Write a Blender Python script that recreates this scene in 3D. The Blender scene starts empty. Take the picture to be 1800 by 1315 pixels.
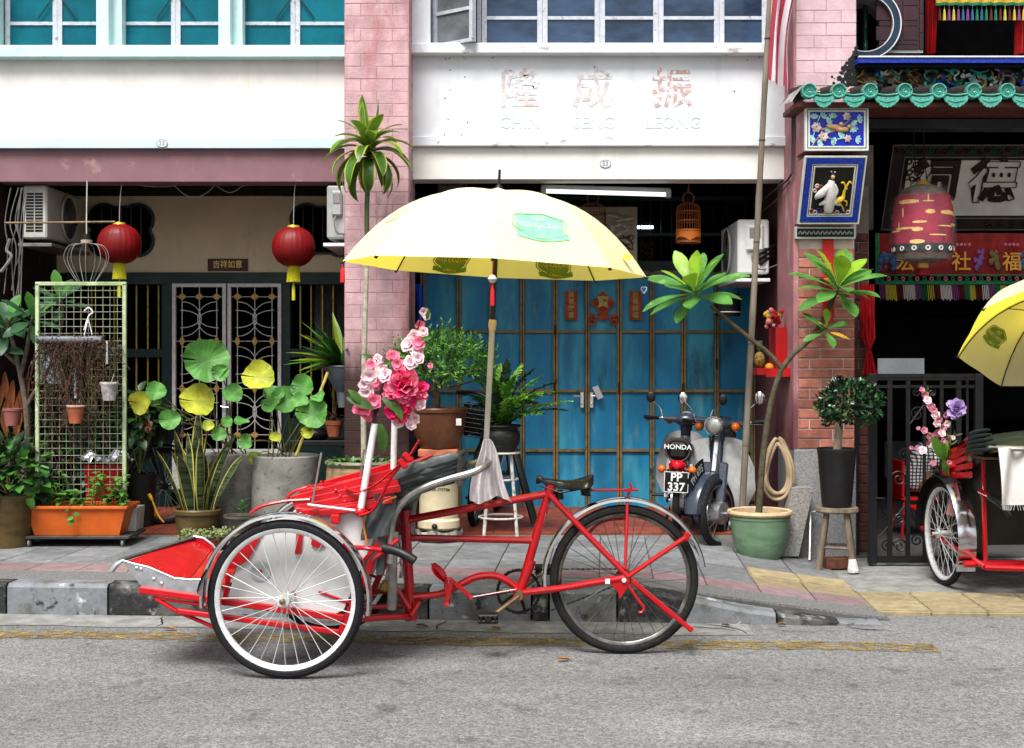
import bpy, math, random
from mathutils import Vector as V, Matrix as MX, Euler
R=math.radians; pi=math.pi; sin=math.sin; cos=math.cos
rnd=random.Random(7)
sc=bpy.context.scene; col=sc.collection
# ---------- camera, light, exposure ----------
F=2380.; H=1.42; CX=900.; HY=625.
cd=bpy.data.cameras.new('camera'); cam=bpy.data.objects.new('camera',cd); col.objects.link(cam)
cd.sensor_width=36; cd.lens=36*F/1800; cd.clip_start=.05; cd.clip_end=800
cd.shift_y=-(1315/2-HY)/1800
cam.location=(0,0,H); cam.rotation_euler=(R(90),0,0); sc.camera=cam
w=bpy.data.worlds.new('World'); sc.world=w; w.use_nodes=True
nt=w.node_tree; bg=nt.nodes['Background']; sky=nt.nodes.new('ShaderNodeTexSky')
sky.sky_type='NISHITA'; sky.sun_disc=False; sky.sun_elevation=R(58); sky.sun_rotation=R(200)
sky.air_density=1.0; sky.dust_density=4.0; sky.ozone_density=1.0
hs=nt.nodes.new('ShaderNodeHueSaturation'); hs.inputs['Saturation'].default_value=.28
nt.links.new(sky.outputs[0],hs.inputs['Color']); nt.links.new(hs.outputs[0],bg.inputs['Color'])
bg.inputs['Strength'].default_value=.055
sl=bpy.data.lights.new('sun','SUN'); sl.energy=1.5; sl.angle=R(27); sl.color=(1,.975,.95)
so=bpy.data.objects.new('sun',sl); col.objects.link(so)
so.rotation_euler=(R(32),0,R(-20)); so.location=(0,-5,12)
sc.view_settings.view_transform='Standard'; sc.view_settings.look='None'
sc.view_settings.exposure=1.9; sc.view_settings.gamma=1; sc.view_settings.use_curve_mapping=False
sc.render.engine='CYCLES'; sc.cycles.use_denoising=True; sc.cycles.max_bounces=6
sc.cycles.transparent_max_bounces=8; sc.cycles.caustics_reflective=False; sc.cycles.caustics_refractive=False
# ---------- helpers ----------
def P(px,py,d): return V(((px-CX)/F*d, d, H-(py-HY)/F*d))
def S(px,d): return px/F*d
_m={}
def mat(name,c,rough=.6,metal=0,var=.12,scale=6,bump=0,bscale=60,layers=(),rnd_=0,spec=.32,coat=0,emit=0,trans=0,transl=0,alpha=1,world=False,stretch=(1,1,1),tcol=None,speck=None,holes=None):
    if name in _m: return _m[name]
    cv=lambda c:tuple(x*(max(x,1e-4)/.72)**.2 for x in c)   # deepen dark and saturated colours a little
    c=cv(c); layers=[(cv(l[0]),)+tuple(l[1:]) for l in layers]; tcol=cv(tcol) if tcol else None
    m=bpy.data.materials.new(name); m.use_nodes=True; _m[name]=m
    t=m.node_tree; N=t.nodes; L=t.links; b=N['Principled BSDF']
    def n(ty,**k):
        o=N.new(ty)
        for a,v in k.items(): setattr(o,a,v)
        return o
    if world: cs=n('ShaderNodeNewGeometry').outputs['Position']
    else: cs=n('ShaderNodeTexCoord').outputs['Object']
    def noise(s,det=5,st=(1,1,1)):
        mp=n('ShaderNodeMapping'); mp.inputs['Scale'].default_value=st; L.new(cs,mp.inputs['Vector'])
        z=n('ShaderNodeTexNoise'); z.inputs['Scale'].default_value=s; z.inputs['Detail'].default_value=det; z.inputs['Roughness'].default_value=.62
        L.new(mp.outputs[0],z.inputs['Vector']); return z.outputs['Fac']
    def mix(f,a,bb,ty='MIX'):
        x=n('ShaderNodeMix',data_type='RGBA',blend_type=ty)
        for k,v in ((0,f),(6,a),(7,bb)):
            if isinstance(v,(int,float)): x.inputs[k].default_value=v
            elif isinstance(v,tuple): x.inputs[k].default_value=v
            else: L.new(v,x.inputs[k])
        return x.outputs[2]
    def rng(s,lo,hi,a=0,bb=1):
        x=n('ShaderNodeMapRange'); x.interpolation_type='SMOOTHSTEP'; L.new(s,x.inputs[0])
        for k,v in zip((1,2,3,4),(lo,hi,a,bb)): x.inputs[k].default_value=v
        return x.outputs[0]
    c4=(c[0],c[1],c[2],1); d=1-var*1.6; u=1+var
    lo=tuple(x*d for x in c)+(1,); hi=tuple(min(1,x*u) for x in c)+(1,)
    out=mix(rng(noise(scale,6,stretch),.3,.7),lo,hi) if var else None
    for ly in layers:
        lc,ls,a,bb=ly[:4]; st=ly[4] if len(ly)>4 else (1,1,1); mx=ly[5] if len(ly)>5 else 1.
        f=noise(ls,6,st)
        if len(ly)>6:   # height window (world z): full at z0, none at z1, broken up by noise
            z0,z1=ly[6]; sp=n('ShaderNodeSeparateXYZ'); L.new(n('ShaderNodeNewGeometry').outputs['Position'],sp.inputs[0])
            zz=rng(sp.outputs[2],z0,z1,1,0); ad=n('ShaderNodeMath',operation='MULTIPLY_ADD'); L.new(zz,ad.inputs[0]); ad.inputs[1].default_value=.6; 
            s2=n('ShaderNodeMath',operation='SUBTRACT'); L.new(f,s2.inputs[0]); s2.inputs[1].default_value=.3; L.new(s2.outputs[0],ad.inputs[2]); f=ad.outputs[0]
        out=mix(rng(f,a,bb,0,mx),out if out is not None else c4,(lc[0],lc[1],lc[2],1))
    if speck:   # stone chips: one grey per cell
        vo=n('ShaderNodeTexVoronoi'); vo.inputs['Scale'].default_value=speck[0]; L.new(cs,vo.inputs['Vector']); sp=n('ShaderNodeSeparateColor'); L.new(vo.outputs['Color'],sp.inputs[0]); v=rng(sp.outputs[0],0,1,speck[1],speck[2])
        cb=n('ShaderNodeCombineColor'); [L.new(v,cb.inputs[i]) for i in range(3)]; out=mix(1.,out,cb.outputs[0],'MULTIPLY')
    if holes: L.new(rng(noise(holes[0],6,holes[3]),holes[1],holes[2]),b.inputs['Alpha'])
    if rnd_:
        oi=n('ShaderNodeObjectInfo'); v=rng(oi.outputs['Random'],0,1,1-rnd_,1+rnd_*.6)
        cb=n('ShaderNodeCombineColor'); [L.new(v,cb.inputs[i]) for i in range(3)]
        out=mix(1.,out if out is not None else c4,cb.outputs[0],'MULTIPLY')
    if out is None: b.inputs['Base Color'].default_value=c4
    else: L.new(out,b.inputs['Base Color'])
    b.inputs['Roughness'].default_value=rough; b.inputs['Metallic'].default_value=metal
    b.inputs['Specular IOR Level'].default_value=spec; b.inputs['Coat Weight'].default_value=coat
    if var and not trans: L.new(rng(noise(scale*2.3),.25,.75,max(.03,rough*.8),min(1,rough*1.2)),b.inputs['Roughness'])
    if emit: b.inputs['Emission Color'].default_value=c4; b.inputs['Emission Strength'].default_value=emit
    if trans: b.inputs['Transmission Weight'].default_value=trans
    if alpha<1: b.inputs['Alpha'].default_value=alpha
    if bump:
        bp=n('ShaderNodeBump'); bp.inputs['Strength'].default_value=min(1,bump); bp.inputs['Distance'].default_value=.006
        L.new(noise(bscale,4),bp.inputs['Height']); L.new(bp.outputs[0],b.inputs['Normal'])
    if transl:
        tr=n('ShaderNodeBsdfTranslucent'); mx=n('ShaderNodeMixShader'); mx.inputs[0].default_value=transl
        if tcol: tr.inputs[0].default_value=tuple(tcol)+(1,)
        elif out is None: tr.inputs[0].default_value=c4
        else: L.new(out,tr.inputs[0])
        L.new(b.outputs[0],mx.inputs[1]); L.new(tr.outputs[0],mx.inputs[2]); L.new(mx.outputs[0],N['Material Output'].inputs[0])
    return m
def tag(o,label=None,cat=None,group=None,kind=None):
    for k,v in (('label',label),('category',cat),('group',group),('kind',kind)):
        if v: o[k]=v
    return o
def thing(name,label,cat,loc,group=None,kind=None):
    o=bpy.data.objects.new(name,None); col.objects.link(o); o.location=loc; o.empty_display_size=.1
    return tag(o,label,cat,group,kind)
def struct(name,loc=(0,0,0)):
    o=bpy.data.objects.new(name,None); col.objects.link(o); o.location=loc; o['kind']='structure'; return o
def rootloc(o):
    while o.parent: o=o.parent
    return V(o.location)
def frame(d,up=V((0,0,1))):
    d=d.normalized()
    if abs(d.dot(up))>.98: up=V((0,1,0))
    s=d.cross(up).normalized(); return s,s.cross(d).normalized(),d
class MB:
    def __init__(s): s.v=[]; s.f=[]; s.mi=[]; s.m=0
    def add(s,vs,fs):
        o=len(s.v); s.v.extend(V(x) for x in vs)
        for f in fs: s.f.append(tuple(i+o for i in f)); s.mi.append(s.m)
        return s
    def box(s,c,sz,rot=None,b=0):
        hx,hy,hz=[x/2 for x in sz]; c=V(c); vs=[]; fs=[]
        if b<=0:
            vs=[V((x,y,z)) for x in (-hx,hx) for y in (-hy,hy) for z in (-hz,hz)]
            fs=[(0,1,3,2),(4,6,7,5),(0,4,5,1),(2,3,7,6),(0,2,6,4),(1,5,7,3)]
        else:
            b=min(b,hx*.9,hy*.9,hz*.9); idx={}
            for x in (-1,1):
                for y in (-1,1):
                    for z in (-1,1):
                        for a in range(3):
                            p=[x*hx,y*hy,z*hz]
                            for k,q in enumerate((x,y,z)):
                                if k!=a: p[k]-=q*b
                            idx[(x,y,z,a)]=len(vs); vs.append(V(p))
            Q=((-1,-1),(1,-1),(1,1),(-1,1))
            for a in range(3):
                o1,o2=[k for k in range(3) if k!=a]
                for sg in (-1,1):
                    q=[]
                    for u,w_ in Q:
                        k=[0,0,0]; k[a]=sg; k[o1]=u; k[o2]=w_; q.append(idx[(*k,a)])
                    fs.append(tuple(q))
                for u in (-1,1):
                    for w_ in (-1,1):
                        k=[0,0,0]; k[o1]=u; k[o2]=w_; k0=list(k); k1=list(k); k0[a]=-1; k1[a]=1
                        fs.append((idx[(*k0,o1)],idx[(*k1,o1)],idx[(*k1,o2)],idx[(*k0,o2)]))
            for x in (-1,1):
                for y in (-1,1):
                    for z in (-1,1): fs.append(tuple(idx[(x,y,z,a)] for a in range(3)))
            f2=[]
            for f in fs:   # orient outward
                n=(vs[f[1]]-vs[f[0]]).cross(vs[f[2]]-vs[f[0]]); cc=sum((vs[i] for i in f),V())
                f2.append(f if n.dot(cc)>0 else f[::-1])
            fs=f2
        if rot is not None: vs=[rot@x for x in vs]
        return s.add([x+c for x in vs],fs)
    def bb(s,lo,hi,b=0):
        lo=V(lo); hi=V(hi); return s.box((lo+hi)/2,[abs(x) for x in (hi-lo)],None,b)
    def bar(s,a,b_,w_,t,up=V((0,0,1)),b=0):   # rectangular bar a->b; w_ across, t along up
        a=V(a); b_=V(b_); x,y,d=frame(b_-a,V(up)); return s.box((a+b_)/2,(w_,t,(b_-a).length),MX((x,y,d)).transposed(),b)
    def tube(s,pts,r,n=8,closed=False,cap=True,flat=1.,up=V((0,0,1))):
        pts=[V(p) for p in pts]; k=len(pts); rs=r if isinstance(r,(list,tuple)) else [r]*k
        vs=[];fs=[]; px=None
        for i,p in enumerate(pts):
            if closed: d=pts[(i+1)%k]-pts[i-1]
            else: d=pts[min(i+1,k-1)]-pts[max(i-1,0)]
            if d.length<1e-9: d=V((0,0,1))
            d.normalize()
            if px is None: x,y,_=frame(d,V(up))
            else:
                x=px-d*px.dot(d)
                if x.length<1e-6: x,y,_=frame(d)
                x.normalize(); y=x.cross(d)*1
            px=x; y=d.cross(x)
            for j in range(n):
                a=2*pi*j/n; vs.append(p+x*(rs[i]*cos(a))+y*(rs[i]*flat*sin(a)))
        for i in range(k if closed else k-1):
            i2=(i+1)%k
            for j in range(n): fs.append((i*n+j,i*n+(j+1)%n,i2*n+(j+1)%n,i2*n+j))
        if cap and not closed: fs.append(tuple(range(n))[::-1]); fs.append(tuple((k-1)*n+j for j in range(n)))
        return s.add(vs,fs)
    def lathe(s,prof,n=28,org=(0,0,0),M=None,a0=0,a1=2*pi,wob=0):
        full=abs(a1-a0-2*pi)<1e-6; org=V(org); vs=[];fs=[]; cn=n if full else n+1; k=len(prof)
        for j in range(cn):
            a=a0+(a1-a0)*j/n
            for r,z in prof:
                p=V((r*cos(a),r*sin(a),z))
                if M is not None: p=M@p
                vs.append(p+org)
        for j in range(n):
            j2=(j+1)%cn
            for i in range(k-1):
                fs.append((j*k+i,j2*k+i,j2*k+i+1,j*k+i+1))
        return s.add(vs,fs)
    def torus(s,c,R_,r,axis=V((0,1,0)),n=40,k=8,a0=0,a1=2*pi,flat=1.):
        x,y,d=frame(V(axis)); c=V(c); full=abs(a1-a0-2*pi)<1e-6; m=n if full else n+1
        pts=[]; vs=[];fs=[]
        for i in range(m):
            a=a0+(a1-a0)*i/n; e=x*cos(a)+y*sin(a)
            for j in range(k):
                b=2*pi*j/k; vs.append(c+e*(R_+r*cos(b))+d*(r*flat*sin(b)))
        for i in range(n):
            i2=(i+1)%m
            for j in range(k): fs.append((i*k+j,i*k+(j+1)%k,i2*k+(j+1)%k,i2*k+j))
        return s.add(vs,fs)
    def prism(s,poly,thick):   # poly: list of world points (planar); thick: vector
        n=len(poly); th=V(thick); vs=[V(p) for p in poly]+[V(p)+th for p in poly]
        return s.add(vs,[tuple(range(n))[::-1],tuple(range(n,2*n))]+[(i,(i+1)%n,n+(i+1)%n,n+i) for i in range(n)])
    def grid(s,fn,nu,nv,closeu=False):
        vs=[V(fn(i/nu,j/nv)) for i in range(nu+(0 if closeu else 1)) for j in range(nv+1)]; m=nv+1; c=nu if closeu else nu+1
        return s.add(vs,[(i*m+j,((i+1)%c)*m+j,((i+1)%c)*m+j+1,i*m+j+1) for i in range(nu) for j in range(nv)])
    def ball(s,c,r,n=10,k=7,sc_=(1,1,1)):
        c=V(c); return s.grid(lambda u,v:c+V((r*sc_[0]*cos(2*pi*u)*sin(pi*(.02+.96*v)),r*sc_[1]*sin(2*pi*u)*sin(pi*(.02+.96*v)),-r*sc_[2]*cos(pi*(.02+.96*v)))),n,k,True)
    def leaf(s,p,d,n,L,W,bend=0.,fold=.12,segs=5,shape='lance',edge=0,em=1,twist=0.):
        p=V(p); d=V(d).normalized(); n=V(n); n=(n-d*n.dot(d))
        if n.length<1e-4: n=frame(d)[1]
        n.normalize(); vs=[];fs=[];mi=[]; st=L/segs; cs=5 if edge else 3
        for i in range(segs+1):
            t=i/segs
            if shape=='lance': w_=W*max(.02,sin(pi*min(1,(t*.92+.06)))**.9)
            elif shape=='obov': w_=W*max(.03,(sin(pi*min(1,(t**1.55)*.93+.05)))**.8)
            elif shape=='strap': w_=W*(min(1,.55+t*1.6) if t<.6 else max(.02,1-((t-.6)/.4)**2.2))
            elif shape=='ovate': w_=W*max(.03,sin(pi*min(1,(t**.7)*.95+.04))**.85)
            else: w_=W*(1-t*.9)
            sd=d.cross(n)
            if cs==3: q=[p-sd*w_/2+n*w_*fold,p,p+sd*w_/2+n*w_*fold]
            else: q=[p-sd*w_/2+n*w_*fold,p-sd*w_/2*(1-edge)+n*w_*fold*.7,p,p+sd*w_/2*(1-edge)+n*w_*fold*.7,p+sd*w_/2+n*w_*fold]
            vs+=q
            if i<segs:
                a=-bend/segs; rm=MX.Rotation(a,3,sd); d=(rm@d).normalized(); n=(rm@n).normalized()
                if twist: n=(MX.Rotation(twist/segs,3,d)@n).normalized()
                p=p+d*st
        o=len(s.v); s.v.extend(vs)
        for i in range(segs):
            for j in range(cs-1):
                a=o+i*cs+j; s.f.append((a,a+1,a+cs+1,a+cs)); s.mi.append(em if (edge and j in (0,cs-2)) else s.m)
        return s
    def text(s,body,h,M_,thick=.002,bold=0.,just='CENTER',res=2,fn=None,sx=1.):
        # M_: 4x4 placing x right, y up, z out; h: em height
        c=bpy.data.curves.new('text','FONT'); c.body=body; c.size=1; c.align_x=just; c.align_y='CENTER'; c.offset=bold; c.extrude=thick/h/2; c.resolution_u=res
        o=bpy.data.objects.new('text',c); col.objects.link(o); dg=bpy.context.evaluated_depsgraph_get(); dg.update()
        me=bpy.data.meshes.new_from_object(o.evaluated_get(dg))
        vs=[V((v.co.x*h*sx,v.co.y*h,v.co.z*h)) for v in me.vertices]; fs=[tuple(p.vertices) for p in me.polygons]
        bpy.data.objects.remove(o); bpy.data.curves.remove(c); bpy.data.meshes.remove(me)
        return s.add([fn(x) if fn else M_@x for x in vs],fs)
    def mesh(s,name,mats,org=(0,0,0),smooth=35):
        me=bpy.data.meshes.new(name); o=V(org); me.from_pydata([tuple(x-o) for x in s.v],[],s.f)
        for m in (mats if isinstance(mats,(list,tuple)) else [mats]): me.materials.append(m)
        if any(s.mi): me.polygons.foreach_set('material_index',s.mi)
        if smooth:
            me.polygons.foreach_set('use_smooth',[True]*len(me.polygons)); me.set_sharp_from_angle(angle=R(smooth))
        me.update(); return me
    def build(s,name,mats,parent=None,smooth=35,label=None,kind=None):
        org=rootloc(parent) if parent else V()
        o=bpy.data.objects.new(name,s.mesh(name,mats,org,smooth)); col.objects.link(o); o.parent=parent
        return tag(o,label,None,None,kind)
    def thing(s,name,mats,label,cat,group=None,smooth=35,kind=None):
        xs=[v.x for v in s.v]; ys=[v.y for v in s.v]; zs=[v.z for v in s.v]
        org=V(((min(xs)+max(xs))/2,(min(ys)+max(ys))/2,min(zs)))
        o=bpy.data.objects.new(name,s.mesh(name,mats,org,smooth)); col.objects.link(o); o.location=org
        return tag(o,label,cat,group,kind)
def inst(name,me,parent,loc,rot=None,sc_=None,kind=None):
    o=bpy.data.objects.new(name,me); col.objects.link(o); o.parent=parent
    o.location=V(loc)-rootloc(parent) if parent else V(loc)
    if rot: o.rotation_euler=rot
    if sc_: o.scale=sc_
    if kind: o['kind']=kind
    return o
def dup(root,loc,label=None,rotz=None):
    r=root.copy(); col.objects.link(r); r.location=loc
    if rotz is not None: r.rotation_euler=(0,0,rotz)
    if label: r['label']=label
    def rec(a,b):
        for ch in list(a.children):
            c=ch.copy(); col.objects.link(c); c.parent=b; rec(ch,c)
    rec(root,r); return r
def facing(o,x=V((1,0,0)),y=V((0,0,1))):   # text matrix at o: x right, y up
    z=x.cross(y); return MX(((x.x,y.x,z.x,o[0]),(x.y,y.y,z.y,o[1]),(x.z,y.z,z.z,o[2]),(0,0,0,1)))
def arc(c,r,a0,a1,n,ax=V((1,0,0)),ay=V((0,0,1))):
    return [V(c)+ax*(r*cos(R(a0+(a1-a0)*i/n)))+ay*(r*sin(R(a0+(a1-a0)*i/n))) for i in range(n+1)]
def curve(pts,n=6):   # catmull-rom
    pts=[V(p) for p in pts]; o=[]
    for i in range(len(pts)-1):
        a=pts[max(i-1,0)]; b=pts[i]; c=pts[i+1]; d=pts[min(i+2,len(pts)-1)]
        for k in range(n):
            t=k/n; o.append(.5*((2*b)+(c-a)*t+(2*a-5*b+4*c-d)*t*t+(3*b-a-3*c+d)*t**3))
    o.append(pts[-1]); return o
def rv(s=1.): return V((rnd.uniform(-s,s),rnd.uniform(-s,s),rnd.uniform(-s,s)))
def rdir(zmin=-1.,zmax=1.):
    a=rnd.uniform(0,2*pi); z=rnd.uniform(zmin,zmax); q=math.sqrt(max(0,1-z*z)); return V((q*cos(a),q*sin(a),z))
# ---------- materials of the setting ----------
ASPH=mat('asphalt',(.215,.215,.214),.88,var=.15,scale=30,bump=1,bscale=110,world=True,speck=(140,.6,1.4),layers=(((.075,.075,.075),4.5,.565,.68,(1,1,1),.6),((.32,.32,.32),1.1,.48,.7,(1,1,1),.4),((.12,.12,.12),.7,.54,.72,(.4,1,1),.5),((.07,.07,.07),2.2,.64,.73,(1,1,1),.55),((.1,.1,.1),.5,.46,.7,(.25,1.3,1),.5)))
CONC=mat('concrete',(.26,.26,.245),.85,var=.2,scale=9,bump=.6,bscale=90,world=True,layers=(((.1,.1,.09),3,.55,.7,(1,1,1),.6),((.5,.49,.46),14,.6,.7,(1,1,1),.5)))
AGG=mat('aggregate',(.2,.2,.195),.9,var=.3,scale=110,bump=1,bscale=110,world=True,layers=(((.09,.09,.09),140,.55,.62),((.45,.44,.42),120,.62,.68)))
KW=mat('kerb_white_paint',(.22,.23,.245),.8,var=.15,scale=12,bump=.7,bscale=50,world=True,layers=(((.13,.13,.12),6,.46,.62),((.04,.04,.04),13,.57,.68),((.5,.5,.52),9,.6,.7)))
KB=mat('kerb_black_paint',(.035,.035,.037),.8,var=.3,scale=12,bump=1,bscale=45,world=True,layers=(((.26,.26,.25),11,.54,.66),((.13,.13,.12),5,.48,.62,(1,1,1),.8)))
YEL=mat('road_paint_yellow',(.3,.225,.09),.85,var=.25,scale=8,bump=1,bscale=110,world=True,speck=(125,.55,1.3),holes=(26,.36,.64,(.5,1,1)))
TILE=mat('paving_grey',(.2,.205,.21),.75,var=.16,scale=14,bump=.35,bscale=80,rnd_=.2,world=True,layers=(((.12,.12,.12),4,.55,.72,(1,1,1),.55),((.4,.4,.4),9,.6,.72,(1,1,1),.4)))
PINKT=mat('paving_pink',(.26,.185,.19),.75,var=.14,scale=14,bump=.3,bscale=80,rnd_=.12,world=True,layers=(((.2,.19,.19),5,.52,.7,(1,1,1),.6),))
TACT=mat('paving_yellow',(.3,.25,.155),.8,var=.16,scale=16,bump=.4,bscale=70,rnd_=.12,world=True,layers=(((.2,.18,.14),8,.55,.7,(1,1,1),.7),))
TERRA=mat('terracotta_floor',(.26,.07,.035),.5,var=.2,scale=9,rnd_=.2,world=True,layers=(((.12,.05,.03),4,.55,.7,(1,1,1),.7),))
# ---------- ground ----------
mb=MB(); mb.add([(-150,-150,0),(150,-150,0),(150,150,0),(-150,150,0)],[(0,1,2,3)]); o=mb.build('road',ASPH); o['kind']='structure'
CU,SU=.99756,-.0697
def A(u,v,z=None): return V((u*CU-v*SU,7.235+u*SU+v*CU,zp(u) if z is None else z))
def zp(u): return .17 if u<.75 else max(.02,.17-(u-.75)*.125)
RZ=math.atan2(SU,CU)
mb=MB()
mb.grid(lambda a,b:A(-9.2+10.45*a,-.3*b-.001+.02*sin(a*90)*(b>.5),.003),60,2); o=mb.build('gutter_strip',CONC); o['kind']='structure'
mb=MB(); mb.grid(lambda a,b:A(-9.2+11.3*a,-.42-.2*b+.012*sin(a*61)+.006*sin(a*190+b*3),.004),40,1); o=mb.build('road_line',YEL); o['kind']='structure'
pv=struct('pavement')
mb=MB()
def slab(u0,u1,v0,v1,n,z=-.012):
    for i in range(n):
        a=u0+(u1-u0)*i/n; b=u0+(u1-u0)*(i+1)/n
        pts=[A(a,v0),A(b,v0),A(b,v1),A(a,v1)]; top=[p+V((0,0,z)) for p in pts]; bot=[V((p.x,p.y,-.05)) for p in pts]
        mb.add(bot+top,[(4,5,6,7),(0,1,5,4),(2,3,7,6)])
slab(-9.3,2.02,.152,2.8,56); mb.build('paving_bed',mat('mortar_joint',(.12,.12,.115),.95,var=.2,world=True),pv)
mb=MB(); 
for i in range(60):
    a=-9.3+11.3*i/60; b=-9.3+11.3*(i+1)/60
    top=[A(a,.153),A(b,.153),A(b,.44),A(a,.44)]; mb.add(top+[V((p.x,p.y,p.z-.04)) for p in top],[(0,1,2,3),(4,5,1,0)])
mb.build('kerb_apron',AGG,pv)
# kerb stones, painted in turn
edges=[-9.2,-8.6,-8.05,-7.45,-6.85,-6.25,-5.65,-5.05,-4.45,-3.9,-3.35,-2.78,-2.21,-1.64,-1.1,-.75,-.45,.106,.197,.56,.92,1.4,1.72,1.95]; BLK_AT=(1,3,5,7,9,10,12,15,17,19,21)
for i in range(len(edges)-1):
    a,b=edges[i]+.006,edges[i+1]-.006; mb=MB(); n=3; vs=[]; fs=[]
    for k in range(n+1):
        u=a+(b-a)*k/n; z=max(.012,zp(u)-(.03 if u>.75 else 0)*min(1,(u-.75)/.5)); ch=min(.02,z*.3)
        j=.004*sin(u*37); vs+=[A(u,0.+j,-.03),A(u,0.+j,z-ch),A(u,ch*.9+j,z),A(u,.15,z),A(u,.15,-.03)]
    for k in range(n):
        for q in range(4): fs.append((k*5+q,(k+1)*5+q,(k+1)*5+q+1,k*5+q+1))
    fs+=[(0,1,2,3,4),tuple(n*5+q for q in (4,3,2,1,0))]
    mb.add(vs,fs); mb.build('kerb_stone',(KB if i in BLK_AT else KW),pv,smooth=0)
# cracks in the gutter and at the broken end of the kerb
q=MB()
for u0,v0,L,a in ((1.0,-.02,.34,-.12),(.9,-.12,.3,.5),(-1.9,-.02,.28,-1.4),(-3.1,-.02,.26,-1.5),(.35,-.02,.27,-1.5),(1.55,-.015,.3,.02),(-.35,-.02,.26,-1.3),(1.75,-.03,.25,-.9)):
    p=[];u,v=u0,v0
    for k in range(9): p.append(A(u,v,.0045)); a+=rnd.uniform(-.45,.45); u+=L/8*cos(a); v+=L/8*sin(a)
    q.tube(p,[.005*sin(pi*(.1+.8*k/8)) for k in range(9)],4,flat=.3,up=V((0,0,1)))
q.build('crack_lines',mat('crack_dark',(.012,.012,.012),.95,var=.2),pv,kind='stuff')
# paving tiles
def tmesh(w_,d_,m,name,rib=0):
    q=MB(); q.box((0,0,-.02),(w_,d_,.04),None,.004)
    if rib:
        for k in range(7): q.box((0,-d_*.43+d_*.143*k,.003),(w_*.97,d_*.075,.012),None,.003)
    return q.mesh(name,m,(0,0,0),30)
W_=.303
tg=tmesh(W_-.005,.295,TILE,'paving_tile'); tg2=tmesh(W_-.005,.545,TILE,'paving_tile_long'); tp=tmesh(W_-.005,.295,PINKT,'paving_tile_pink')
ty=tmesh(W_-.005,.295,TACT,'tactile_tile_flat'); tyr=tmesh(W_-.005,.295,TACT,'tactile_tile_ribbed',1)
def put(me,u,v,name='paving_tile'):
    sl=(zp(u+.14)-zp(u-.14))/.28; p=A(u,v); p.z+=rnd.uniform(-.0015,.0025)
    inst(name,me,pv,p,(rnd.uniform(-.004,.004),-math.atan(sl),RZ))
for i in range(39):
    u=-5.9-11*W_+i*W_+W_/2
    yl=1.25<u<1.85
    if u>2.05: break
    for v,me in ((.59,tp),(.892,tg),(1.19,tg),(1.488,tg),(1.786,tg),(2.084,tg)):
        if A(u,v).y>9.46: continue
        if yl and v<1.4 and v>.6: me=tyr if (u>1.5 and v>1) else ty
        if u>1.85 and .6<v<.95: me=tyr
        put(me,u,v)
# driveway apron and ribbed tactile strip to the right
mb=MB(); q=[A(2.0,.9,.012),A(8,.9,.012),V((8,9.42,.012)),V((2.0,9.42,.012))]; mb.add(q,[(0,1,2,3)]); mb.build('driveway',CONC,pv)
for i in range(9):
    for v in (.45,.748): put(tyr,2.12+i*W_,v-.0)
fl=struct('walkway_floor')
mb=MB(); mb.bb((-9.2,9.40,-.03),(1.96,11.2,.178)); mb.build('floor_bed',CONC,fl)
tt=MB(); tt.box((0,0,0),(.292,.292,.02),None,.002); tm_=tt.mesh('floor_tile',TERRA,(0,0,0),0)
for i in range(20):
    for j in range(6):
        inst('floor_tile',tm_,fl,(-3.83+i*.296,9.545+j*.296,.1835))
mb=MB(); mb.bb((1.97,9.42,-.03),(6,14,.02)); mb.build('temple_floor',mat('dark_cement',(.09,.09,.088),.7,world=True),fl)
# ---------- shophouse materials ----------
def wall(name,c,**k):
    k.setdefault('var',.05); return mat(name,c,.8,scale=4,bump=.15,bscale=40,world=True,**k)
WHITE=wall('white_limewash',(.66,.68,.7),layers=(((.5,.51,.5),5,.55,.72,(1.5,1.5,.07),.55),((.55,.57,.56),2.2,.56,.75,(1,1,.6),.35),((.3,.3,.29),24,.68,.74,(1,1,1),.5)))
IVORY=wall('ivory_limewash',(.7,.685,.65),layers=(((.56,.53,.48),4,.54,.72,(1.5,1.5,.07),.5),((.62,.6,.56),1.6,.55,.75,(1,1,.5),.35),))
MINT=wall('pale_mint_paint',(.52,.68,.67),layers=(((.4,.55,.5),7,.62,.72,(1,1,1),.5),))
SILLW=wall('sill_white_paint',(.64,.66,.68),layers=(((.3,.25,.23),8,.59,.67,(1,1,2),.7),((.1,.1,.1),40,.7,.76,(1,1,1),.6)))
MAUVE=wall('mauve_paint',(.24,.14,.155),layers=(((.4,.26,.25),6,.6,.75),))
BEIGE=wall('beige_wall_paint',(.72,.6,.44),layers=(((.25,.2,.14),3,.55,.75,(1,1,.4),.5),))
DARKW=mat('interior_shade_black',(.003,.003,.0033),.95,spec=.05,var=.2,world=True)  # near-black base colour stands in for the dark of the shaded interiors
MAROON=mat('maroon_wall_paint',(.022,.006,.008),.7,var=.2,world=True)
GREEN=mat('dark_green_paint',(.004,.035,.031),.45,var=.2,scale=12,world=True)
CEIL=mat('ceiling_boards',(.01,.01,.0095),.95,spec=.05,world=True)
TEAL=mat('teal_pane',(.0,.14,.18),.35,var=.22,scale=2.5,spec=.15,world=True)
GLASS=mat('dark_window_glass',(.045,.075,.125),.12,var=.35,scale=2.2,world=True,stretch=(1,1,2.5))
FRAMEW=mat('window_frame_white',(.46,.48,.52),.6,var=.1,scale=20,world=True,layers=(((.2,.19,.18),24,.6,.67,(1,1,1),.85),))
X9=lambda px:(px-CX)/245.36; Z9=lambda y:H+(HY-y)/245.36      # facade plane 9.7
X11=lambda px:(px-CX)/216.4; Z11=lambda y:H+(HY-y)/216.4      # rear wall plane 11.0
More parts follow.
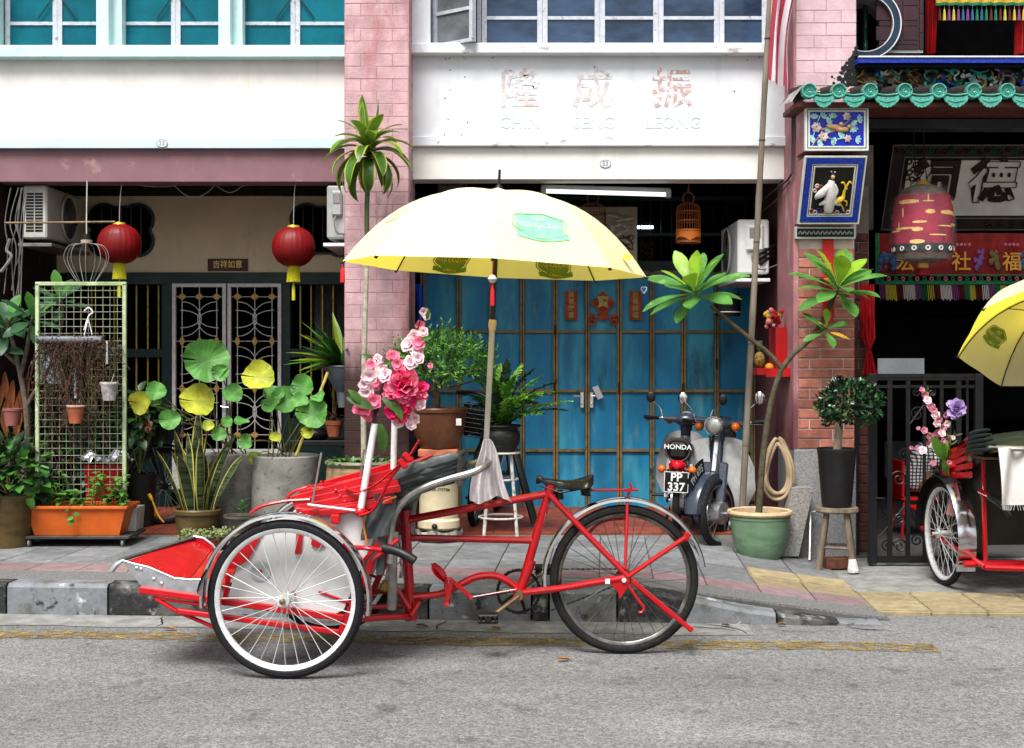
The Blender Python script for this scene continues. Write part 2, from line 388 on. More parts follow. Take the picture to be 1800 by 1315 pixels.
IRON=mat('black_iron',(.008,.008,.009),.5,spec=.35,var=.2,scale=20)
# ---------- left shophouse ----------
LS=thing('shophouse','ivory shophouse with teal window panes and a mauve beam over its planted walkway','shophouse',(-2.4,11,0))
mb=MB(); mb.bb((-9.2,9.7,Z9(243)),(-1.0,9.95,Z9(98))); mb.build('upper_wall',IVORY,LS,0)
mb=MB(); mb.bb((-9.2,9.685,Z9(261)),(-1.0,9.95,Z9(243)),.003); mb.build('wall_band',MINT,LS,0)
mb=MB(); mb.bb((-9.2,9.73,Z9(319)),(-1.0,9.95,Z9(261)),.004); mb.build('beam',MAUVE,LS,0)
mb=MB(); mb.bb((-9.2,9.61,Z9(106)),(-1.1,9.95,Z9(84)),.008); mb.build('window_sill',MINT,LS,0)
# mint piers and casements
TOP=5.4
for a,b in ((-1300,-6),(172,211),(386,424),(607,640)):
    mb=MB(); mb.bb((X9(a),9.66,Z9(84)),(X9(b)-(.07 if a>0 and a<600 else 0),9.95,TOP),.003); mb.build('window_pier',MINT,LS,0)
    if 0<a<600:
        mb=MB(); mb.bb((X9(b)-.07,9.74,Z9(84)),(X9(b),9.95,TOP)); mb.build('window_reveal',MINT,LS,0)
zb=Z9(82)
def casement(root,x0,x1,y,zb,zr,gm,fm,fw=.035,rows=3,rough=False):
    """one casement leaf: frame with panes; zr = heights of the glazing bars"""
    mb=MB(); t=.04
    for xa in (x0,x1-fw): mb.bb((xa,y,zb),(xa+fw,y+t,zr[-1]))
    for k,z in enumerate(zr[:-1]): mb.bb((x0+fw,y+.004,z-.012),(x1-fw,y+t-.004,z+.012))
    mb.bb((x0+fw,y+.002,zb),(x1-fw,y+t-.002,zb+.018)); f=mb.build('window',fm,root,0)
    z0=zb+.018
    for z in zr:
        q=MB(); q.bb((x0+fw-.002,y+.015,z0-.002),(x1-fw+.002,y+.022,z+.002)); q.build('pane',gm,f,0); z0=z
    return f
ARM=mat('window_stay_dark',(.01,.06,.08),.6)
for a,m_,b in ((-3,90,180),(203,301,396),(416,514,613)):
    for x0,x1 in ((a,m_),(m_,b)):
        casement(LS,X9(x0)+.001,X9(x1)-.001,9.83,zb,[Z9(33),Z9(-25),Z9(-90)],TEAL,FRAMEW,.033)
    q=MB()
    for sg in (-1,1): q.tube([(X9(m_)+sg*.03,9.822,Z9(-12)),(X9(m_)+sg*.12,9.822,Z9(18)),(X9(m_)+sg*.14,9.822,Z9(26))],.006,5)
    q.build('window_stay',ARM,LS)
mb=MB(); mb.bb((-9.2,9.9,TOP),(-1.0,14,TOP+.15)); mb.build('roof',DARKW,LS,0)
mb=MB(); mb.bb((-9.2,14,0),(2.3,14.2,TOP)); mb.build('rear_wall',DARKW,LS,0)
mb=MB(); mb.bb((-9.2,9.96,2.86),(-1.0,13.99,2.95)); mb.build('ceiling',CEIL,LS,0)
mb=MB(); mb.bb((-9.2,9.72,0),(-3.7,13.99,2.86)); mb.build('party_wall',MAROON,LS,0)
mb=MB(); mb.bb((-3.699,11.0,Z11(479)),(-1.1,11.2,2.85)); mb.build('walkway_wall',BEIGE,LS,0)
mb=MB(); mb.bb((-3.699,10.94,Z11(345)),(-1.1,10.999,2.859)); mb.build('ceiling_shade_strip',mat('ceiling_shade_tone',(.02,.016,.013),.8,world=True),LS,0)  # dark strip drawn where only the ceiling's shade falls
# green joinery: lintel, posts, rails, lower panels
mb=MB(); mb.bb((X11(118),10.96,Z11(500)),(-1.1,11.1,Z11(479)-.001)); mb.build('lintel',GREEN,LS,0)
for a,b in ((286,303),(495,511)):
    mb=MB(); mb.bb((X11(a),10.97,.18),(X11(b),11.09,Z11(500))); mb.build('door_post',GREEN,LS,0)
for a,b in ((118,286),(511,625)):
    mb=MB(); mb.bb((X11(a),10.975,Z11(628)),(X11(b),11.08,Z11(613))); mb.build('window_rail',GREEN,LS,0)
    mb=MB(); mb.bb((X11(a),10.975,.18),(X11(b),11.08,Z11(735))); mb.build('lower_panel',GREEN,LS,0)
GOLDB=mat('yellow_bar_paint',(.5,.4,.06),.45,var=.2,scale=30)
for px in (140,159,179,199,218,238,258,277,527,546,566,585):
    mb=MB(); mb.tube([(X11(px),11.03,Z11(734)),(X11(px),11.03,Z11(501))],.0075,6); mb.build('window_bar',GOLDB,LS)
# quatrefoil vents
for cx_,cy_ in ((214,405),(568,405)):
    c=P(cx_,cy_,11); mb=MB(); 
    def quat(r,e,k=48):
        o=[]
        for i in range(k):
            a=2*pi*i/k; rr=r*(1+e*abs(cos(a+pi/4)*sin(a+pi/4)*2)**.7-.0); o.append((rr*cos(a)*1.18,rr*sin(a)))
        return o
    def lob(s):
        o=[]
        for cxx,cyy,a0 in ((.13,.075,-60),(-.13,.075,30+0),( -.13,-.075,120),(.13,-.075,210)):
            pass
        for (cxx,cyy),(a0,a1) in zip(((.135,.085),(-.135,.085),(-.135,-.085),(.135,-.085)),((-35,125),(55,215),(145,305),(235,395))):
            for k in range(13):
                a=R(a0+(a1-a0)*k/12); o.append((cxx+s*cos(a),cyy+s*sin(a)))
        return o
    po=lob(.135); pi_=lob(.115)
    n=len(po); vs=[c+V((x,-.03,z)) for x,z in po]+[c+V((x,-.03,z)) for x,z in pi_]+[c+V((x,.002,z)) for x,z in po]+[c+V((x,-.004,z)) for x,z in pi_]
    fs=[]
    for i in range(n):
        j=(i+1)%n; fs+=[(i,j,n+j,n+i),(i,2*n+i,2*n+j,j),(n+i,n+j,3*n+j,3*n+i)]
    mb.add(vs,fs); v=mb.build('vent_window',GREEN,LS,0)
    q=MB(); q.add([c+V((x*1.01,-.006,z*1.01)) for x,z in pi_],[tuple(range(n))]); q.build('vent_opening',DARKW,v,0)
    for dx in (-.16,-.08,0,.08,.16):
        q=MB(); q.tube([c+V((dx,-.014,-.19)),c+V((dx,-.014,.19))],.005,5); q.build('vent_bar',mat('grey_bar',(.12,.12,.11),.5),v)
# white grille door
WSTEEL=mat('white_steel_paint',(.62,.62,.6),.45,var=.1,scale=30,layers=(((.3,.28,.25),20,.64,.72,(1,1,1),.6),))
DIA=mat('gold_perforated_plate',(.5,.34,.12),.5,var=.15,scale=60)
for x0,x1 in ((305,399),(402,496)):
    mb=MB(); a,b=X11(x0),X11(x1); z0,z1=Z11(858),Z11(499); y=10.95
    for xx in (a,b-.028): mb.bb((xx,y,z0),(xx+.028,y+.04,z1))
    mb.bb((a+.028,y+.002,z1-.028),(b-.028,y+.038,z1)); mb.bb((a+.028,y+.002,z0),(b-.028,y+.038,z0+.2))
    mb.bb((a+.028,y+.002,Z11(800)),(b-.028,y+.038,Z11(789)))
    leaf_=mb.build('grille_door',WSTEEL,LS,0)
    q=MB(); xs=[a+.028+(b-a-.056)*k for k in (.13,.5,.87)]
    for xx in xs: q.tube([(xx,y+.02,Z11(789)),(xx,y+.02,z1-.02)],.004,5)
    rows=[522,600,683,764]
    for k in range(3):
        za,zb_=Z11(rows[k]),Z11(rows[k+1]); zm=(za+zb_)/2; hh=(za-zb_)*.36
        for s_,xc in ((1,xs[0]),(-1,xs[2])):
            pts=[(xc+s_*(.155*cos(R(t))),y+.02,zm+hh*1.08*sin(R(t))) for t in range(-90,91,15)]
            q.tube(pts,.0036,5)
            q.tube([(xc-s_*.045+s_*.0*cos(R(t)),y+.02,zm) for t in (0,1)],.0036,5)
        for xm in ((xs[0]+xs[1])/2,(xs[1]+xs[2])/2): pass
        q.tube([(xs[1]+.155*cos(R(t))-.155,y+.022,zm+hh*.55*sin(R(t))) for t in range(-90,91,15)],.0036,5)
        q.tube([(xs[1]-.155*cos(R(t))+.155,y+.022,zm+hh*.55*sin(R(t))) for t in range(-90,91,15)],.0036,5)
    for r in rows: q.tube([(a+.028,y+.02,Z11(r)),(b-.028,y+.02,Z11(r))],.003,5)
    q.build('grille_scroll',WSTEEL,leaf_)
    for r,(w_,h_) in zip(rows,((.038,.03),(.024,.045),(.024,.045),(.036,.03))):
        for xx in xs:
            q=MB(); q.prism([(xx-w_,y+.012,Z11(r)),(xx,y+.012,Z11(r)-h_),(xx+w_,y+.012,Z11(r)),(xx,y+.012,Z11(r)+h_)],(0,.012,0)); q.build('diamond',DIA,leaf_,0)
    if x0>400:
        q=MB(); q.box((a+.012,y-.012,Z11(720)),(.022,.02,.1),None,.004); q.tube([(a+.012,y-.03,Z11(716)),(a-.05,y-.03,Z11(714))],.006,6); q.build('door_handle',mat('chrome',(.75,.75,.76),.2,metal=1,var=.05),leaf_)
# something dim inside the left house: pale curtain and shelf seen between the bars
CURT=mat('dim_grey_curtain',(.22,.22,.24),.8,var=.3,scale=5,world=True)
mb=MB(); mb.grid(lambda u,v:V((-1.7+.55*u,11.6+.03*sin(u*40),1.3+.95*v)),40,2); mb.build('curtain',CURT,LS)
# ---------- middle shophouse ----------
MS=thing('shophouse','white shophouse with faded lettering, steel windows and blue folding door','shophouse',(.6,11,0))
mb=MB(); mb.bb((-.85,9.7,Z9(240)),(2.1,9.95,Z9(92))); mb.build('upper_wall',WHITE,MS,0)
mb=MB(); mb.bb((-.85,9.675,Z9(258)),(2.1,9.95,Z9(240)),.006); mb.build('wall_band',SILLW,MS,0)
mb=MB(); mb.bb((-.85,9.72,Z9(315)),(2.1,9.95,Z9(258)),.004); mb.build('lower_fascia',IVORY,MS,0)
mb=MB(); mb.bb((-.8,9.61,Z9(99)),(2.07,9.95,Z9(80)),.008); mb.build('window_sill',SILLW,MS,0)
mb=MB(); mb.bb((-.72,9.66,Z9(80)),(X9(757),9.95,TOP)); mb.build('window_pier',WHITE,MS,0)
mb=MB(); mb.bb((X9(1353),9.66,Z9(80)),(2.1,9.95,TOP)); mb.build('window_pier',WHITE,MS,0)
zb=Z9(81)
for a,b in ((846,954),(954,1056),(1056,1160),(1160,1268),(1268,1353)):
    casement(MS,X9(a)+.001,X9(b)-.001,9.8,zb,[Z9(25),Z9(-40),Z9(-100)],GLASS,FRAMEW,.036)
mb=MB(); mb.bb((X9(758),9.8,zb),(X9(762),9.84,TOP)); mb.bb((X9(838),9.801,zb),(X9(845),9.841,TOP)); mb.build('window_jamb',FRAMEW,MS,0)
# casement standing open towards the street, hinged on its left edge
f=MB(); hx=X9(763); ang=R(-38); ax=V((cos(ang),sin(ang),0)); ay=V((-sin(ang),cos(ang),0)); Lw=.37
def OB(x0,x1,z0,z1,t0,t1): 
    vs=[V((hx,9.78,0))+ax*x+ay*t+V((0,0,z)) for x in (x0,x1) for t in (t0,t1) for z in (z0,z1)]
    f.add(vs,[(0,1,3,2),(4,6,7,5),(0,4,5,1),(2,3,7,6),(0,2,6,4),(1,5,7,3)])
OB(0,.03,zb,TOP-.3,-.02,.02); OB(Lw-.03,Lw,zb,TOP-.3,-.02,.02); OB(.03,Lw-.03,zb,zb+.025,-.018,.018); OB(.03,Lw-.03,Z9(25),Z9(25)+.024,-.016,.016)
wn=f.build('open_window',FRAMEW,MS,0); f=MB(); OB(.028,Lw-.028,zb+.02,Z9(25)+.003,-.004,.004); OB(.028,Lw-.028,Z9(25)+.022,TOP-.3,-.004,.004); f.build('pane',mat('grey_window_glass',(.16,.17,.18),.15,var=.3,scale=3,world=True),wn,0)
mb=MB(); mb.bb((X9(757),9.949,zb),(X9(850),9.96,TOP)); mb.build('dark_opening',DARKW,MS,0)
mb=MB(); mb.bb((-1.0,9.96,TOP),(2.1,13.99,TOP+.15)); mb.build('roof',DARKW,MS,0)
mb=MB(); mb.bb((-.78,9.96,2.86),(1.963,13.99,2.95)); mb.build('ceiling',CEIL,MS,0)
PINKW=wall('pink_party_plaster',(.13,.045,.05),layers=(((.1,.04,.045),3,.5,.7),((.4,.3,.3),14,.66,.74)))
mb=MB(); mb.bb((-1.0,9.96,0),(-.781,13.99,TOP)); mb.build('party_wall',PINKW,MS,0)
mb=MB(); mb.bb((1.965,9.96,0),(2.3,13.99,TOP)); mb.build('party_wall',PINKW,MS,0)
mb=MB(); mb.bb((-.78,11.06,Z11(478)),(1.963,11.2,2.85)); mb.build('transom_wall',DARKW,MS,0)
TRG=mat('transom_green',(.006,.03,.03),.5)
mb=MB(); mb.bb((-.78,11.0,Z11(478)),(1.963,11.05,Z11(458)),.003); mb.bb((-.78,11.0,Z11(415)),(1.963,11.05,Z11(409))); mb.bb((-.78,11.0,Z11(352)),(1.963,11.05,Z11(345)))
mb.build('transom_rail',TRG,MS,0)
mb=MB()
for k in range(32): x=-.74+k*.085; mb.tube([(x,11.025,Z11(458)),(x,11.025,Z11(345))],.005,5)
mb.build('transom_bars',TRG,MS)
# gilt screen behind the transom bars
mb=MB()
GILT=mat('old_gilt',(.16,.11,.03),.4,metal=.6)
for k in range(46):
    c=P(rnd.uniform(1121,1147),rnd.uniform(420,456),11.045); mb.torus(c,rnd.uniform(.006,.014),.003,V((0,1,0)),8,4)
mb.build('gilt_screen',GILT,MS)
# lit tube seen inside
mb=MB(); mb.bb(P(1119,402,11.05),P(1148,397,11.04)); mb.build('lit_lamp',mat('lit_tube',(.8,.9,1),.3,var=0,emit=3),MS,0)
# faded lettering
F1=mat('faded_red_lettering',(.5,.36,.33),.85,var=.15,scale=30,world=True,layers=(((.66,.68,.7),26,.47,.62),))
F2=mat('faded_blue_lettering',(.54,.59,.65),.85,var=.05,world=True,layers=(((.66,.68,.7),14,.48,.62),))
F3=mat('very_faded_red_lettering',(.55,.49,.48),.85,var=.1,scale=30,world=True,layers=(((.66,.68,.7),28,.46,.6),))
for ch,px,m_ in (('隆',913,F3),('成',1042,F3),('振',1181,F1)):
    q=MB(); q.text(ch,.3,facing(P(px,160,9.6985)),.003,bold=.012,sx=1.0); q.build('lettering',m_,MS,0)
for ch,px in (('CHIN',913),('SENG',1044),('LEONG',1183)):
    q=MB(); q.text(ch,.12,facing(P(px,216,9.6985)),.003,bold=.02); q.build('lettering',F2,MS,0)
mb=MB()
for k in range(34):   # pits and screw holes
    p=P(rnd.choice([rnd.uniform(735,1390),rnd.uniform(780,820)]),rnd.choice([103,240,rnd.uniform(105,250)])+rnd.uniform(-3,3),9.699); mb.ball(p,rnd.uniform(.002,.006),6,4)
mb.build('pit_marks',mat('dark_pit',(.05,.05,.05),.9),MS)
# house number plates
def plate(root,px,py,d,txt,w_=.042):
    c=P(px,py,d); q=MB(); q.lathe([(0,0),(w_,0),(w_,.004),(0,.004)],20,(0,0,0)); 
    q.v=[c+V((v.x,-v.z,v.y*.72)) for v in q.v]; n=q.build('number_plate',mat('grey_enamel',(.6,.62,.64),.5),root,0)
    q=MB(); q.torus((0,0,0),w_*.9,.003,V((0,1,0)),24,4); q.v=[c+V((v.x,-.005+v.y*.2,v.z*.72)) for v in q.v]
    q.text(txt,.045,facing(c+V((0,-.0055,0))),.001,bold=.01); q.build('number_print',mat('dark_enamel',(.28,.28,.29),.5),n,0)
plate(LS,285,252,9.683,'55'); plate(MS,1064,288,9.718,'53')
# blue folding door
BLUE=mat('worn_blue_paint',(.02,.23,.4),.5,var=.2,scale=2.5,world=True,stretch=(1,1,.35),layers=(((.08,.4,.5),3,.46,.64,(1,1,.25),.75),((.16,.36,.42),7,.58,.7,(1,1,.2),.6),((.006,.05,.1),3,.55,.7,(1,1,.35),.7),((.2,.27,.2),9,.64,.72,(1,1,.2),.55),((.015,.02,.025),6,.7,.76,(1,1,.6),.9)))
OLIVE=mat('olive_frame_paint',(.24,.18,.085),.5,var=.2,scale=14,world=True,layers=(((.05,.03,.02),9,.58,.7),))
fd=None; xs=[744,807,865,918,976,1032,1088,1145,1200,1258,1322]; zs=[Z11(y) for y in (479,583,687,791,895)]
mb=MB()
for k,px in enumerate(xs):
    x=X11(px); w_=.022 if k%2 else .03
    mb.bb((x-w_/2-.006,10.945,zs[4]),(x-.003,11.0,zs[0])); mb.bb((x+.003,10.945,zs[4]),(x+w_/2+.006,11.0,zs[0]))
for z in zs:
    for k in range(10): mb.bb((X11(xs[k])+.022,10.955,max(z-.011,.195)),(X11(xs[k+1])-.022,10.995,z+.011))
fd=mb.build('folding_door',OLIVE,MS,0)
for k in range(10):
    for j in range(4):
        q=MB(); q.box(((X11(xs[k])+X11(xs[k+1]))/2,10.985,(zs[j]+zs[j+1])/2),(X11(xs[k+1])-X11(xs[k])-.036,.012,zs[j]-zs[j+1]-.014),None,.003); q.build('door_panel',BLUE,fd,0)
CHROME=mat('chrome',(.75,.75,.76),.2,metal=1,var=.05)
for px in (1023,1040):
    q=MB(); c=P(px,703,10.94); q.box(c,(.032,.012,.13),None,.004); q.tube([c+V((0,-.02,.03)),c+V((-.07 if px<1030 else .06,-.025,.035))],.006,6); q.ball(c+V((0,-.01,-.03)),.009); q.build('door_lock',CHROME,fd)
for px,py in ((975,683),(1088,683),(1201,683),(976,580),(1260,640)):
    q=MB(); q.tube([P(px,py-9,10.938),P(px,py+9,10.938)],.009,6); q.build('hinge',mat('rusty_hinge',(.05,.03,.02),.7),fd)
# ---------- pillars ----------
PB=mat('pink_painted_brick',(.52,.35,.365),.75,var=.16,scale=5,bump=.5,bscale=60,rnd_=.08,world=True,layers=(((.4,.17,.18),2.2,.47,.62,(1,1,.4),.8),((.64,.48,.49),5,.56,.7,(1,1,.3),.6),((.3,.14,.15),9,.6,.72,(1,1,.15),.6),((.04,.014,.01),2.2,.2,.62,(1,1,.3),.97,(.95,1.98)),((.06,.018,.013),6,.45,.75,(1,1,1),.8,(.2,1.05))))
PBJ=mat('pillar_joint',(.4,.25,.26),.9,var=.2,world=True,layers=(((.022,.008,.006),2.2,.2,.62,(1,1,.3),.95,(.95,1.98)),))
PL2=mat('pale_pink_plaster',(.56,.42,.44),.8,var=.1,scale=5,bump=.4,bscale=50,rnd_=.05,world=True,layers=(((.7,.62,.62),3,.5,.68,(1,1,.4),.7),((.4,.2,.21),4,.6,.74,(1,1,.4),.7)))
RB=mat('red_fair_brick',(.44,.19,.14),.75,var=.2,scale=10,bump=.5,bscale=60,rnd_=.3,world=True,layers=(((.52,.3,.24),9,.56,.7,(1,1,1),.6),((.16,.05,.04),6,.6,.75,(1,1,1),.5)))
MORT=mat('pale_mortar',(.55,.46,.42),.9,var=.15,world=True)
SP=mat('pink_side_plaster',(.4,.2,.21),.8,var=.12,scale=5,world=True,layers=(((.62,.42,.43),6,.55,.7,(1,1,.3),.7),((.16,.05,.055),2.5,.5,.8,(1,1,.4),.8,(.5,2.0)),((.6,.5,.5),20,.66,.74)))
GRAN=mat('granite',(.3,.3,.3),.7,var=.2,scale=90,world=True,layers=(((.1,.1,.1),160,.57,.66),((.5,.5,.5),150,.6,.68)))
MOULD=mat('black_mould',(.02,.022,.022),.95,var=.2,world=True)
def brickmesh(name,w_,h,m): q=MB(); q.box((0,.004,0),(w_,.02,h),None,.003); return q.mesh(name,m,(0,0,0),0)
def brickface(root,x0,x1,yf,z0,z1,ch,m,cache,bond,side=0,gap=.0018):
    """courses of bricks proud of a core; bond = list of two rows of fractions"""
    z=z0; k=0; W=x1-x0
    while z+ch<=z1+1e-4:
        fr=bond[k%len(bond)]; x=x0
        for f in fr:
            bw=W*f; key=(round(bw,3),ch,m.name)
            if key not in cache: cache[key]=brickmesh('brick',bw-gap,ch-gap,m)
            if side==0: inst('brick',cache[key],root,(x+bw/2,yf+rnd.uniform(-.0012,.0012),z+ch/2))
            else: inst('brick',cache[key],root,(yf+side*rnd.uniform(-.001,.001),x+bw/2,z+ch/2),(0,0,R(90*side)))
            x+=bw
        z+=ch; k+=1
bc={}
P1=thing('brick_pillar','pink painted brick pillar stained dark towards its foot, behind the tall thin dragon tree','pillar',(-.94,9.67,0.178))
mb=MB(); mb.bb((-1.163,9.3955,.178),(-.7145,9.955,5.3)); mb.build('pillar_core',PBJ,P1,0)
brickface(P1,-1.161,-.719,9.4,.2,3.95,.0872,PB,bc,[(.5,.5),(.25,.5,.25)])
brickface(P1,9.41,9.95,-.719,.2,3.95,.0872,PB,bc,[(.4,.4,.2),(.2,.4,.4)],side=1)
P2=thing('brick_pillar','pillar with pale pink plaster above, red brick below and granite foot, carrying ceramic plaques','pillar',(2.17,9.67,.02))
mb=MB(); mb.bb((1.968,9.404,.77),(2.377,9.955,2.24)); mb.build('pillar_core',MORT,P2,0)
mb=MB(); mb.bb((1.966,9.3955,2.2403),(2.379,9.955,5.3)); mb.build('upper_core',PBJ,P2,0)
mb=MB(); mb.bb((1.955,9.385,.0),(2.387,9.96,.768),.006); mb.build('granite_foot',GRAN,P2,0)
brickface(P2,1.985,2.38,9.4,.772,2.235,.0697,RB,bc,[(.39,.61),(.61,.39),(.2,.6,.2)],gap=.011)
brickface(P2,1.97,2.39,9.4,2.245,3.98,.0872,PL2,bc,[(.5,.5),(.3,.45,.25)])
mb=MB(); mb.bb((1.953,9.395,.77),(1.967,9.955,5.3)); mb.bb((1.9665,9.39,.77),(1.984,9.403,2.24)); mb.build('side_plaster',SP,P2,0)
# mould patch where the ledge meets the pillar
mb=MB()
for k in range(240):
    a=rnd.random()**1.5; x=2.388-a*.16*rnd.uniform(.2,1.1); z=Z9(150)-.06+rnd.random()**1.3*.26*(1-a*.8); mb.ball((x,9.392,z),rnd.uniform(.004,.016),6,4,(1,.2,1))
mb.build('mould_patch',MOULD,P2,kind='stuff')
# ---------- temple ----------
TP=thing('temple','dark temple front with green glazed eave, round window and open dark hall','temple',(3.4,10,.02))
PUR=mat('purple_brown_tile',(.05,.018,.026),.5,var=.15,scale=10,rnd_=.15,world=True)
WLINE=mat('white_line',(.6,.6,.6),.7,var=.1)
XT=lambda px:(px-CX)/2380*9.8; ZT=lambda y:H+(HY-y)/2380*9.8
ring_c=V((XT(1519),9.8,ZT(43)))
mb=MB(); po=[V((ring_c.x+.255*cos(R(a)),9.815,ring_c.z+.255*sin(R(a)))) for a in range(-50,91,10)]; mb.prism(po+[V((ring_c.x,9.815,5.2)),V((2.98,9.815,5.2)),V((2.98,9.815,ZT(92))),V((po[0].x,9.815,ZT(92)))],(0,.185,0)); mb.build('upper_wall',WLINE,TP,0)
def tile(x0,y0,x1,y1):
    q=MB(); q.bb((XT(x0)+.002,9.8,ZT(y1)+.002),(XT(x1)-.002,9.82,ZT(y0)-.002),.001); q.build('wall_tile',PUR,TP,0)
for y0,y1 in ((-60,-28),(-28,10),(10,36),(36,46),(46,71),(71,79),(79,87)):
    k=(y1-y0)>12
    if k: tile(1540,y0,1587,y1); tile(1587,y0,1616,y1)
    else: tile(1545,y0,1616,y1)
for y0,y1 in ((-60,-10),(-10,24),(24,58),(58,87)): tile(1616,y0,1624,y1)
mb=MB(); 
def ring(r0,r1,yf,yb,m,name):
    q=MB(); prof=[(r0,yb),(r0,yf),(r1,yf),(r1,yb)]
    q.lathe(prof,48); q.v=[ring_c+V((v.x,v.z,v.y)) for v in q.v]; q.build(name,m,TP)
NAVY=mat('navy_glaze',(.02,.05,.09),.3,var=.2,scale=10)
ring(.2,.206,-.035,.3,WLINE,'ring_edge'); ring(.207,.253,-.03,.02,NAVY,'window_ring'); ring(.254,.262,-.036,.02,WLINE,'ring_edge')
mb=MB(); q=mat('window_reveal_grey',(.4,.41,.41),.8,var=.1); mb.lathe([(.2,-.03),(.2,.32)],48); mb.v=[ring_c+V((v.x,v.z,v.y)) for v in mb.v]; mb.build('window_reveal',q,TP)
BAMB=mat('green_bamboo_glaze',(.01,.09,.065),.3,var=.25,scale=12)
for px in (1499,1516,1534):
    q=MB(); x=XT(px); zz=[]; rr=[]
    for k in range(5):
        z=ring_c.z-.24+k*.12; zz+=[z+.004,z+.012,z+.06,z+.112]; rr+=[.021,.017,.0155,.017]
    q.tube([(x,10.0,z) for z in zz],rr,10); q.build('bamboo_bar',BAMB,TP)
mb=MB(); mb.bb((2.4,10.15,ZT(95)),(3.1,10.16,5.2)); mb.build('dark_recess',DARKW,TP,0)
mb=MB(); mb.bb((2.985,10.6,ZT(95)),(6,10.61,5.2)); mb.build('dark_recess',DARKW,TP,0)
# ledge: sloping maroon tiles with white joints, blue band
XL=lambda px:(px-CX)/2380*9.3; ZL=lambda y:H+(HY-y)/2380*9.3
x=XL(1509); lj=[1509,1549,1622,1694,1767,1840,1912]
for a,b in zip(lj,lj[1:]):
    q=MB(); x0,x1=XL(a)+.008,XL(b)-.008; sh=.04
    q.add([(x0,9.28,ZL(99)),(x1,9.28,ZL(99)),(x1-sh,9.6,ZL(84)),(x0-sh,9.6,ZL(84)),(x0,9.28,ZL(101)),(x1,9.28,ZL(101))],[(0,1,2,3),(4,5,1,0)]); q.build('ledge_tile',PUR,TP,0)
mb=MB(); mb.add([(XL(1508),9.283,ZL(99)-.006),(6,9.283,ZL(99)-.006),(6,9.62,ZL(84)-.006),(XL(1508)-.0,9.62,ZL(84)-.006)],[(0,1,2,3)]); mb.bb((XL(1508),9.275,ZL(102)),(6,9.3,ZL(99.3))); mb.build('ledge_bed',WLINE,TP,0)
BLU=mat('blue_mosaic',(.012,.05,.36),.35,var=.3,scale=70,layers=(((.05,.12,.5),90,.55,.65),))
mb=MB(); mb.bb((XL(1508),9.285,ZL(111)),(6,9.6,ZL(102))); mb.build('blue_band',BLU,TP,0)
mb=MB(); mb.bb((2.388,9.34,ZL(116)),(6,9.6,ZL(111)-.002)); mb.build('ledge_mould',MOULD,TP,0)
mb=MB(); mb.bb((2.388,9.45,ZL(165)),(6,9.6,ZL(116)-.002)); mb.build('frieze_back',mat('frieze_dark',(.006,.01,.02),.5,var=.3,scale=8),TP,0)
FC=[mat('glaze_green',(.02,.16,.12),.3,var=.3,scale=30),mat('glaze_blue',(.015,.05,.3),.3,var=.3,scale=30),mat('glaze_ochre',(.3,.18,.04),.3,var=.3,scale=30),mat('glaze_white',(.5,.5,.47),.3,var=.2,scale=30),mat('glaze_brown',(.09,.045,.025),.4,var=.3,scale=30),mat('glaze_turquoise',(.06,.34,.3),.3,var=.3,scale=30)]
for k in range(75):   # dragon bodies, scales, blossoms and leaves in relief
    q=MB(); px=1512+k*5.4+rnd.uniform(-6,6); py=rnd.uniform(122,152); c=P(px,py,9.42); ty=rnd.random()
    if ty<.3:
        a0=rnd.uniform(0,360); r=rnd.uniform(.02,.06); q.tube([c+V((r*cos(R(a0+t*9)),-.02-.0015*t,r*sin(R(a0+t*9))*.7)) for t in range(22)],[.016*(1-t/30) for t in range(22)],6); m_=rnd.choice(FC)
    elif ty<.6:
        for j in range(9): a=rnd.uniform(0,6.28); q.leaf(c,(cos(a),-.5,sin(a)),(0,-1,0),rnd.uniform(.03,.075),.018,.6,.2,3)
        m_=rnd.choice(FC)
    elif ty<.8:
        for j in range(9): q.ball(c+V((rnd.uniform(-.035,.035),-.02*rnd.random(),rnd.uniform(-.03,.03))),rnd.uniform(.006,.016),7,5)
        m_=rnd.choice(FC)
    else:
        q.tube(curve([c+V((rnd.uniform(-.06,.06),-.01-.02*rnd.random(),.07-j*.035)) for j in range(5)],4),.007,5); m_=rnd.choice(FC[2:])
    q.build('frieze_figure',m_,TP)
# the glazed eave
GLZ=mat('green_roof_glaze',(.1,.36,.29),.3,var=.3,scale=22,layers=(((.02,.1,.08),34,.54,.66),((.3,.55,.48),20,.62,.7)))
MOSS=mat('mossy_dark_tile',(.03,.028,.024),.95,var=.3,scale=30,bump=1,bscale=60)
XE=lambda px:(px-CX)/2380*8.95; ZE=lambda y:H+(HY-y)/2380*8.95
disc=MB(); disc.lathe([(0,.004),(.012,.012),(.018,.003),(.03,.003),(.038,.012),(.044,.02),(.05,.018),(.052,.0),(.052,-.03)],20)
disc.v=[V((v.x,-v.z,v.y)) for v in disc.v]; 
for a in range(0,360,60): disc.tube([(.024*cos(R(a+t)),-.006,.024*sin(R(a+t))) for t in (0,25,50)],.004,4)
dme=disc.mesh('round_tile',GLZ)
cov=MB(); cov.tube([(0,0,0),(0,.2,.03),(0,.42,.06)],.05,12); cme=cov.mesh('cover_tile',MOSS)
dr=MB(); po=[]
for k in range(13):
    t=-1+2*k/12; po.append((.078*t,0,.0+.012*t*t))
lo=[]
for k in range(15):
    t=1-2*k/14; zz=-.018-.045*(1-t*t)**.8-.006*abs(sin(k*pi/2)) ; lo.append((.078*t,0,zz+.012*t*t))
dr.prism(po+lo,(0,.012,0)); dr.tube([V(p)+V((0,-.002,0)) for p in lo],.005,5); dr.tube([V(p)+V((0,-.002,.012)) for p in po],.006,5)
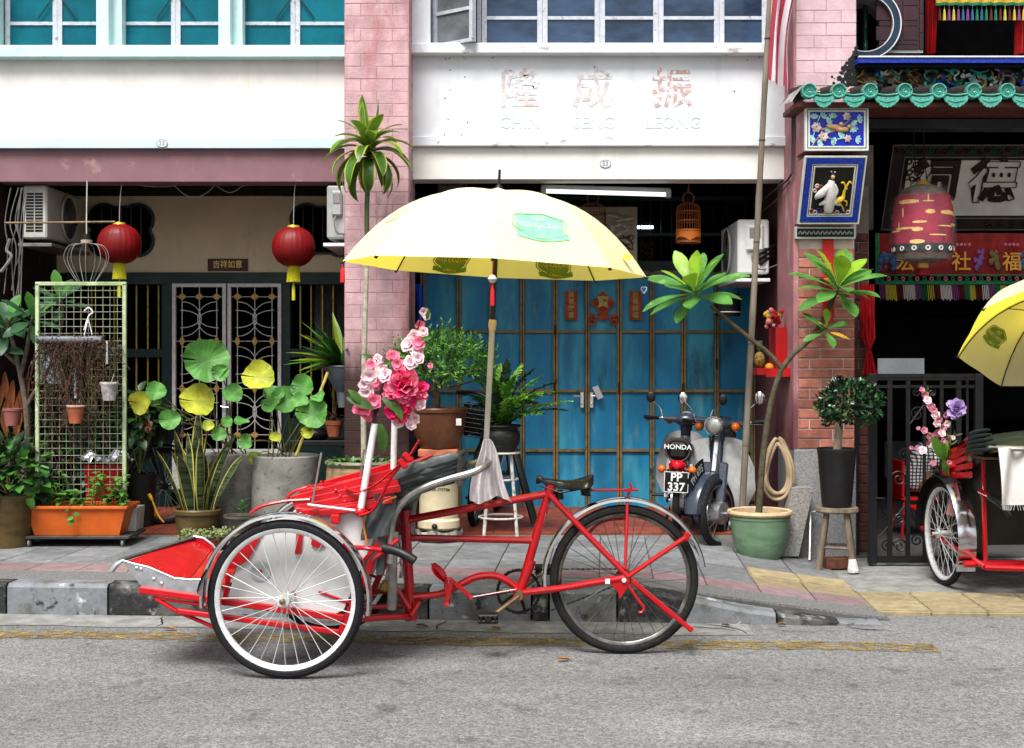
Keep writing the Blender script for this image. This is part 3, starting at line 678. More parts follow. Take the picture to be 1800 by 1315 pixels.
dr.tube([(-.05+.1*k/8,-.003,-.02-.012*(1-(k/4-1)**2)) for k in range(9)],.004,4)
drm=dr.mesh('drip_tile',GLZ); tr=MB()
tr.grid(lambda u,v:((u-.5)*.17,v*.42,v*.06-.035*(1-(2*u-1)**2)+.03),8,3); tr.grid(lambda u,v:((u-.5)*.17,-.001,-.035*(1-(2*u-1)**2)+.03-.012*v),8,1); trm=tr.mesh('trough_tile',MOSS)
dx=[1422,1474,1529,1590,1650,1711,1770]+[1830+60*k for k in range(5)]
for k,px in enumerate(dx):
    p=(XE(px),8.95,ZE(160)); inst('round_tile',dme,TP,p); inst('cover_tile',cme,TP,V(p)+V((0,.012,0)))
    if k+1<len(dx):
        m_=(px+dx[k+1])/2-1; s_=(dx[k+1]-px)/60; inst('drip_tile',drm,TP,(XE(m_),8.94,ZE(171)),None,(s_,1,1)); inst('trough_tile',trm,TP,(XE(m_),8.955,ZE(165)),None,(s_,1,1))
mb=MB(); mb.bb((XE(1400),9.0,ZE(186)),(6,9.4,ZE(177)),.004); mb.build('eave_board',mat('eave_red_board',(.13,.04,.03),.7,var=.2),TP,0)
mb=MB(); mb.add([(XE(1396),8.96,ZE(172)),(XE(1412),8.95,ZE(150)),(XE(1412),9.4,ZE(140)),(XE(1393),9.4,ZE(165)),(XE(1393),8.96,ZE(178))],[(0,1,2,3),(4,0,3)]); mb.build('eave_end',mat('eave_end_plaster',(.35,.33,.3),.9,var=.3,scale=10),TP,0)
for px in (1438,1490):   # striped tile sides
    q=MB()
    for j in range(3): q.box((XE(px+1),8.948,ZE(156+5*j)),(.017,.01,.008))
    q.build('tile_stripe',mat('stripe_salmon',(.6,.35,.25),.7),TP,0)
mb=MB(); mb.bb((XE(1505),9.62,1.42+.16*10.1),(6,9.8,ZE(178))); mb.build('lintel_beam',mat('dark_grey_beam',(.035,.037,.04),.45,var=.35,scale=3,world=True),TP,0)
# ceramic plaques corbelled out from the pillar
PLB=mat('plaque_blue',(.006,.03,.42),.25,var=.12,scale=8); PLW=mat('plaque_white',(.62,.62,.58),.4,var=.1); PLT=mat('plaque_teal_line',(.06,.2,.19),.4); PLK=mat('plaque_black',(.008,.008,.008),.4)
def plaque(c4,name,rings,inner,parent=TP):
    """c4: four world corners tl,tr,br,bl; nested frames as separate raised strips"""
    tl,tr_,br,bl=[V(p) for p in c4]; n=(tr_-tl).cross(bl-tl).normalized()
    n=-n if n.y>0 else n
    def cor(i):
        ax=(tr_-tl).normalized(); ay=(bl-tl).normalized(); return [tl+ax*i+ay*i,tr_-ax*i+ay*i,br-ax*i-ay*i,bl+ax*i-ay*i]
    q=MB(); q.prism([p-n*.001 for p in cor(0)],V((0,.03,0))); q2=MB(); q2.prism([p+V((0,.031,0)) for p in cor(.004)],V((0,.28,0))); q2.build('corbel',SP,parent,0); root=q.build(name,PLW,parent,0)
    i=0
    for w_,h_,m in rings:
        a,b=cor(i),cor(i+w_); q=MB(); vs=[p+n*h_ for p in a]+[p+n*h_ for p in b]+[p-n*.002 for p in a]+[p-n*.002 for p in b]; fs=[]
        for k in range(4):
            j=(k+1)%4; fs+=[(k,j,4+j,4+k),(8+k,8+j,j,k),(4+k,4+j,12+j,12+k)]
        q.add(vs,fs); q.build('plaque_border',m,root,0); i+=w_
    q=MB(); q.add([p+n*.001 for p in cor(i)],[(0,1,2,3)]); q.build('plaque_field',inner,root,0)
    return root,n,cor(i)
p1c=[P(1415,189,9.05),P(1526,189,9.05),P(1526,265,9.05),P(1415,265,9.05)]
r1,n1,i1=plaque(p1c,'ceramic_plaque',[(.012,.012,PLW),(.008,.006,PLT),(.01,.012,PLW)],PLB)
def onp(c4,u,v,off): tl,tr_,br,bl=c4; return tl+(tr_-tl)*u+(bl-tl)*v+off
def deco(root,c4,n,u,v,kind,m,s=1.,ang=0):
    q=MB(); c=None if kind=="twig" else onp(c4,u,v,n*.006)
    if kind=='flower':
        for r_,h_ in ((.03,.004),(.02,.01)):
            for k in range(6):
                a=k*pi/3+r_*30; q.leaf(c+n*h_,(cos(a),-.4,sin(a)),n,r_*s,r_*.95*s,.5,.1,3,'ovate')
    elif kind=='leaf':
        for k in range(4):
            a=R(ang+(-40,-10,25,60)[k]); q.leaf(c,(cos(a),-.15,sin(a)),n,.035*s,.02*s,.2,.15,3)
    elif kind=='twig': q.tube(curve([onp(c4,a,b,n*.006) for a,b in u],4),.0035,5)
    elif kind=='bird':
        q.ball(c,.028*s,10,7,(1.5,.5,.62)); q.ball(c+V((.04*s,-.004,.016*s)),.014*s,8,6); q.leaf(c+V((-.03*s,0,0)),(-1,0,-.3),n,.06*s,.016,0,.1,3); q.leaf(c+V((.0,-.014,.008)),(-1,0,.05),n,.05*s,.022*s,0,.1,3)
    q.build('plaque_relief',m,root)
RW=mat('relief_white_pink',(.6,.5,.47),.4,var=.3,scale=40); RR=mat('relief_maroon',(.22,.06,.05),.4,var=.3); RA=mat('relief_aqua',(.35,.58,.55),.4,var=.25,scale=40); RO=mat('relief_tan',(.45,.3,.16),.4,var=.25,scale=40)
deco(r1,i1,n1,[(.05,.98),(.2,.7),(.45,.55),(.62,.4),(.75,.2)],0,'twig',RO); deco(r1,i1,n1,[(.2,.7),(.45,.8),(.7,.75)],0,'twig',RA); deco(r1,i1,n1,[(.04,.9),(.12,.4),(.2,.1)],0,'twig',RA)
for u,v,s in ((.12,.45,1.25),(.25,.72,1.2),(.68,.13,1.0),(.7,.78,.9)): deco(r1,i1,n1,u,v,'flower',RW,s); deco(r1,i1,n1,u,v,'flower',RR,s*.5)
for u,v,a in ((.08,.2,80),(.22,.15,30),(.42,.18,70),(.32,.3,20),(.78,.3,-50),(.88,.22,0),(.8,.45,-80),(.08,.75,200),(.4,.85,-20),(.55,.72,30),(.15,.95,10),(.85,.8,-20),(.38,.55,150)): deco(r1,i1,n1,u,v,'leaf',RA,1.1,a)
deco(r1,i1,n1,.45,.45,'bird',RO,1.15); deco(r1,i1,n1,.6,.52,'bird',RO,1.15)
p2c=[P(1415,274,9.06),P(1524,274,9.06),P(1509,393,9.27),P(1402,393,9.27)]
r2,n2,i2=plaque(p2c,'ceramic_plaque',[(.01,.012,PLW),(.005,.004,PLT),(.038,.014,BLU),(.008,.01,PLW),(.006,.003,PLK),(.008,.012,PLW)],PLK)
def fig(pts,r,m,n_=8,flat=1.): q=MB(); q.tube([onp(i2,u,v,n2*(.012+(w_ if w_ else 0))) for u,v,w_ in pts],r,n_,flat=flat); q.build('plaque_relief',m,r2)
PW=mat('figure_white_glaze',(.62,.6,.58),.35,var=.12,scale=30); PY=mat('figure_yellow_glaze',(.6,.42,.05),.35,var=.12); PK=mat('figure_hair',(.01,.01,.012),.4); SKN=mat('figure_skin_glaze',(.55,.36,.22),.45,var=.1)
fig(curve([(.46,.28,0),(.44,.42,.006),(.47,.6,.006),(.46,.78,.004),(.46,.95,0)],4),[.018+.022*sin(k/16*2.6) for k in range(17)],PW,10)   # robe
fig(curve([(.4,.36,.01),(.25,.52,.012),(.12,.62,.008),(.1,.68,.004)],4),[.014,.018,.022,.025,.027,.027,.025,.022,.018,.014,.01,.008,.006],PW)   # long sleeve
fig(curve([(.52,.36,.01),(.6,.5,.014),(.55,.6,.016),(.5,.62,.018)],4),.013,PW)
fig(curve([(.2,.8,.006),(.4,.72,.012),(.6,.74,.012),(.75,.8,.01)],4),[.006+.016*sin(pi*k/12) for k in range(13)],PW)
q=MB(); c=onp(i2,.47,.2,n2*.016); q.ball(c,.017,10,8,(.85,.8,1.15)); q.build('plaque_relief',SKN,r2)
q=MB(); q.ball(c+V((0,.004,.012)),.018,9,7,(1,.9,.8)); q.ball(c+V((0,0,.032)),.011,8,6); q.build('plaque_relief',PK,r2)
q=MB(); q.ball(c+V((-.012,-.008,.034)),.006,7,5); q.ball(c+V((.012,-.008,.03)),.006,7,5); q.build('plaque_relief',RW,r2)
fig(curve([(.58,.78,.008),(.68,.7,.012),(.78,.64,.012),(.8,.5,.012),(.84,.42,.014)],4),[.012,.016,.02,.021,.021,.021,.02,.018,.016,.013,.011,.01,.01,.009,.01,.012,.01],PY)   # deer
for pts in ([(.75,.7,.01),(.88,.72,.012),(.9,.82,.008)],[(.7,.72,.01),(.8,.84,.01),(.85,.93,.006)],[(.82,.42,.012),(.76,.32,.01),(.7,.33,.008)],[(.84,.4,.012),(.9,.3,.01),(.96,.34,.008)]): fig(curve(pts,4),.006,PY,6)
fig(curve([(.5,.4,.02),(.52,.6,.024),(.55,.78,.022)],4),.004,RR,5); q=MB(); q.ball(onp(i2,.55,.8,n2*.03),.012,8,6,(.7,.6,1.3)); q.build('plaque_relief',mat('tassel_red',(.5,.01,.02),.5),r2)
for k in range(11):
    u=.03+.094*k; c=onp(i2,u,.94+.03*sin(k*2),n2*.01); q=MB(); q.torus(c,.012,.005,n2,10,5); q.build('plaque_relief',[RR,RW,FC[1]][k%3],r2)
for u,v in ((.1,.4),(.06,.5),(.13,.47),(.2,.42)): q=MB(); q.torus(onp(i2,u,v,n2*.01),.01,.006,n2,10,5); q.build('plaque_relief',[RR,RW][int(u*50)%2],r2)
p3c=[P(1398,399,9.34),P(1503,399,9.34),P(1503,419,9.36),P(1398,419,9.36)]
r3,n3,i3=plaque(p3c,'ceramic_plaque',[(.008,.012,PLW),(.006,.004,PLT)],PLK)
for k in range(12):
    q=MB(); q.tube(curve([onp(i3,.06+k*.08+a,.5+b,n3*.006) for a,b in ((-.04,.2),(-.01,-.25),(.02,.2),(.04,-.1))],3),.004,4); q.build('plaque_relief',mat('relief_grey',(.4,.4,.4),.5),r3)
# jamb of dark brick, hall behind
DB=mat('dark_jamb_brick',(.1,.03,.025),.75,var=.2,scale=12,rnd_=.3,world=True); DMJ=mat('jamb_mortar',(.2,.17,.16),.9,world=True)
mb=MB(); mb.bb((2.395,9.604,.02),(2.53,9.95,2.62)); mb.build('jamb_core',DMJ,TP,0)
brickface(TP,2.4,2.53,9.6,.03,2.35,.0685,DB,bc,[(1.,),(.45,.55)],gap=.009)
mb=MB(); mb.bb((2.39,9.5,.02),(2.437,9.59,1.2)); mb.build('door_post',IRON,TP,0)
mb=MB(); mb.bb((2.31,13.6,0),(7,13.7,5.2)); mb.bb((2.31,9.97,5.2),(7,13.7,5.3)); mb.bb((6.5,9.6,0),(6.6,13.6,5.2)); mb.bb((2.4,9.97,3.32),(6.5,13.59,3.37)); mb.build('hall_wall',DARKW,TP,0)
mb=MB(); mb.bb(P(1540,740,13.5),P(1800,560,13.55)); mb.build('hall_panel',mat('hall_grey_panel',(.007,.007,.0075),.8,spec=.1,var=.3,scale=2),TP,0)
mb=MB(); mb.bb(P(1545,657,13.4),P(1622,630,13.45)); mb.build('hall_window_glow',mat('hall_reflection_glow',(.4,.42,.44),.5,var=.4,scale=3,emit=.14),TP,0)  # pane's own glow stands in for a whitish window reflection
mb=MB(); mb.bb(P(1555,840,12.8),P(1640,775,12.9)); mb.build('hall_panel',mat('hall_board',(.06,.06,.06),.7,var=.3),TP,0)
# narrow framed board on the jamb side wall
mb=MB(); mb.bb(P(1512,404,10.1),P(1534,256,10.12)); mb.build('side_board',mat('side_board_grey',(.12,.1,.09),.8,var=.2),TP,0)
# ---------- things hung in the temple front ----------
RED=mat('red_cloth',(.4,.006,.012),.75,var=.2,scale=8,transl=.15)
q=MB(); dn=V((0,.36,-.637)).normalized(); tl=P(1570,254,10.6); L_=.731
SB=thing('signboard','white honour board with maroon brush characters leaning out above the hall entrance','signboard',tl+V((.8,.2,-.6)))
nB=V((1,0,0)).cross(-dn).normalized(); nB=nB if nB.y<0 else -nB
q.prism([tl,tl+V((2.2,0,0)),tl+V((2.2,0,0))+dn*L_,tl+dn*L_],-nB*.04); q.build('board_frame',mat('board_frame_dark',(.03,.02,.018),.5,var=.2),SB,0)
def onb(x,y,o=.0): return tl+V((x,0,0))+dn*y+nB*o
def strip(x0,y0,x1,y1,o,t,m,name):
    q=MB(); q.prism([onb(x0,y0,o),onb(x1,y0,o),onb(x1,y1,o),onb(x0,y1,o)],-nB*t); return q.build(name,m,SB,0)
BRD=mat('board_white',(.9,.86,.8),.6,var=.08,scale=4)
LINE=mat('board_line_grey',(.25,.22,.2),.6)
strip(0,0,2.2,.008,.006,.005,LINE,'frame_line'); strip(0,L_-.008,2.2,L_,.006,.005,LINE,'frame_line'); strip(0,.009,.008,L_-.009,.006,.005,LINE,'frame_line')
strip(.1,.1,2.2,.11,.008,.006,LINE,'frame_line'); strip(.1,L_-.11,2.2,L_-.1,.008,.006,LINE,'frame_line'); strip(.1,.111,.108,L_-.111,.008,.006,LINE,'frame_line')
strip(.14,.13,2.2,L_-.13,.008,.006,BRD,'board_panel')
for k in range(40):
    q=MB(); x=.03+.055*k; y=.05+.012*sin(k*2.2); q.torus(onb(x,y,.01),.018,.006,nB,10,4); 
    q.build('frame_scroll',[GILT,FC[4],FC[0]][k%3],SB)
for k in range(22):
    q=MB(); q.torus(onb(.16+.1*k if k>6 else .13+.02*rnd.random()*6,L_-.05 if k>6 else .14+.035*k*rnd.random(),.016),.02,.006,nB,10,4); q.build('frame_scroll',FC[4],SB)
for k in range(7):
    x=.15+rnd.random()*.12; y=.14+rnd.random()*(.24-(x-.15)); q=MB(); q.torus(onb(x,y,.014),.018,.006,nB,10,4); q.build('frame_scroll',FC[4],SB)
MARO=mat('maroon_brush_ink',(.05,.012,.012),.5,var=.2)
for ch,px in (('祠',1640),('德',1741)):
    q=MB(); x=(px-CX)/2380*10.8-tl.x; y=.325; q.text(ch,.385,facing(onb(x,y,.018),V((1,0,0)),-dn),.02,bold=.03); q.build('brush_character',MARO,SB,0)
# embroidered banner
BN=thing('banner','long red embroidered banner with gold characters and coloured fringe across the hall','banner',P(1690,500,10.2))
bx0=P(1538,410,10.2).x; bz0=P(0,500,10.2).z; bz1=P(0,410,10.2).z
wav=lambda x:10.2+.012*sin(x*31)+.008*sin(x*13)
mb=MB(); mb.grid(lambda u,v:V((bx0+.03+u*2.0,wav(u*2.0),bz0+.06+v*(bz1-bz0-.06))),110,2); mb.build('banner_cloth',mat('banner_red',(.2,.004,.005),.7,var=.2,scale=9),BN)
GRB=mat('banner_green',(.01,.18,.08),.7,var=.2,scale=20)
mb=MB(); mb.grid(lambda u,v:V((bx0+u*2.03,wav(u*2)-.004,bz0+.0+v*.028)),110,1); mb.grid(lambda u,v:V((bx0+u*.03,10.19,bz0+.028+v*(bz1-bz0-.028))),1,1); mb.grid(lambda u,v:V((bx0+.03+u*2.0,wav(u*2)-.004,bz0+.065+v*.01)),110,1); mb.build('banner_border',GRB,BN)
GOLDT=mat('gold_thread',(.6,.32,.04),.5,var=.15)
for ch,px in (('福',1779),('社',1690),('宏',1592)):
    q=MB(); q.text(ch,.15,facing(P(px,462,10.17)),.004,bold=.012); q.build('gold_character',GOLDT,BN,0)
EMB=[mat('thread_purple',(.2,.08,.25),.6,var=.3,scale=60),mat('thread_blue',(.03,.12,.25),.6,var=.3,scale=60),mat('thread_olive',(.15,.13,.03),.6,var=.3,scale=60),mat('thread_pink',(.5,.15,.2),.6,var=.3,scale=60)]
for px in (1552,1570,1722,1748,1795,1830):
    q=MB()
    for j in range(10): q.ball(P(px+rnd.uniform(-7,7),455+rnd.uniform(-15,18),10.175),rnd.uniform(.01,.022),7,5,(1,.3,1.3))
    q.build('embroidered_figure',EMB[px%3],BN)
for k in range(24):
    q=MB(); q.torus(P(1550+12.5*k,490,10.17),.012,.005,V((0,1,0)),8,4); q.build('embroidered_rosette',EMB[3] if k%2 else GRB,BN)
for px in (1695,1780): q=MB(); [q.ball(P(px+a,430,10.17),.012,7,5,(1,.3,1)) for a in (-12,-5,2,9)]; q.build('embroidered_figure',EMB[3],BN)
FR=[mat('fringe_dark_red',(.12,.015,.02),.7),mat('fringe_yellow',(.45,.42,.06),.7),mat('fringe_white',(.5,.48,.46),.7),mat('fringe_green',(.02,.15,.08),.7),mat('fringe_violet',(.2,.06,.2),.7)]
seq=[4,1,1,0,2,2,4,3,1,0,2,2,4,0,3,1,0,2,4,3,1,0]
for k,c in enumerate(seq*2):
    q=MB()
    for j in range(4):
        x=bx0+.03+(k*4+j)*.0115; q.tube([(x,wav(x)-.0,bz0-.004),(x+.01,wav(x),bz0-.115+rnd.uniform(-.01,.01))],.004,4)
    q.build('fringe',FR[c],BN)
# big lantern in plastic
LC=V(((1622-CX)/2380*9.55,9.55,0)); zl=lambda y:H+(HY-y)/2380*9.55; pr=lambda r:r/2380*9.55
LN=thing('lantern','big crimson paper lantern with gold strokes wrapped in clear plastic, hung at the temple entrance','lantern',LC+V((0,0,zl(485))))
prof=[(.0,zl(327)),(pr(18),zl(326)),(pr(34),zl(332)),(pr(46),zl(345)),(pr(51),zl(365)),(pr(53),zl(395)),(pr(53),zl(425)),(pr(50),zl(447)),(pr(44),zl(455)),(pr(10),zl(463))]
LRED=mat('lantern_crimson',(.42,.02,.075),.55,var=.25,scale=5,transl=.2,layers=(((.16,.008,.02),5,.55,.7,(1,1,.3)),((.38,.06,.1),6,.6,.72,(1,1,.2),.6)))
mb=MB(); mb.lathe([(r,z) for r,z in prof[3:8]],36,(LC.x,LC.y,0)); mb.build('lantern_body',LRED,LN)
GB=mat('lantern_grey_paper',(.2,.16,.13),.7,var=.3,scale=20)
mb=MB(); mb.lathe(prof[:4],36,(LC.x,LC.y,0)); mb.lathe(prof[7:],36,(LC.x,LC.y,0)); mb.build('lantern_ends',GB,LN)
def rl(z):
    for (r0,z0),(r1,z1) in zip(prof,prof[1:]):
        if z0>=z>=z1: return r0+(r1-r0)*(z0-z)/(z0-z1+1e-9)
    return pr(50)
GST=mat('lantern_gold_stroke',(.75,.5,.2),.5,var=.2,scale=20)
for k in range(36):
    a=rnd.uniform(0,2*pi) if k>16 else rnd.uniform(pi*1.05,pi*1.95); z0=zl(rnd.choice([358,376,384,398,405,418,428,436])+rnd.uniform(-4,4)); wd=rnd.uniform(.25,.9); h_=rnd.choice([.01,.016,.03]); v_=rnd.random()<.15
    if v_: wd,h_=.05,.07
    q=MB(); q.grid(lambda u,v:V((LC.x+(rl(z0)+.003)*cos(a+u*wd),LC.y+(rl(z0)+.003)*sin(a+u*wd),z0+(v-.5)*h_*(.5+.5*sin(3.1*u+.05)))),8,1); q.build('gold_stroke',GST,LN)
mb=MB(); mb.lathe([(pr(53.3),zl(431)),(pr(52.2),zl(437)),(pr(50.6),zl(446))],36,(LC.x,LC.y,0)); mb.build('lantern_band',mat('band_green_black',(.03,.05,.045),.5,var=.3,scale=20),LN)
for k in range(14):
    a=2*pi*k/14+.1; q=MB(); q.torus(V((LC.x+pr(51.8)*cos(a),LC.y+pr(51.8)*sin(a),zl(439))),.014,.006,V((cos(a),sin(a),0)),10,5); q.build('band_ring',PW,LN)
mb=MB(); mb.lathe([(0,zl(462)),(pr(10),zl(463)),(pr(11),zl(470)),(pr(9),zl(472))],16,(LC.x,LC.y,0)); mb.lathe([(pr(8),zl(318)),(pr(12),zl(321)),(pr(16),zl(328))],16,(LC.x,LC.y,0)); mb.build('lantern_cap',mat('gold_cap',(.6,.36,.06),.4,metal=.3),LN)
mb=MB(); mb.lathe([(pr(8),zl(472)),(pr(13),zl(484)),(0,zl(486))],16,(LC.x,LC.y,0)); mb.build('lantern_tassel',mat('tassel_dark_red',(.25,.01,.02),.6),LN)
mb=MB(); mb.tube([LC+V((-.03,0,zl(322))),LC+V((-.05,.02,zl(280))),LC+V((-.05,.05,zl(225)))],.004,5); mb.tube([LC+V((.03,0,zl(322))),LC+V((.02,.02,zl(280))),LC+V((.02,.05,zl(222)))],.004,5); mb.build('hanging_cord',IRON,LN)
FILM=mat('clear_film',(.85,.85,.85),.12,var=0,alpha=.04,bump=1,bscale=25)
mb=MB(); mb.grid(lambda u,v:V((LC.x+(pr((40,55,56,57,56,50,20)[min(6,int(v*6))])+.006*sin(u*80+v*9))*cos(2*pi*u),LC.y+(pr((40,55,56,57,56,50,20)[min(6,int(v*6))])+.006*sin(u*70))*sin(2*pi*u),zl(328+142*v))),60,12,True); mb.build('plastic_wrap',FILM,LN,60)
# red drape by the jamb and the curtain above
q=MB(); q.grid(lambda u,v:V((P(1519+24*u,0,9.55).x+.02*sin(v*5)*u+(.05*(v) if 1 else 0),9.55+.02*sin(u*22+v*3),H+(HY-(505+ (72 if v<1 else 72)*v))/249)),14,10)
q.v=[]; q.f=[]; q.mi=[]
def drape(u,v):
    y=500+158*v; wd=13 if v<.6 else (13-9*min(1,(v-.6)/.12) if v<.72 else 4+10*(v-.72)/.28); c=1524+5*v
    p=P(c+(u-.5)*2*wd,y,9.52); p.y+=.018*sin(u*25+v*4)*(wd/13); return p
q.grid(drape,18,22); q.thing('red_drape',RED,'red cloth drape tied in a knot against the dark brick jamb','drape')
CT=thing('curtain','red stage curtain with gold valance in the upper temple opening','curtain',P(1720,80,10.2))
for s_,px0,px1 in ((0,1625,1652),(1,1788,1830)):
    q=MB(); q.grid(lambda u,v:V((P(px0+(px1-px0)*u*(1-.35*v if s_==0 else 1)+(0 if s_==0 else -6*v*(1-u)),0,10.2).x,10.2+.03*sin(u*18),P(0,-80+175*v,10.2).z)),22,6); q.build('curtain_panel',RED,CT)
q=MB(); q.grid(lambda u,v:V((P(1645+190*u,0,10.12).x,10.12+.012*sin(u*60),P(0,-60+66*v,10.12).z)),50,2); q.build('valance',mat('gold_valance',(.5,.33,.04),.55,var=.25,scale=40),CT)
q=MB(); q.grid(lambda u,v:V((P(1645+190*u,0,10.11).x,10.115+.012*sin(u*60),P(0,4+5*v,10.11).z)),50,1); q.build('valance_edge',GRB,CT)
tc=[4,3,3,0,0,1,1,2,1,4,3,3,0,0]
for k in range(23):
    q=MB(); p=P(1652+8.2*k,9,10.12); q.tube([p,p+V((0,0,-.03))],.002,4); q.tube([p+V((0,0,-.03)),p+V((0,0,-.045)),p+V((0,0,-.115))],[.004,.008,.013],6); q.build('fringe_tassel',[FR[0],EMB[1],FR[1],GRB,FR[4]][(k*2+k//3)%5],CT)
# ---------- trishaw ----------
REDP=mat('red_bicycle_paint',(.43,.003,.01),.3,var=.05,scale=8,coat=.4,layers=(((.3,.01,.015),5,.52,.68,(1,1,1),.6),((.1,.035,.025),34,.64,.7,(1,1,1),.8),((.45,.3,.27),60,.71,.75,(1,1,1),.7)))
REDW=mat('red_seat_paint',(.48,.004,.014),.35,var=.1,scale=12,coat=.3,layers=(((.25,.02,.02),16,.64,.74,(1,1,1),.7),))
SILV=mat('polished_steel',(.7,.7,.71),.14,metal=1,var=.1,scale=14,layers=(((.3,.24,.22),26,.68,.76,(1,1,1),.5),))
ALU=mat('worn_aluminium',(.55,.56,.57),.35,metal=.85,var=.15,scale=14,layers=(((.2,.19,.18),16,.6,.72,(1,1,1),.6),))
TYRE=mat('black_tyre',(.008,.008,.011),.75,var=.2,scale=30,bump=.3,bscale=90)
TYREG=mat('grey_tyre',(.013,.013,.0125),.8,var=.3,scale=30)
WHP=mat('white_panel_paint',(.6,.6,.59),.45,var=.08,scale=5,layers=(((.4,.38,.36),6,.58,.74,(1,1,.6),.6),((.3,.02,.02),7,.69,.72,(1,1,1),.5)))
WPOLE=mat('white_pole_paint',(.66,.67,.66),.45,var=.1,scale=20,layers=(((.35,.33,.3),14,.62,.72,(1,1,.3),.7),))
GVIN=mat('grey_vinyl',(.075,.085,.085),.42,var=.2,scale=10,bump=.3,bscale=40,layers=(((.16,.17,.17),9,.6,.74,(1,1,1),.5),))
GSTL=mat('bare_grey_steel',(.32,.31,.29),.4,metal=.7,var=.2,scale=14,layers=(((.2,.12,.07),16,.6,.7,(1,1,1),.7),))
BLK=mat('black_rubber',(.012,.012,.012),.5,var=.15,scale=20)
LEATH=mat('black_leather',(.014,.013,.012),.28,var=.25,scale=14,bump=.2,bscale=60)
DKM=mat('dark_oily_metal',(.03,.028,.025),.4,metal=.6,var=.2,scale=30)
RUSTC=mat('rusty_crank',(.25,.17,.1),.45,metal=.6,var=.25,scale=20)
BY=6.45
def T(px,py,y=0.): return P(px,py,BY+y)
def mir(p,dy): return V((p.x+.06*dy,p.y+dy,p.z))
def wheel(root,c,r,axis,tr,tm,rm,hm,ns,sm,rim_w=.016,rim_r=None,wob=.0,spr=.0016):
    """tyre, rim, hub and spokes; axis = axle direction"""
    axis=V(axis).normalized(); x,y,d=frame(axis); q=MB(); q.torus(c,r-tr,tr,axis,64,10); w_=q.build('wheel',tm,root)
    q=MB(); rr=r-2*tr+.004; prof=[(rr-.015,-.45),(rr-.004,-.95),(rr+.006,-1),(rr+.006,1),(rr-.004,.95),(rr-.015,.45),(rr-.015,-.45)]; n=64; vs=[];fs=[]
    for i in range(n):
        a=2*pi*i/n; e=x*cos(a)+y*sin(a)
        for pr_,h in prof: vs.append(c+e*pr_+axis*(h*rim_w))
    k=len(prof)
    for i in range(n):
        j=(i+1)%n
        for m in range(k-1): fs.append((i*k+m,j*k+m,j*k+m+1,i*k+m+1))
    q.add(vs,fs); q.build('rim',rm,w_)
    q=MB(); q.tube([c-axis*.045,c-axis*.036,c-axis*.034,c+axis*.034,c+axis*.036,c+axis*.045],[.03,.03,.018,.018,.03,.03],14); q.tube([c-axis*.075,c+axis*.075],.008,8); q.build('hub',hm,w_)
    q=MB()
    for i in range(ns):
        a=2*pi*i/ns; s_=1 if i%2 else -1; b=a+(.5 if (i//2)%2 else -.5)
        q.tube([c+(x*cos(b)+y*sin(b))*.026+axis*(.034*s_),c+(x*cos(a)+y*sin(a))*(rr-.015)],spr,4,cap=False)
    q.build('spokes',sm,w_); return w_
TR=thing('trishaw','red and silver cycle trishaw parked side-on by the kerb with its grey hood folded down','trishaw',(-.5,BY,0))
SPK=mat('bright_spoke',(.48,.48,.48),.4,metal=.3,var=0); SPD=mat('dull_spoke',(.14,.13,.12),.4,metal=.6,var=0)
# rear wheel
rc=T(1097,1014); rc.z=.355
wheel(TR,rc,.355,(0,1,0),.023,TYREG,mat('dark_chrome_rim',(.25,.24,.22),.25,metal=1,var=.3,scale=14),DKM,36,SPD,.013)
q=MB(); q.torus(rc,.355-.023-.004,.0025,V((0,1,0)),64,4); q.v=[v+V((0,-.0195,0)) for v in q.v]; q.build('tyre_stripe',mat('tyre_yellow_line',(.2,.16,.05),.6),TR)
# front wheels
nc=P(502,1052,5.95); nc.z=.35; axn=V((.06,1,0)).normalized(); fc=nc+axn*1.0
RIMW=mat('painted_rim',(.68,.68,.68),.3,metal=.4,var=.08,scale=20); HUBW=mat('hub_white',(.6,.6,.58),.4,metal=.4,var=.15,scale=30)
for c in (nc,fc):
    w_=wheel(TR,c,.35,axn,.023,TYRE,RIMW,HUBW,32,SPK,.017,spr=.002)
    e=-axn if c is nc else axn
    q=MB(); q.tube([c+e*.047,c+e*.052,c+e*.053],[.028,.028,.01],16); q.build('hub_cap',HUBW,w_); q=MB(); q.tube([c+e*.053,c+e*.075,c+e*.08],[.012,.012,.004],10); q.build('axle_nut',RUSTC,w_)
def fender(name,c,axis,r,w_,a0,a1,m,root,lip=.012,n=36,curl=.0):
    x,y,d=frame(V(axis)); 
    if y.z<0: y=-y
    if x.x<0: x=-x
    q=MB(); pr_=[(-.5,-lip),(-.48,0),(-.25,.006),(0,.009),(.25,.006),(.48,0),(.5,-lip)]
    def f(u,v):
        i=v*(len(pr_)-1); k=min(int(i),len(pr_)-2); t=i-k; a_=pr_[k][0]+(pr_[k+1][0]-pr_[k][0])*t; h=pr_[k][1]+(pr_[k+1][1]-pr_[k][1])*t
        an=R(a0+(a1-a0)*u); return c+(x*cos(an)+y*sin(an))*(r+h+curl*max(0,u-.85)*6*.15)+d*(a_*w_)
    q.grid(f,n,12); return q.build(name,m,root)
fender('fender',rc,(0,1,0),.385,.07,188,9,SILV,TR)
q=MB(); q.leaf(T(1213,955)-V((0,.0,0)),T(1234,980)-T(1213,955),(1,0,1),.09,.066,.15,.12,4,'strap'); q.build('fender_flap',SILV,TR)
for c in (nc,fc): fender('fender',c,axn,.376,.066,186,-10,SILV,TR,.01)
q=MB(); q.leaf(P(366,1000,5.93),P(350,1040,5.93)-P(366,1000,5.93),(-1,0,.3),.13,.1,.1,.1,4,'strap'); q.build('fender_flap',SILV,TR)
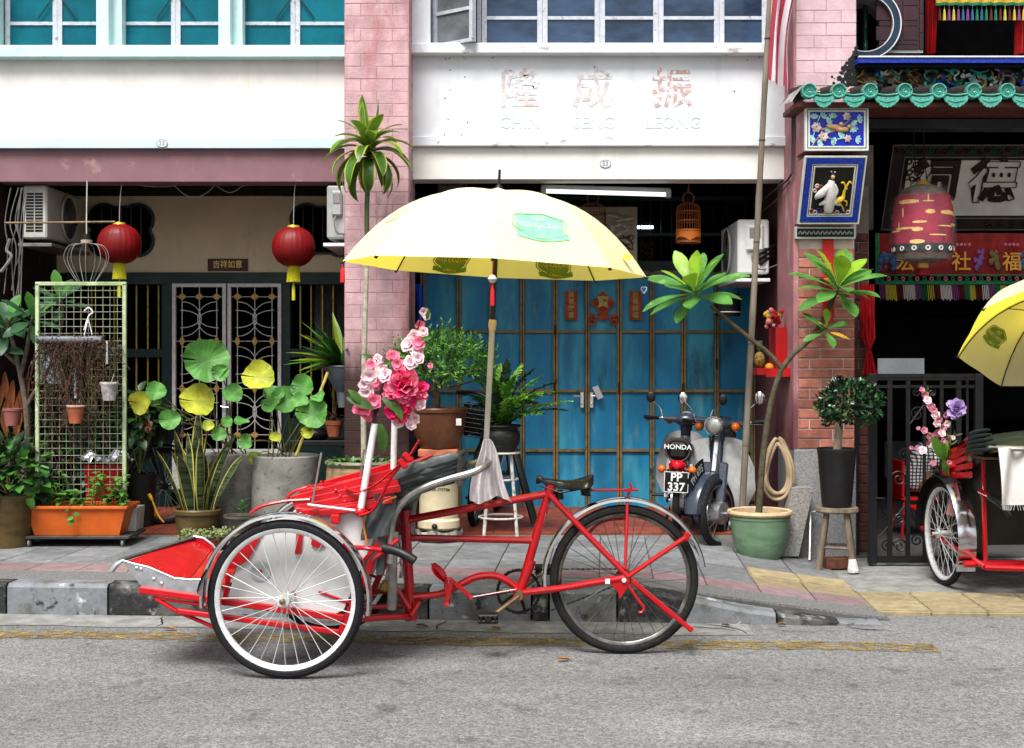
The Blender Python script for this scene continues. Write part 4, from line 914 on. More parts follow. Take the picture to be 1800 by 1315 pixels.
q=MB(); q.tube([mir(T(640,1085,-.5),.0),mir(T(630,1055,-.5),0)],.006,5); q.build('fender_stay',SILV,TR)
# rear frame tubes
def tube(name,pts,r,m=REDP,n=10,root=None,sm=6): q=MB(); q.tube(curve(pts,sm) if len(pts)>2 else pts,r,n); return q.build(name,m,root or TR)
tube('head_tube',[T(712,903),T(722,1082)],.0245,n=14)
q=MB(); q.tube([T(711.5,897),T(712.5,906)],.031,14); q.tube([T(721,1066),T(722.5,1090)],.03,14); q.build('head_lug',REDP,TR)
q=MB(); q.tube([T(711,885),T(711.5,897)],.027,12); q.build('head_cap',BLK,TR)
tube('top_tube',[T(714,914),T(962,868)],.0185)
tube('middle_tube',[T(716,945),T(938,950)],.0165)
tube('seat_tube',[T(966,862),T(917,1030)],.021,n=12)
q=MB(); q.tube([T(968,852),T(964,873)],.025,12); q.build('frame_lug',REDP,TR); q=MB(); q.tube([T(934,985),T(915,1035)],.0245,12); q.build('frame_lug',REDP,TR)
tube('down_tube',[T(724,1050),T(775,1044),T(805,1030),T(835,1015),T(868,1012),T(893,1022),T(915,1040)],.0175)
for s_ in (-1,1):
    tube('seat_stay',[T(966,870,s_*.03),T(1040,948,s_*.055),T(1102,1011,s_*.075)],.0145 if s_<0 else .012)
    tube('chain_stay',[T(915,1042,s_*.03),T(985,1034,s_*.055),T(1050,1023,s_*.075),T(1097,1016,s_*.078)],.016 if s_<0 else .013)
    q=MB(); q.prism([T(1068,1022,s_*.08),T(1095,1008,s_*.08),T(1108,1010,s_*.08),T(1106,1028,s_*.08),T(1090,1052,s_*.08),T(1086,1040,s_*.08)],(0,s_*.006,0)); q.build('dropout',REDP,TR)
    tube('fender_strut',[T(1103,1014,s_*.082),T(1206,944,s_*.06)],.0115); q=MB(); q.box(T(1207,943,s_*.06),(.03,.02,.04),MX.Rotation(R(33),3,'Y'),.004); q.build('strut_end',REDP,TR)
    tube('carrier_leg',[T(1103,875,s_*.02),T(1099,1000,s_*.085)],.008)
q=MB(); q.bar(T(1110,1020,-.09),T(1216,1108,-.09),.022,.03,(0,1,0),.004); q.build('stand_leg',REDP,TR)
q=MB(); q.bar(T(1110,1020,.09),T(1200,1100,.09),.022,.03,(0,1,0),.004); q.tube([T(1214,1106,-.1),T(1214,1106,.1)],.014,10); q.build('stand_leg',REDP,TR)
tube('stand_hook',[T(1104,1028,-.1),T(1122,1055,-.1),T(1132,1068,-.1),T(1128,1076,-.1),T(1122,1076,-.1)],.007,n=6)
q=MB(); q.tube([T(1097,1020,-.1),T(1097,1020,-.085)],.012,6); q.build('axle_nut',SILV,TR)
tube('carrier_rail',[T(1020,862),T(1122,861)],.006); q=MB(); q.tube([T(1103,872),T(1110,855),T(1107,850)],.007,6); q.box(T(1104,862),(.03,.05,.012)); q.build('carrier_clip',REDP,TR)
tube('wheel_guard_loop',[T(1033,940,.05),T(1050,922,.05),T(1070,914,.05),T(1100,911,.05)],.008)
q=MB(); q.box(T(1068,1022,-.101),(.022,.002,.024),None,.0005); q.build('paper_tag',WPOLE,TR)
# saddle
def sad(u,v):   # u nose to tail, v round the section
    hw=.018+.012*u+.068*max(0,min(1,(u-.38)/.42))**1.4; hw*=math.sqrt(max(.02,1-max(0,(u-.88)/.12)**2))*min(1,.5+u*8)
    a=2*pi*v; th=.016+.012*u; z=.012*cos(u*5.2)+.014*u+ (.012 if u<.1 else 0)
    dn=-.02*(abs(cos(a))**6)*(1 if u>.35 else .6)
    return T(943,851)+V((.272*u,-hw*cos(a),z+(th if sin(a)>0 else th*.7)*sin(a)+dn))
q=MB(); q.grid(lambda u,v:sad(v,u),20,22,True); q.build('saddle',LEATH,TR,60)
q=MB(); q.tube([T(946,850),T(945,846),T(956,843)],.012,8)
for s_ in (-1,1):
    q.tube([T(950,854,s_*.012),T(985,866,s_*.03),T(1030,858,s_*.06)],.005,6)
    q.tube([T(1030,855,s_*.06)+V((.022*cos(t*1.3),.022*sin(t*1.3),-.0022*t)) for t in range(20)],.005,5)
q.tube([T(982,862),T(984,878)],.02,10); q.build('saddle_spring',DKM,TR)
tube('seat_post',[T(966,862),T(985,868)],.012,DKM)
# drivetrain
bbk=T(912,1043); q=MB(); q.tube([bbk+V((0,-.045,0)),bbk+V((0,.045,0))],.029,14); q.build('bottom_bracket',REDP,TR)
q=MB(); q.tube([bbk+V((0,-.075,0)),bbk+V((0,-.045,0))],[.02,.024],12); q.build('crank_boss',RUSTC,TR)
cy=V((0,.055,0)); q=MB(); q.torus(bbk+cy,.1,.006,V((0,1,0)),40,6)
for k in range(44): a=2*pi*k/44; q.box(bbk+cy+V((.106*cos(a),0,.106*sin(a))),(.006,.003,.008),MX.Rotation(-a,3,'Y'))
for k in range(5): a=2*pi*k/5; q.tube([bbk+cy,bbk+cy+V((.1*cos(a),0,.1*sin(a)))],.008,5)
q.build('chainring',DKM,TR)
cog=rc+V((0,.055,0)); q=MB(); q.torus(cog,.034,.006,V((0,1,0)),20,6); q.tube([cog-V((0,.005,0)),cog+V((0,.005,0))],.03,14); q.build('sprocket',DKM,TR)
q=MB()
pts=arc(bbk+cy,.108,100,262,14)+[bbk+cy+V((.12,0,-.105)),cog+V((-.05,0,-.045))]+arc(cog,.04,250,440,8)
for i in range(len(pts)):
    a,b=pts[i],pts[(i+1)%len(pts)]; n=max(1,int((b-a).length/.0127))
    for k in range(n): 
        p=a+(b-a)*((k+.5)/n); q.bar(p-(b-a).normalized()*.0055,p+(b-a).normalized()*.0055,.007 if k%2 else .004,.009,(0,1,0))
q.build('chain',DKM,TR,0)
for e,s_ in ((T(866,1082,-.09),-1),(T(958,1004,.1),1)):
    q=MB(); q.tube([bbk+V((0,s_*.07,0)),e],[.012,.009],8); q.build('crank_arm',RUSTC,TR)
    c=e+V((-.02 if s_<0 else 0,s_*.055,0)); q=MB()
    for dz in (-.013,.013): q.box(c+V((0,0,dz)),(.095,.085,.016),None,.005)
    q.tube([c-V((0,.05,0)),c+V((0,.05,0))],.01,8)
    for k in range(4): q.box(c+V((-.033+.022*k,-.045,0)),(.01,.006,.03),None,.002)
    q.build('pedal',BLK,TR)
# brake pedal and linkage
q=MB(); c=T(772,1006,-.06); q.grid(lambda u,v:c+V((.028*(2*v-1)*sin(pi*(.08+.84*u)),(u-.5)*.0+(2*v-1)*.02,(u-.5)*-.0))+ (T(763,990)-T(783,1022))*(.5-u)*1.0,8,4); q.build('brake_pedal',REDP,TR)
q=MB(); q.leaf(T(784,1022,-.06),T(762,990)-T(784,1022),(1,-.3,.6),.115,.05,.2,.1,6,'ovate'); q.build('brake_pedal',REDP,TR)
q=MB(); q.bar(T(783,1018,-.05),T(788,1063,-.05),.022,.012,(0,1,0),.002); q.bar(T(795,1018,-.07),T(783,1066,-.07),.02,.01,(0,1,0),.002); q.bar(T(789,1016,-.06),T(828,1050,-.06),.02,.01,(0,1,0),.002)
for px,py in ((789,1017),(828,1050),(786,1062)): q.tube([T(px,py,-.085),T(px,py,-.04)],.01,8)
q.build('brake_lever',REDP,TR)
tube('brake_rod',[T(828,1050,-.06),T(908,1036,-.06)],.004,n=6); tube('brake_rod',[T(818,1053,-.05),T(905,1040,-.05)],.003,DKM,n=6)
# front chassis
ys=-.36
def plate_(name,pts,m,y=ys,t=.008,both=True,root=None):
    q=MB(); w_=[T(a,b,y) for a,b in pts]; q.prism(w_,(0,t,0)); o=q.build(name,m,root or TR,0)
    if both: q=MB(); q.prism([mir(p,-2*y) for p in w_],(0,t,0)); q.build(name,m,root or TR,0)
    return o
def rail(name,a,b,w_=.03,t=.03,y=ys,m=REDW,both=True):
    q=MB(); q.bar(T(*a,y),T(*b,y),w_,t,(0,1,0),.004); q.build(name,m,TR)
    if both: q=MB(); q.bar(mir(T(*a,y),-2*y),mir(T(*b,y),-2*y),w_,t,(0,1,0),.004); q.build(name,m,TR)
plate_('side_panel',[(398,1058),(420,985),(446,938),(470,915),(560,897),(640,897),(664,930),(640,985),(604,1072),(560,1092),(520,1082)],WHP)
# red shapes on the side panel
plate_('panel_trim',[(392,1000),(420,960),(446,937),(462,936),(436,985),(412,1000)],REDW,ys-.011,.01,False)
plate_('panel_trim',[(522,925),(533,925),(529,974),(518,974)],REDW,ys-.011,.01,False)
q=MB(); c=T(560,950,ys-.004); q.prism([c+V((.034*cos(a/12*6.283)*(1.15 if a%3 else .9),0,.034*sin(a/12*6.283))) for a in range(12)],(0,-.006,0)); q.build('panel_trim',REDW,TR,0)
q=MB(); c=T(458,1004,ys-.004); q.lathe([(0,-.004),(.045,-.004),(.045,0)],24); q.v=[c+V((v.x,v.z,v.y)) for v in q.v]; q.build('reflector_plate',ALU,TR); q=MB(); q.ball(c+V((0,-.006,0)),.009,8,6); q.build('reflector_stud',REDW,TR)
rail('chassis_rail',(246,1036),(606,1086),.03,.04); rail('axle_strut',(268,1050),(386,1068),.012,.02); rail('chassis_strut',(274,1052),(312,1075),.014,.03); rail('chassis_strut',(312,1074),(602,1112),.024,.026)
rail('chassis_strut',(300,1070),(385,1106),.016,.02,ys+.02)
rail('chassis_post',(598,1114),(655,985),.03,.03); rail('chassis_post',(394,1064),(402,1008),.022,.02); rail('chassis_post',(560,1040),(620,1062),.012,.02)
rail('rear_strut',(640,985),(690,930),.02,.02)
for px,py in ((250,1040),(590,1086),(602,1112)):
    q=MB(); a=T(px,py,ys); q.bar(a,mir(a,.72),.03,.03,(0,0,1),.004); q.build('cross_member',REDW,TR)
q=MB(); a=nc+axn*.05; q.tube([a,fc-axn*.05],.014,10); q.build('axle_beam',REDP,TR)
# steering yoke under the head tube
for s_ in (-1,1):
    tube('yoke_arm',[T(722,1086),T(700,1084,s_*.1),T(600,1090,s_*.3)],.016)
q=MB(); q.bar(T(642,1085,-.1),T(716,1082,-.02),.03,.022,(0,0,1),.004); q.build('yoke_plate',REDP,TR); tube('yoke_brace',[T(722,1082,-.05),T(737,1058,-.03)],.012); tube('yoke_brace',[T(720,1070,-.05),T(694,1030,-.05)],.013)
tube('yoke_brace',[T(600,1068,-.2),T(706,1066,.0)],.012); tube('yoke_brace',[T(610,1040,.2),T(712,1040)],.012)
q=MB(); q.box(T(676,1030,-.05),(.04,.025,.055),MX.Rotation(R(25),3,'Y'),.008); q.tube([T(681,1024,-.05),T(686,1010,-.05),T(694,1016,-.05)],.006,6); q.build('padlock',mat('brass_padlock',(.35,.24,.08),.4,metal=.6),TR)
# footwell tray
NL=[T(213,984,ys),T(232,990,ys),T(262,997,ys),T(285,1007,ys),T(306,1016,ys),T(335,1019,ys),T(362,1018,ys)]
FLr=[T(340,943,.36),T(372,957,.36)]
lip0=NL[0]; lip1=T(340,945,.36)
q=MB(); low=[T(388,1056,ys),T(252,1035,ys)]; q.prism(NL+[T(388,1018,ys)]+low,(0,.006,0)); q.build('footwell_side',ALU,TR,0)
q=MB(); q.tube(NL,.0038,6); q.build('footwell_lip',ALU,TR)
q=MB(); fs_=[T(340,943,.36),T(358,946,.36),T(374,958,.36),T(390,985,.36),T(400,1016,.36),T(300,1010,.36)]; q.prism(fs_,(0,.006,0)); q.build('footwell_side',REDW,TR,0)
q=MB(); q.tube(fs_[:5],.007,6); q.build('footwell_lip',ALU,TR)
A0=lip0+V((.03,.01,-.004)); B0=lip1+V((-.01,-.01,-.004)); A1=T(330,1022,ys+.008); B1=T(372,966,.35); A2=T(400,1030,ys+.008); B2=T(420,985,.35)
for (a,b,c,d) in ((A0,B0,B1,A1),(A1+V((.004,0,-.002)),B1+V((.004,0,-.002)),B2,A2)):
    q=MB(); q.prism([a,b,c,d],(0,0,-.006)); q.build('footwell_floor',REDW,TR,0)
q=MB(); q.bar(lip0,lip1,.03,.012,(0,0,1),.003); q.build('footwell_front_edge',mat('weathered_edge',(.1,.1,.085),.8,var=.3,scale=40),TR)
q=MB(); q.tube([T(216,985,ys-.02),T(205,992,ys-.03),T(196,1004,ys-.03)],[.008,.012,.012],8); q.build('tow_peg',ALU,TR)
for px,py in ((240,999),(248,1001),(284,1026),(270,1018)): q=MB(); q.ball(T(px,py,ys-.002),.009,8,5,(1,.5,1)); q.build('bolt',ALU,TR)
for u,v in ((.1,.1),(.1,.9),(.5,.05),(.9,.1),(.85,.9),(.5,.95)): q=MB(); q.ball(A0.lerp(B0,v).lerp(A1.lerp(B1,v),u)+V((0,0,.002)),.006,6,4); q.build('rivet',REDW,TR)
# seat: base, back, arm rails with slats
q=MB(); q.prism([T(445,940,ys+.01),mir(T(445,940,ys+.01),.7),mir(T(650,905,ys+.01),.7),T(650,905,ys+.01)],(0,0,-.03)); q.build('seat_base',REDW,TR,0)
q=MB(); q.prism([T(655,900,ys+.01),mir(T(655,900,ys+.01),.7),mir(T(640,1000,ys+.01),.7),T(640,1000,ys+.01)],(-.012,0,0)); q.build('seat_back_panel',mat('dull_silver_panel',(.3,.3,.3),.45,metal=.4,var=.2,scale=9),TR,0)
q=MB(); q.prism([T(430,1010,ys+.01),mir(T(430,1010,ys+.01),.7),mir(T(445,935,ys+.01),.7),T(445,935,ys+.01)],(.01,0,0)); q.build('seat_front_panel',REDW,TR,0)
rb=[T(524,880,.1),T(526,862,.1),T(545,853,.1),T(580,849,.1),T(620,851,.1),T(650,856,.1),T(650,885,.1)]
q=MB(); q.prism(rb,(0,.03,0)); q.build('far_arm_board',REDW,TR,0)
for y in (-.38,.36):
    sg=lambda p,y=y: p if y<0 else mir(p,.74)
    q=MB(); q.tube(curve([sg(T(441,902,-.38)),sg(T(460,890,-.38)),sg(T(500,881,-.38)),sg(T(545,878,-.38))],5),.014,8,flat=.6); q.build('arm_rail',REDW,TR)
    for k,(a,b) in enumerate((((514,880),(690,832)),((516,888),(700,846)),((520,895),(704,858)),((530,903),(690,878)),((560,903),(668,886)))):
        q=MB(); q.bar(sg(T(*a,-.375-.004*k)),sg(T(*b,-.375-.004*k)),.014,.042 if k<2 else .034,(0,.0,1) if 0 else (.27,0,1),.004); q.build('hood_slat',REDW,TR)
    for k in range(4):
        q=MB(); q.ball(sg(T(590+8*k,862+10*k,-.39)),.008,7,5,(1,.6,1)); q.build('slat_bolt',REDW,TR)
    q=MB(); q.tube([sg(T(510,884,-.36)),sg(T(506,878,-.36)),sg(T(508,872,-.36))],.01,6); q.build('slat_bolt',REDW,TR)
q=MB(); q.tube([T(615,862,.2),T(760,800,.2)],.012,8); q.build('hood_slat',REDW,TR)
# folded vinyl hood: pleats that run back from the pivot, both sides and across
def pleat(k,n=6):
    t=k/(n-1); f0=(690-38*t,842+42*t); f1=(806-6*t,803+42*t)
    w0=.02
    for part in (0,):
        q=MB()
        def fn(u,v):
            px=f0[0]+(f1[0]-f0[0])*u; py=f0[1]+(f1[1]-f0[1])*u-3*sin(u*3.1)
            a=2*pi*v; r=(.012+.02*sin(pi*min(1,u*.9+.08)))*(1+.18*sin(u*9+k*2)+.1*sin(u*23+k)); p=T(px,py,-.37+.012*k)
            return p+V((0,r*.8*cos(a),r*sin(a)*(1.15 if sin(a)>0 else .85)))
        q.grid(fn,18,9); q.build('hood_fold',GVIN,TR)
for k in range(6): pleat(k)
def hoodtop(u,v):   # the bunched cloth across the back
    y=-.37+.74*v; e=.03*sin(pi*v); pl=.014*abs(sin(u*pi*5+.4*sin(v*9)))+.006*sin(v*17+u*8)
    p=T(662+148*u,872-70*u,0); return V((p.x+.06*(y)+.02*sin(v*pi)*u,BY+y,p.z+e*.6+pl-.02*(1-u)))
q=MB(); q.grid(hoodtop,46,20); q.build('hood_cloth',GVIN,TR)
q=MB(); q.grid(lambda u,v:T(800+12*sin(v*2),806+ (56*u),-.37+.0*v)+V((.01*sin(u*9),.74*v,0.01*sin(v*12))),10,14); q.build('hood_cloth',GVIN,TR)
q=MB(); q.grid(lambda u,v:T(640+50*u+6*sin(v*5),872+78*v-10*u,ys-.03)+V((0,.012*sin(u*9+v*4),0)),12,12); q.build('vinyl_flap',GVIN,TR)
q=MB(); q.tube([T(637,880,ys-.035),T(640,930,ys-.04),T(645,955,ys-.04)],.005,6); q.build('orange_piping',mat('orange_piping',(.55,.2,.03),.5),TR)
q=MB(); q.tube(curve([T(697,873,ys-.03),T(672,884,ys-.03),T(668,896,ys-.03)],4),.006,6); q.build('orange_piping',mat('orange_piping',(.55,.2,.03),.5),TR)
# steel push handle loop
hp=[T(686,990,ys),T(688,930,ys),T(696,900,ys),T(716,876,ys),T(745,858,ys),T(790,842,ys),T(830,831,ys),T(851,820,ys+.03)]
mirh=[mir(p,.72) for p in hp[:-1]]; endp=T(858,812,-.2)
q=MB(); q.tube(curve(hp+[T(858,815,-.2),T(858,813,.0),T(852,812,.25)]+mirh[::-1][:],5),.017,10); q.build('push_handle',GSTL,TR)
q=MB(); q.tube(curve([T(668,1010,ys),T(672,960,ys),T(676,925,ys),T(700,890,ys),T(735,868,ys)],5),.02,10,flat=.7); q.build('hood_bow',GVIN,TR)
tube('handlebar_rod',[T(590,962,ys-.02),T(640,963,ys-.06),T(678,968,ys-.1)],.011); q=MB(); q.tube(curve([T(674,963,ys-.1),T(695,968,ys-.12),T(715,977,ys-.14),T(729,986,ys-.15)],5),.021,12); q.build('handlebar_grip',BLK,TR)
q=MB(); q.bar(T(604,954,ys-.03),T(628,972,ys-.03),.03,.04,(0,1,0),.004); q.build('handlebar_clamp',REDP,TR)
tube('brake_cable',[T(655,985,ys-.03),T(700,948,ys-.02)],.01)
q=MB(); q.tube(curve([T(692,935,ys),T(690,990,ys+.02),T(690,1040,ys+.06),T(688,1070,ys+.1)],4),.022,8,flat=.6); q.build('yoke_plate',GSTL,TR)
# thin stay rods, flower tubes, red straps
q=MB(); q.tube([T(549,886,-.42),T(565,796,-.42)],.0055,6); q.build('flag_rod',GSTL,TR)
q=MB(); q.tube([T(628,880,.3),T(640,790,.3)],.005,6); q.build('flag_rod',GSTL,TR)
q=MB(); q.tube([T(541,887,-.42),T(638,899,-.43)],.006,6); q.build('fender_stay',WPOLE,TR)
q=MB(); q.tube([T(633,902,-.42),T(659,745,-.42)],.0155,12); q.build('flower_tube',WPOLE,TR)
q=MB(); q.tube([T(691,850,.3),T(693.5,738,.3)],.0155,12); q.build('flower_tube',WPOLE,TR)
q=MB(); q.ball(T(633,900,-.42),.03,10,8,(1,.8,.8)); q.build('tube_socket',REDW,TR); q=MB(); q.box(T(590,912,-.4),(.042,.04,.042),None,.005); q.build('socket_block',REDW,TR)
def strap(pts,w_):
    c=curve([T(*p) for p in pts],8); q=MB(); n=len(c)-1
    q.tube(c,[w_*(.7+.35*sin(k*1.3)**2) for k in range(n+1)],6,flat=.4); return q.build('red_strap',REDW,TR)
strap([(632,906,-.44),(655,897,-.45),(672,870,-.45),(684,845,-.45),(705,818,-.44),(722,798,-.42),(737,774,-.4)],.017)
strap([(606,856,-.4),(630,864,-.42),(660,852,-.44),(690,828,-.45),(714,806,-.44)],.014)
for p in ((708,815,-.46),(716,804,-.46)): q=MB(); q.box(T(*p),(.026,.02,.05),MX.Rotation(R(-40),3,'Y'),.006); q.build('strap_loop',REDW,TR)
# white rag tied round the umbrella pole
q=MB()
def rag(u,v):
    w_=6+31*v**.8; px=853+11*v+(u-.5)*2*w_+4*sin(v*5+1); py=772+108*v+6*sin(u*7)*v
    p=T(px,py,-.08); p.y+=-.02*sin(u*22+v*3)*(.4+v)+.03*sin(u*pi); return p
q.grid(rag,40,26); rg=q.thing('white_rag',mat('grubby_white_cloth',(.82,.78,.79),.9,var=.1,scale=8,transl=.15,bump=.3,bscale=200,layers=(((.3,.22,.18),9,.64,.74),)),'grubby white rag hanging from the umbrella pole over the push handle','rag',smooth=60)
# ---------- umbrella ----------
CANO=mat('yellow_canopy_cloth',(.95,.935,.64),.8,spec=.1,var=.03,scale=5,transl=.45,bump=.12,bscale=300,tcol=(.97,.83,.08))
CANO2=mat('faded_canopy_cloth',(.9,.88,.74),.8,spec=.1,var=.05,scale=5,transl=.6,bump=.12,bscale=300,tcol=(1,.86,.05))
def umbrella(root,top,axis,rad,rise,a0,cmat,emblem=True,ribm=None,front=None):
    """canopy of eight gores with scalloped rim; axis points up the pole"""
    ax=V(axis).normalized(); x=V((1,0,0)); x=(x-ax*x.dot(ax)).normalized(); y=ax.cross(x)
    def can(r,th,off=0.):
        g=(th-a0)/(pi/4); fr=g-math.floor(g); sag=(abs(2*fr-1))  # 1 at rib
        prof=1-r**2.8; rr=r*rad*(1-.075*(1-sag**1.6)*max(0,r)**2)
        z=-rise*(1-prof)-.018*(1-sag**2)*sin(pi*min(1,r))
        return top+x*(rr*cos(th))+y*(rr*sin(th))+ax*(z+off)
    nrm=lambda r,th: ((can(r,th+.02)-can(r,th-.02)).cross(can(r+.01,th)-can(r-.01,th))).normalized()*-1
    for k in range(8):
        q=MB(); q.grid(lambda u,v:can(.012+.988*v,a0+(k+u)*pi/4),8,14); q.build('canopy_gore',cmat,root,60)
    for k in range(8):
        th=a0+k*pi/4; q=MB(); q.tube([can(r/10,th,-.012) for r in range(0,11)],.0035,5); q.build('rib',ribm or BLK,root)
        q=MB(); q.tube([top-ax*(rise*.62),can(.5,th,-.014)],.003,5); q.build('strut',ribm or BLK,root)
        q=MB(); q.ball(can(1.005,th),.007,6,5); q.build('rib_tip',BLK,root)
    return can,nrm
ux=V((-.052,0,-1)).normalized()*-1; utop=P(876.5,335,BY)
UM=thing('umbrella','wide pale yellow parasol with green print, fixed upright on the nearer trishaw','umbrella',P(851,850,BY))
CTR=(utop,)
can,nrm=umbrella(UM,utop,ux,.725,.375,R(0),CANO)
q=MB(); q.tube([utop-ux*.01,utop+ux*.02,utop+ux*.03,utop+ux*.1],[.02,.016,.007,.006],10); q.build('spike',BLK,UM)
q=MB(); q.tube([utop,P(866,566,BY)],.0105,10); q.tube([P(871,440,BY),P(870.5,452,BY)],.018,10); q.build('upper_pole',BLK,UM)
q=MB(); q.tube([P(866,562,BY),P(865.5,570,BY),P(865,582,BY)],[.017,.02,.015],10); q.build('pole_joint',mat('joint_tape',(.6,.48,.28),.6,var=.15,scale=30),UM)
q=MB(); q.tube([P(865,580,BY),P(851,850,BY)],.0135,12); q.build('lower_pole',mat('bleached_pole',(.5,.48,.43),.6,var=.2,scale=20,stretch=(1,1,.1)),UM)
GPR=mat('green_print',(.02,.36,.26),.7,var=.1,scale=20); GPD=mat('olive_print',(.2,.3,.02),.7,var=.1)
GPALE=mat('pale_green_print',(.24,.66,.36),.7,var=.1,scale=20)
def emblem(th0,r0,s,m,m2,off,flip=1,lines=(('1907',.16,.19),('NASI KANDAR',-.03,.185),('in Malaysia',-.3,.12))):
    """badge with text, laid on the canopy surface; flip=-1 mirrors as seen from below"""
    def fn(v):
        x_,y_=v.x*flip,v.y; r=r0-y_*s; th=th0+x_*s/max(.2,r); return can(r,th)+nrm(r,th)*off(v.z)
    q=MB(); po=[]
    for k in range(48):
        a=2*pi*k/48; rr=1+.05*sin(6*a)+.04*abs(sin(3*a)); po.append(V((.62*rr*cos(a),.3*rr*sin(a),0)))
    vs=[fn(V((0,0,0)))]+[fn(p) for p in po]+[fn(p*.5) for p in po]; n=48
    q.add(vs,[(0,1+n+i,1+n+(i+1)%n) for i in range(n)]+[(1+n+i,1+i,1+(i+1)%n,1+n+(i+1)%n) for i in range(n)])
    q.tube([fn(p*1.1) for p in po],.003,4,closed=True); q.grid(lambda u,v:fn(V(((u-.5)*1.35,-.3+(v-.5)*.12-.04*cos((u-.5)*5),.01))),12,1)
    e=q.build('printed_badge',m,UM)
    for t,yy,h in lines:
        q=MB(); q.text(t,h,None,.0001,bold=.035,fn=lambda v,yy=yy:fn(V((v.x,v.y+yy,.02)))); q.build('printed_lettering',m2,e,0)
emblem(R(-69),.79,.265,GPALE,WPOLE,lambda z:.003+z*.06)
emblem(R(-112),.7,.2,GPALE,CANO,lambda z:.003+z*.06) if 0 else None
emblem(R(112),.915,.2,GPD,mat('print_yellow',(.8,.68,.1),.7),lambda z:-.004-z*.06,-1)
emblem(R(62),.915,.2,GPD,mat('print_yellow',(.8,.68,.1),.7),lambda z:-.004-z*.06,-1)
emblem(R(-158),.7,.2,mat('faint_print',(.75,.8,.5),.7),CANO,lambda z:.003+z*.06)
q=MB(); c=can(.93,R(-22))+nrm(.93,R(-22))*.004; q.leaf(c,(1,0,.1),nrm(.93,R(-22)),.05,.04,0,.1,4,'ovate'); q.build('cloth_patch',mat('orange_patch',(.75,.42,.02),.7),UM)
# charms hung from rib tips
def charm(p,m1,m2,lab,heart=False):
    t=thing('charm',lab,'charm',p-V((0,0,.15)))
    if heart:
        q=MB(); q.tube([p,p-V((0,0,.045))],.0015,4); q.build('cord',DKM,t)
        for s_ in (-1,1): q=MB(); q.tube([p+V((s_*.012*a,0,-.05-b)) for a,b in ((0,.005),(.5,0),(1,.004),(1,.012),(.5,.022),(0,.032))],.004,5); q.build('bead_heart',m1,t)
        return
    q=MB(); q.tube([p,p-V((0,0,.07))],.0015,4); q.build('cord',m2,t)
    q=MB(); q.lathe([(0,.0),(.012,.006),(.02,.02),(.012,.034),(0,.04)],10,p-V((0,0,.108))); q.build('bead',m1,t)
    q=MB(); q.tube([p-V((0,0,.105)),p-V((0,0,.125)),p-V((0,0,.135)),p-V((0,0,.2))],[.002,.004,.008,.009],7); q.build('tassel',m2,t)
TRED=mat('tassel_bright_red',(.6,.01,.03),.6)
charm(can(1.,R(-90)),mat('bead_silver',(.6,.6,.6),.3,metal=.3),TRED,'silver bead charm with red tassel at the near edge of the big parasol')
charm(P(1132,486,BY)-V((0,0,0)),mat('bead_blue',(.3,.45,.7),.4),TRED,'blue and white beaded heart at the right tip of the big parasol',True)
q=MB(); p=can(1.,pi); q.tube([p,p-V((0,0,.03)),p-V((0,0,.04)),p-V((0,0,.1))],[.002,.003,.01,.012],7); q.thing('charm',TRED,'red tassel hanging at the left tip of the big parasol','charm')
# ---------- flowers ----------
PKL=mat('petal_pale_pink',(.85,.66,.69),.6,var=.2,scale=60,transl=.25); PKM=mat('petal_rose',(.88,.24,.36),.6,var=.25,scale=40,transl=.2); PKD=mat('petal_crimson',(.8,.01,.05),.6,var=.2,scale=30,transl=.2); PKC=mat('petal_hot_pink',(.92,.04,.22),.6,var=.2,scale=30,transl=.2)
GLF=mat('fresh_leaf',(.06,.14,.02),.5,var=.25,scale=14,transl=.25); TWG=mat('dark_twig',(.05,.03,.025),.7)
LIL=mat('petal_lilac',(.42,.24,.62),.6,var=.2,scale=30,transl=.2)
def blossom(root,c,d,r,m,name='blossom',n=5,cup=.5):
    d=V(d).normalized(); x,y,_=frame(d); q=MB()
    for ring_ in (0,1):
        for k in range(n):
            a=2*pi*k/n+ring_*.6+rnd.uniform(-.15,.15); e=(x*cos(a)+y*sin(a)); q.leaf(c,e*(1-.3*ring_)+d*(cup+.4*ring_),d,r*(1-.25*ring_),r*1.0,.3,.18,5,'obov')
    q.m=1; q.ball(c+d*r*.15,r*.14,6,5); return q.build(name,[m,PKM],root,60)
def peony(root,c,d,r,ms,name='peony',n=90,cut=-.5):
    d=V(d).normalized()
    for i,m in enumerate(ms):
        q=MB()
        for k in range(n//len(ms)):
            e=rdir(); 
            if e.dot(d)<cut: e=-e
            rr=r*(.55+.45*(i+1)/len(ms))*rnd.uniform(.75,1.05); p=c+e*rr*.35; q.leaf(p,e+rv(.35),d+rv(.4),rr*.6,rr*.46,rnd.uniform(-.9,.5),.22,5,'obov')
        q.build(name,m,root,60)
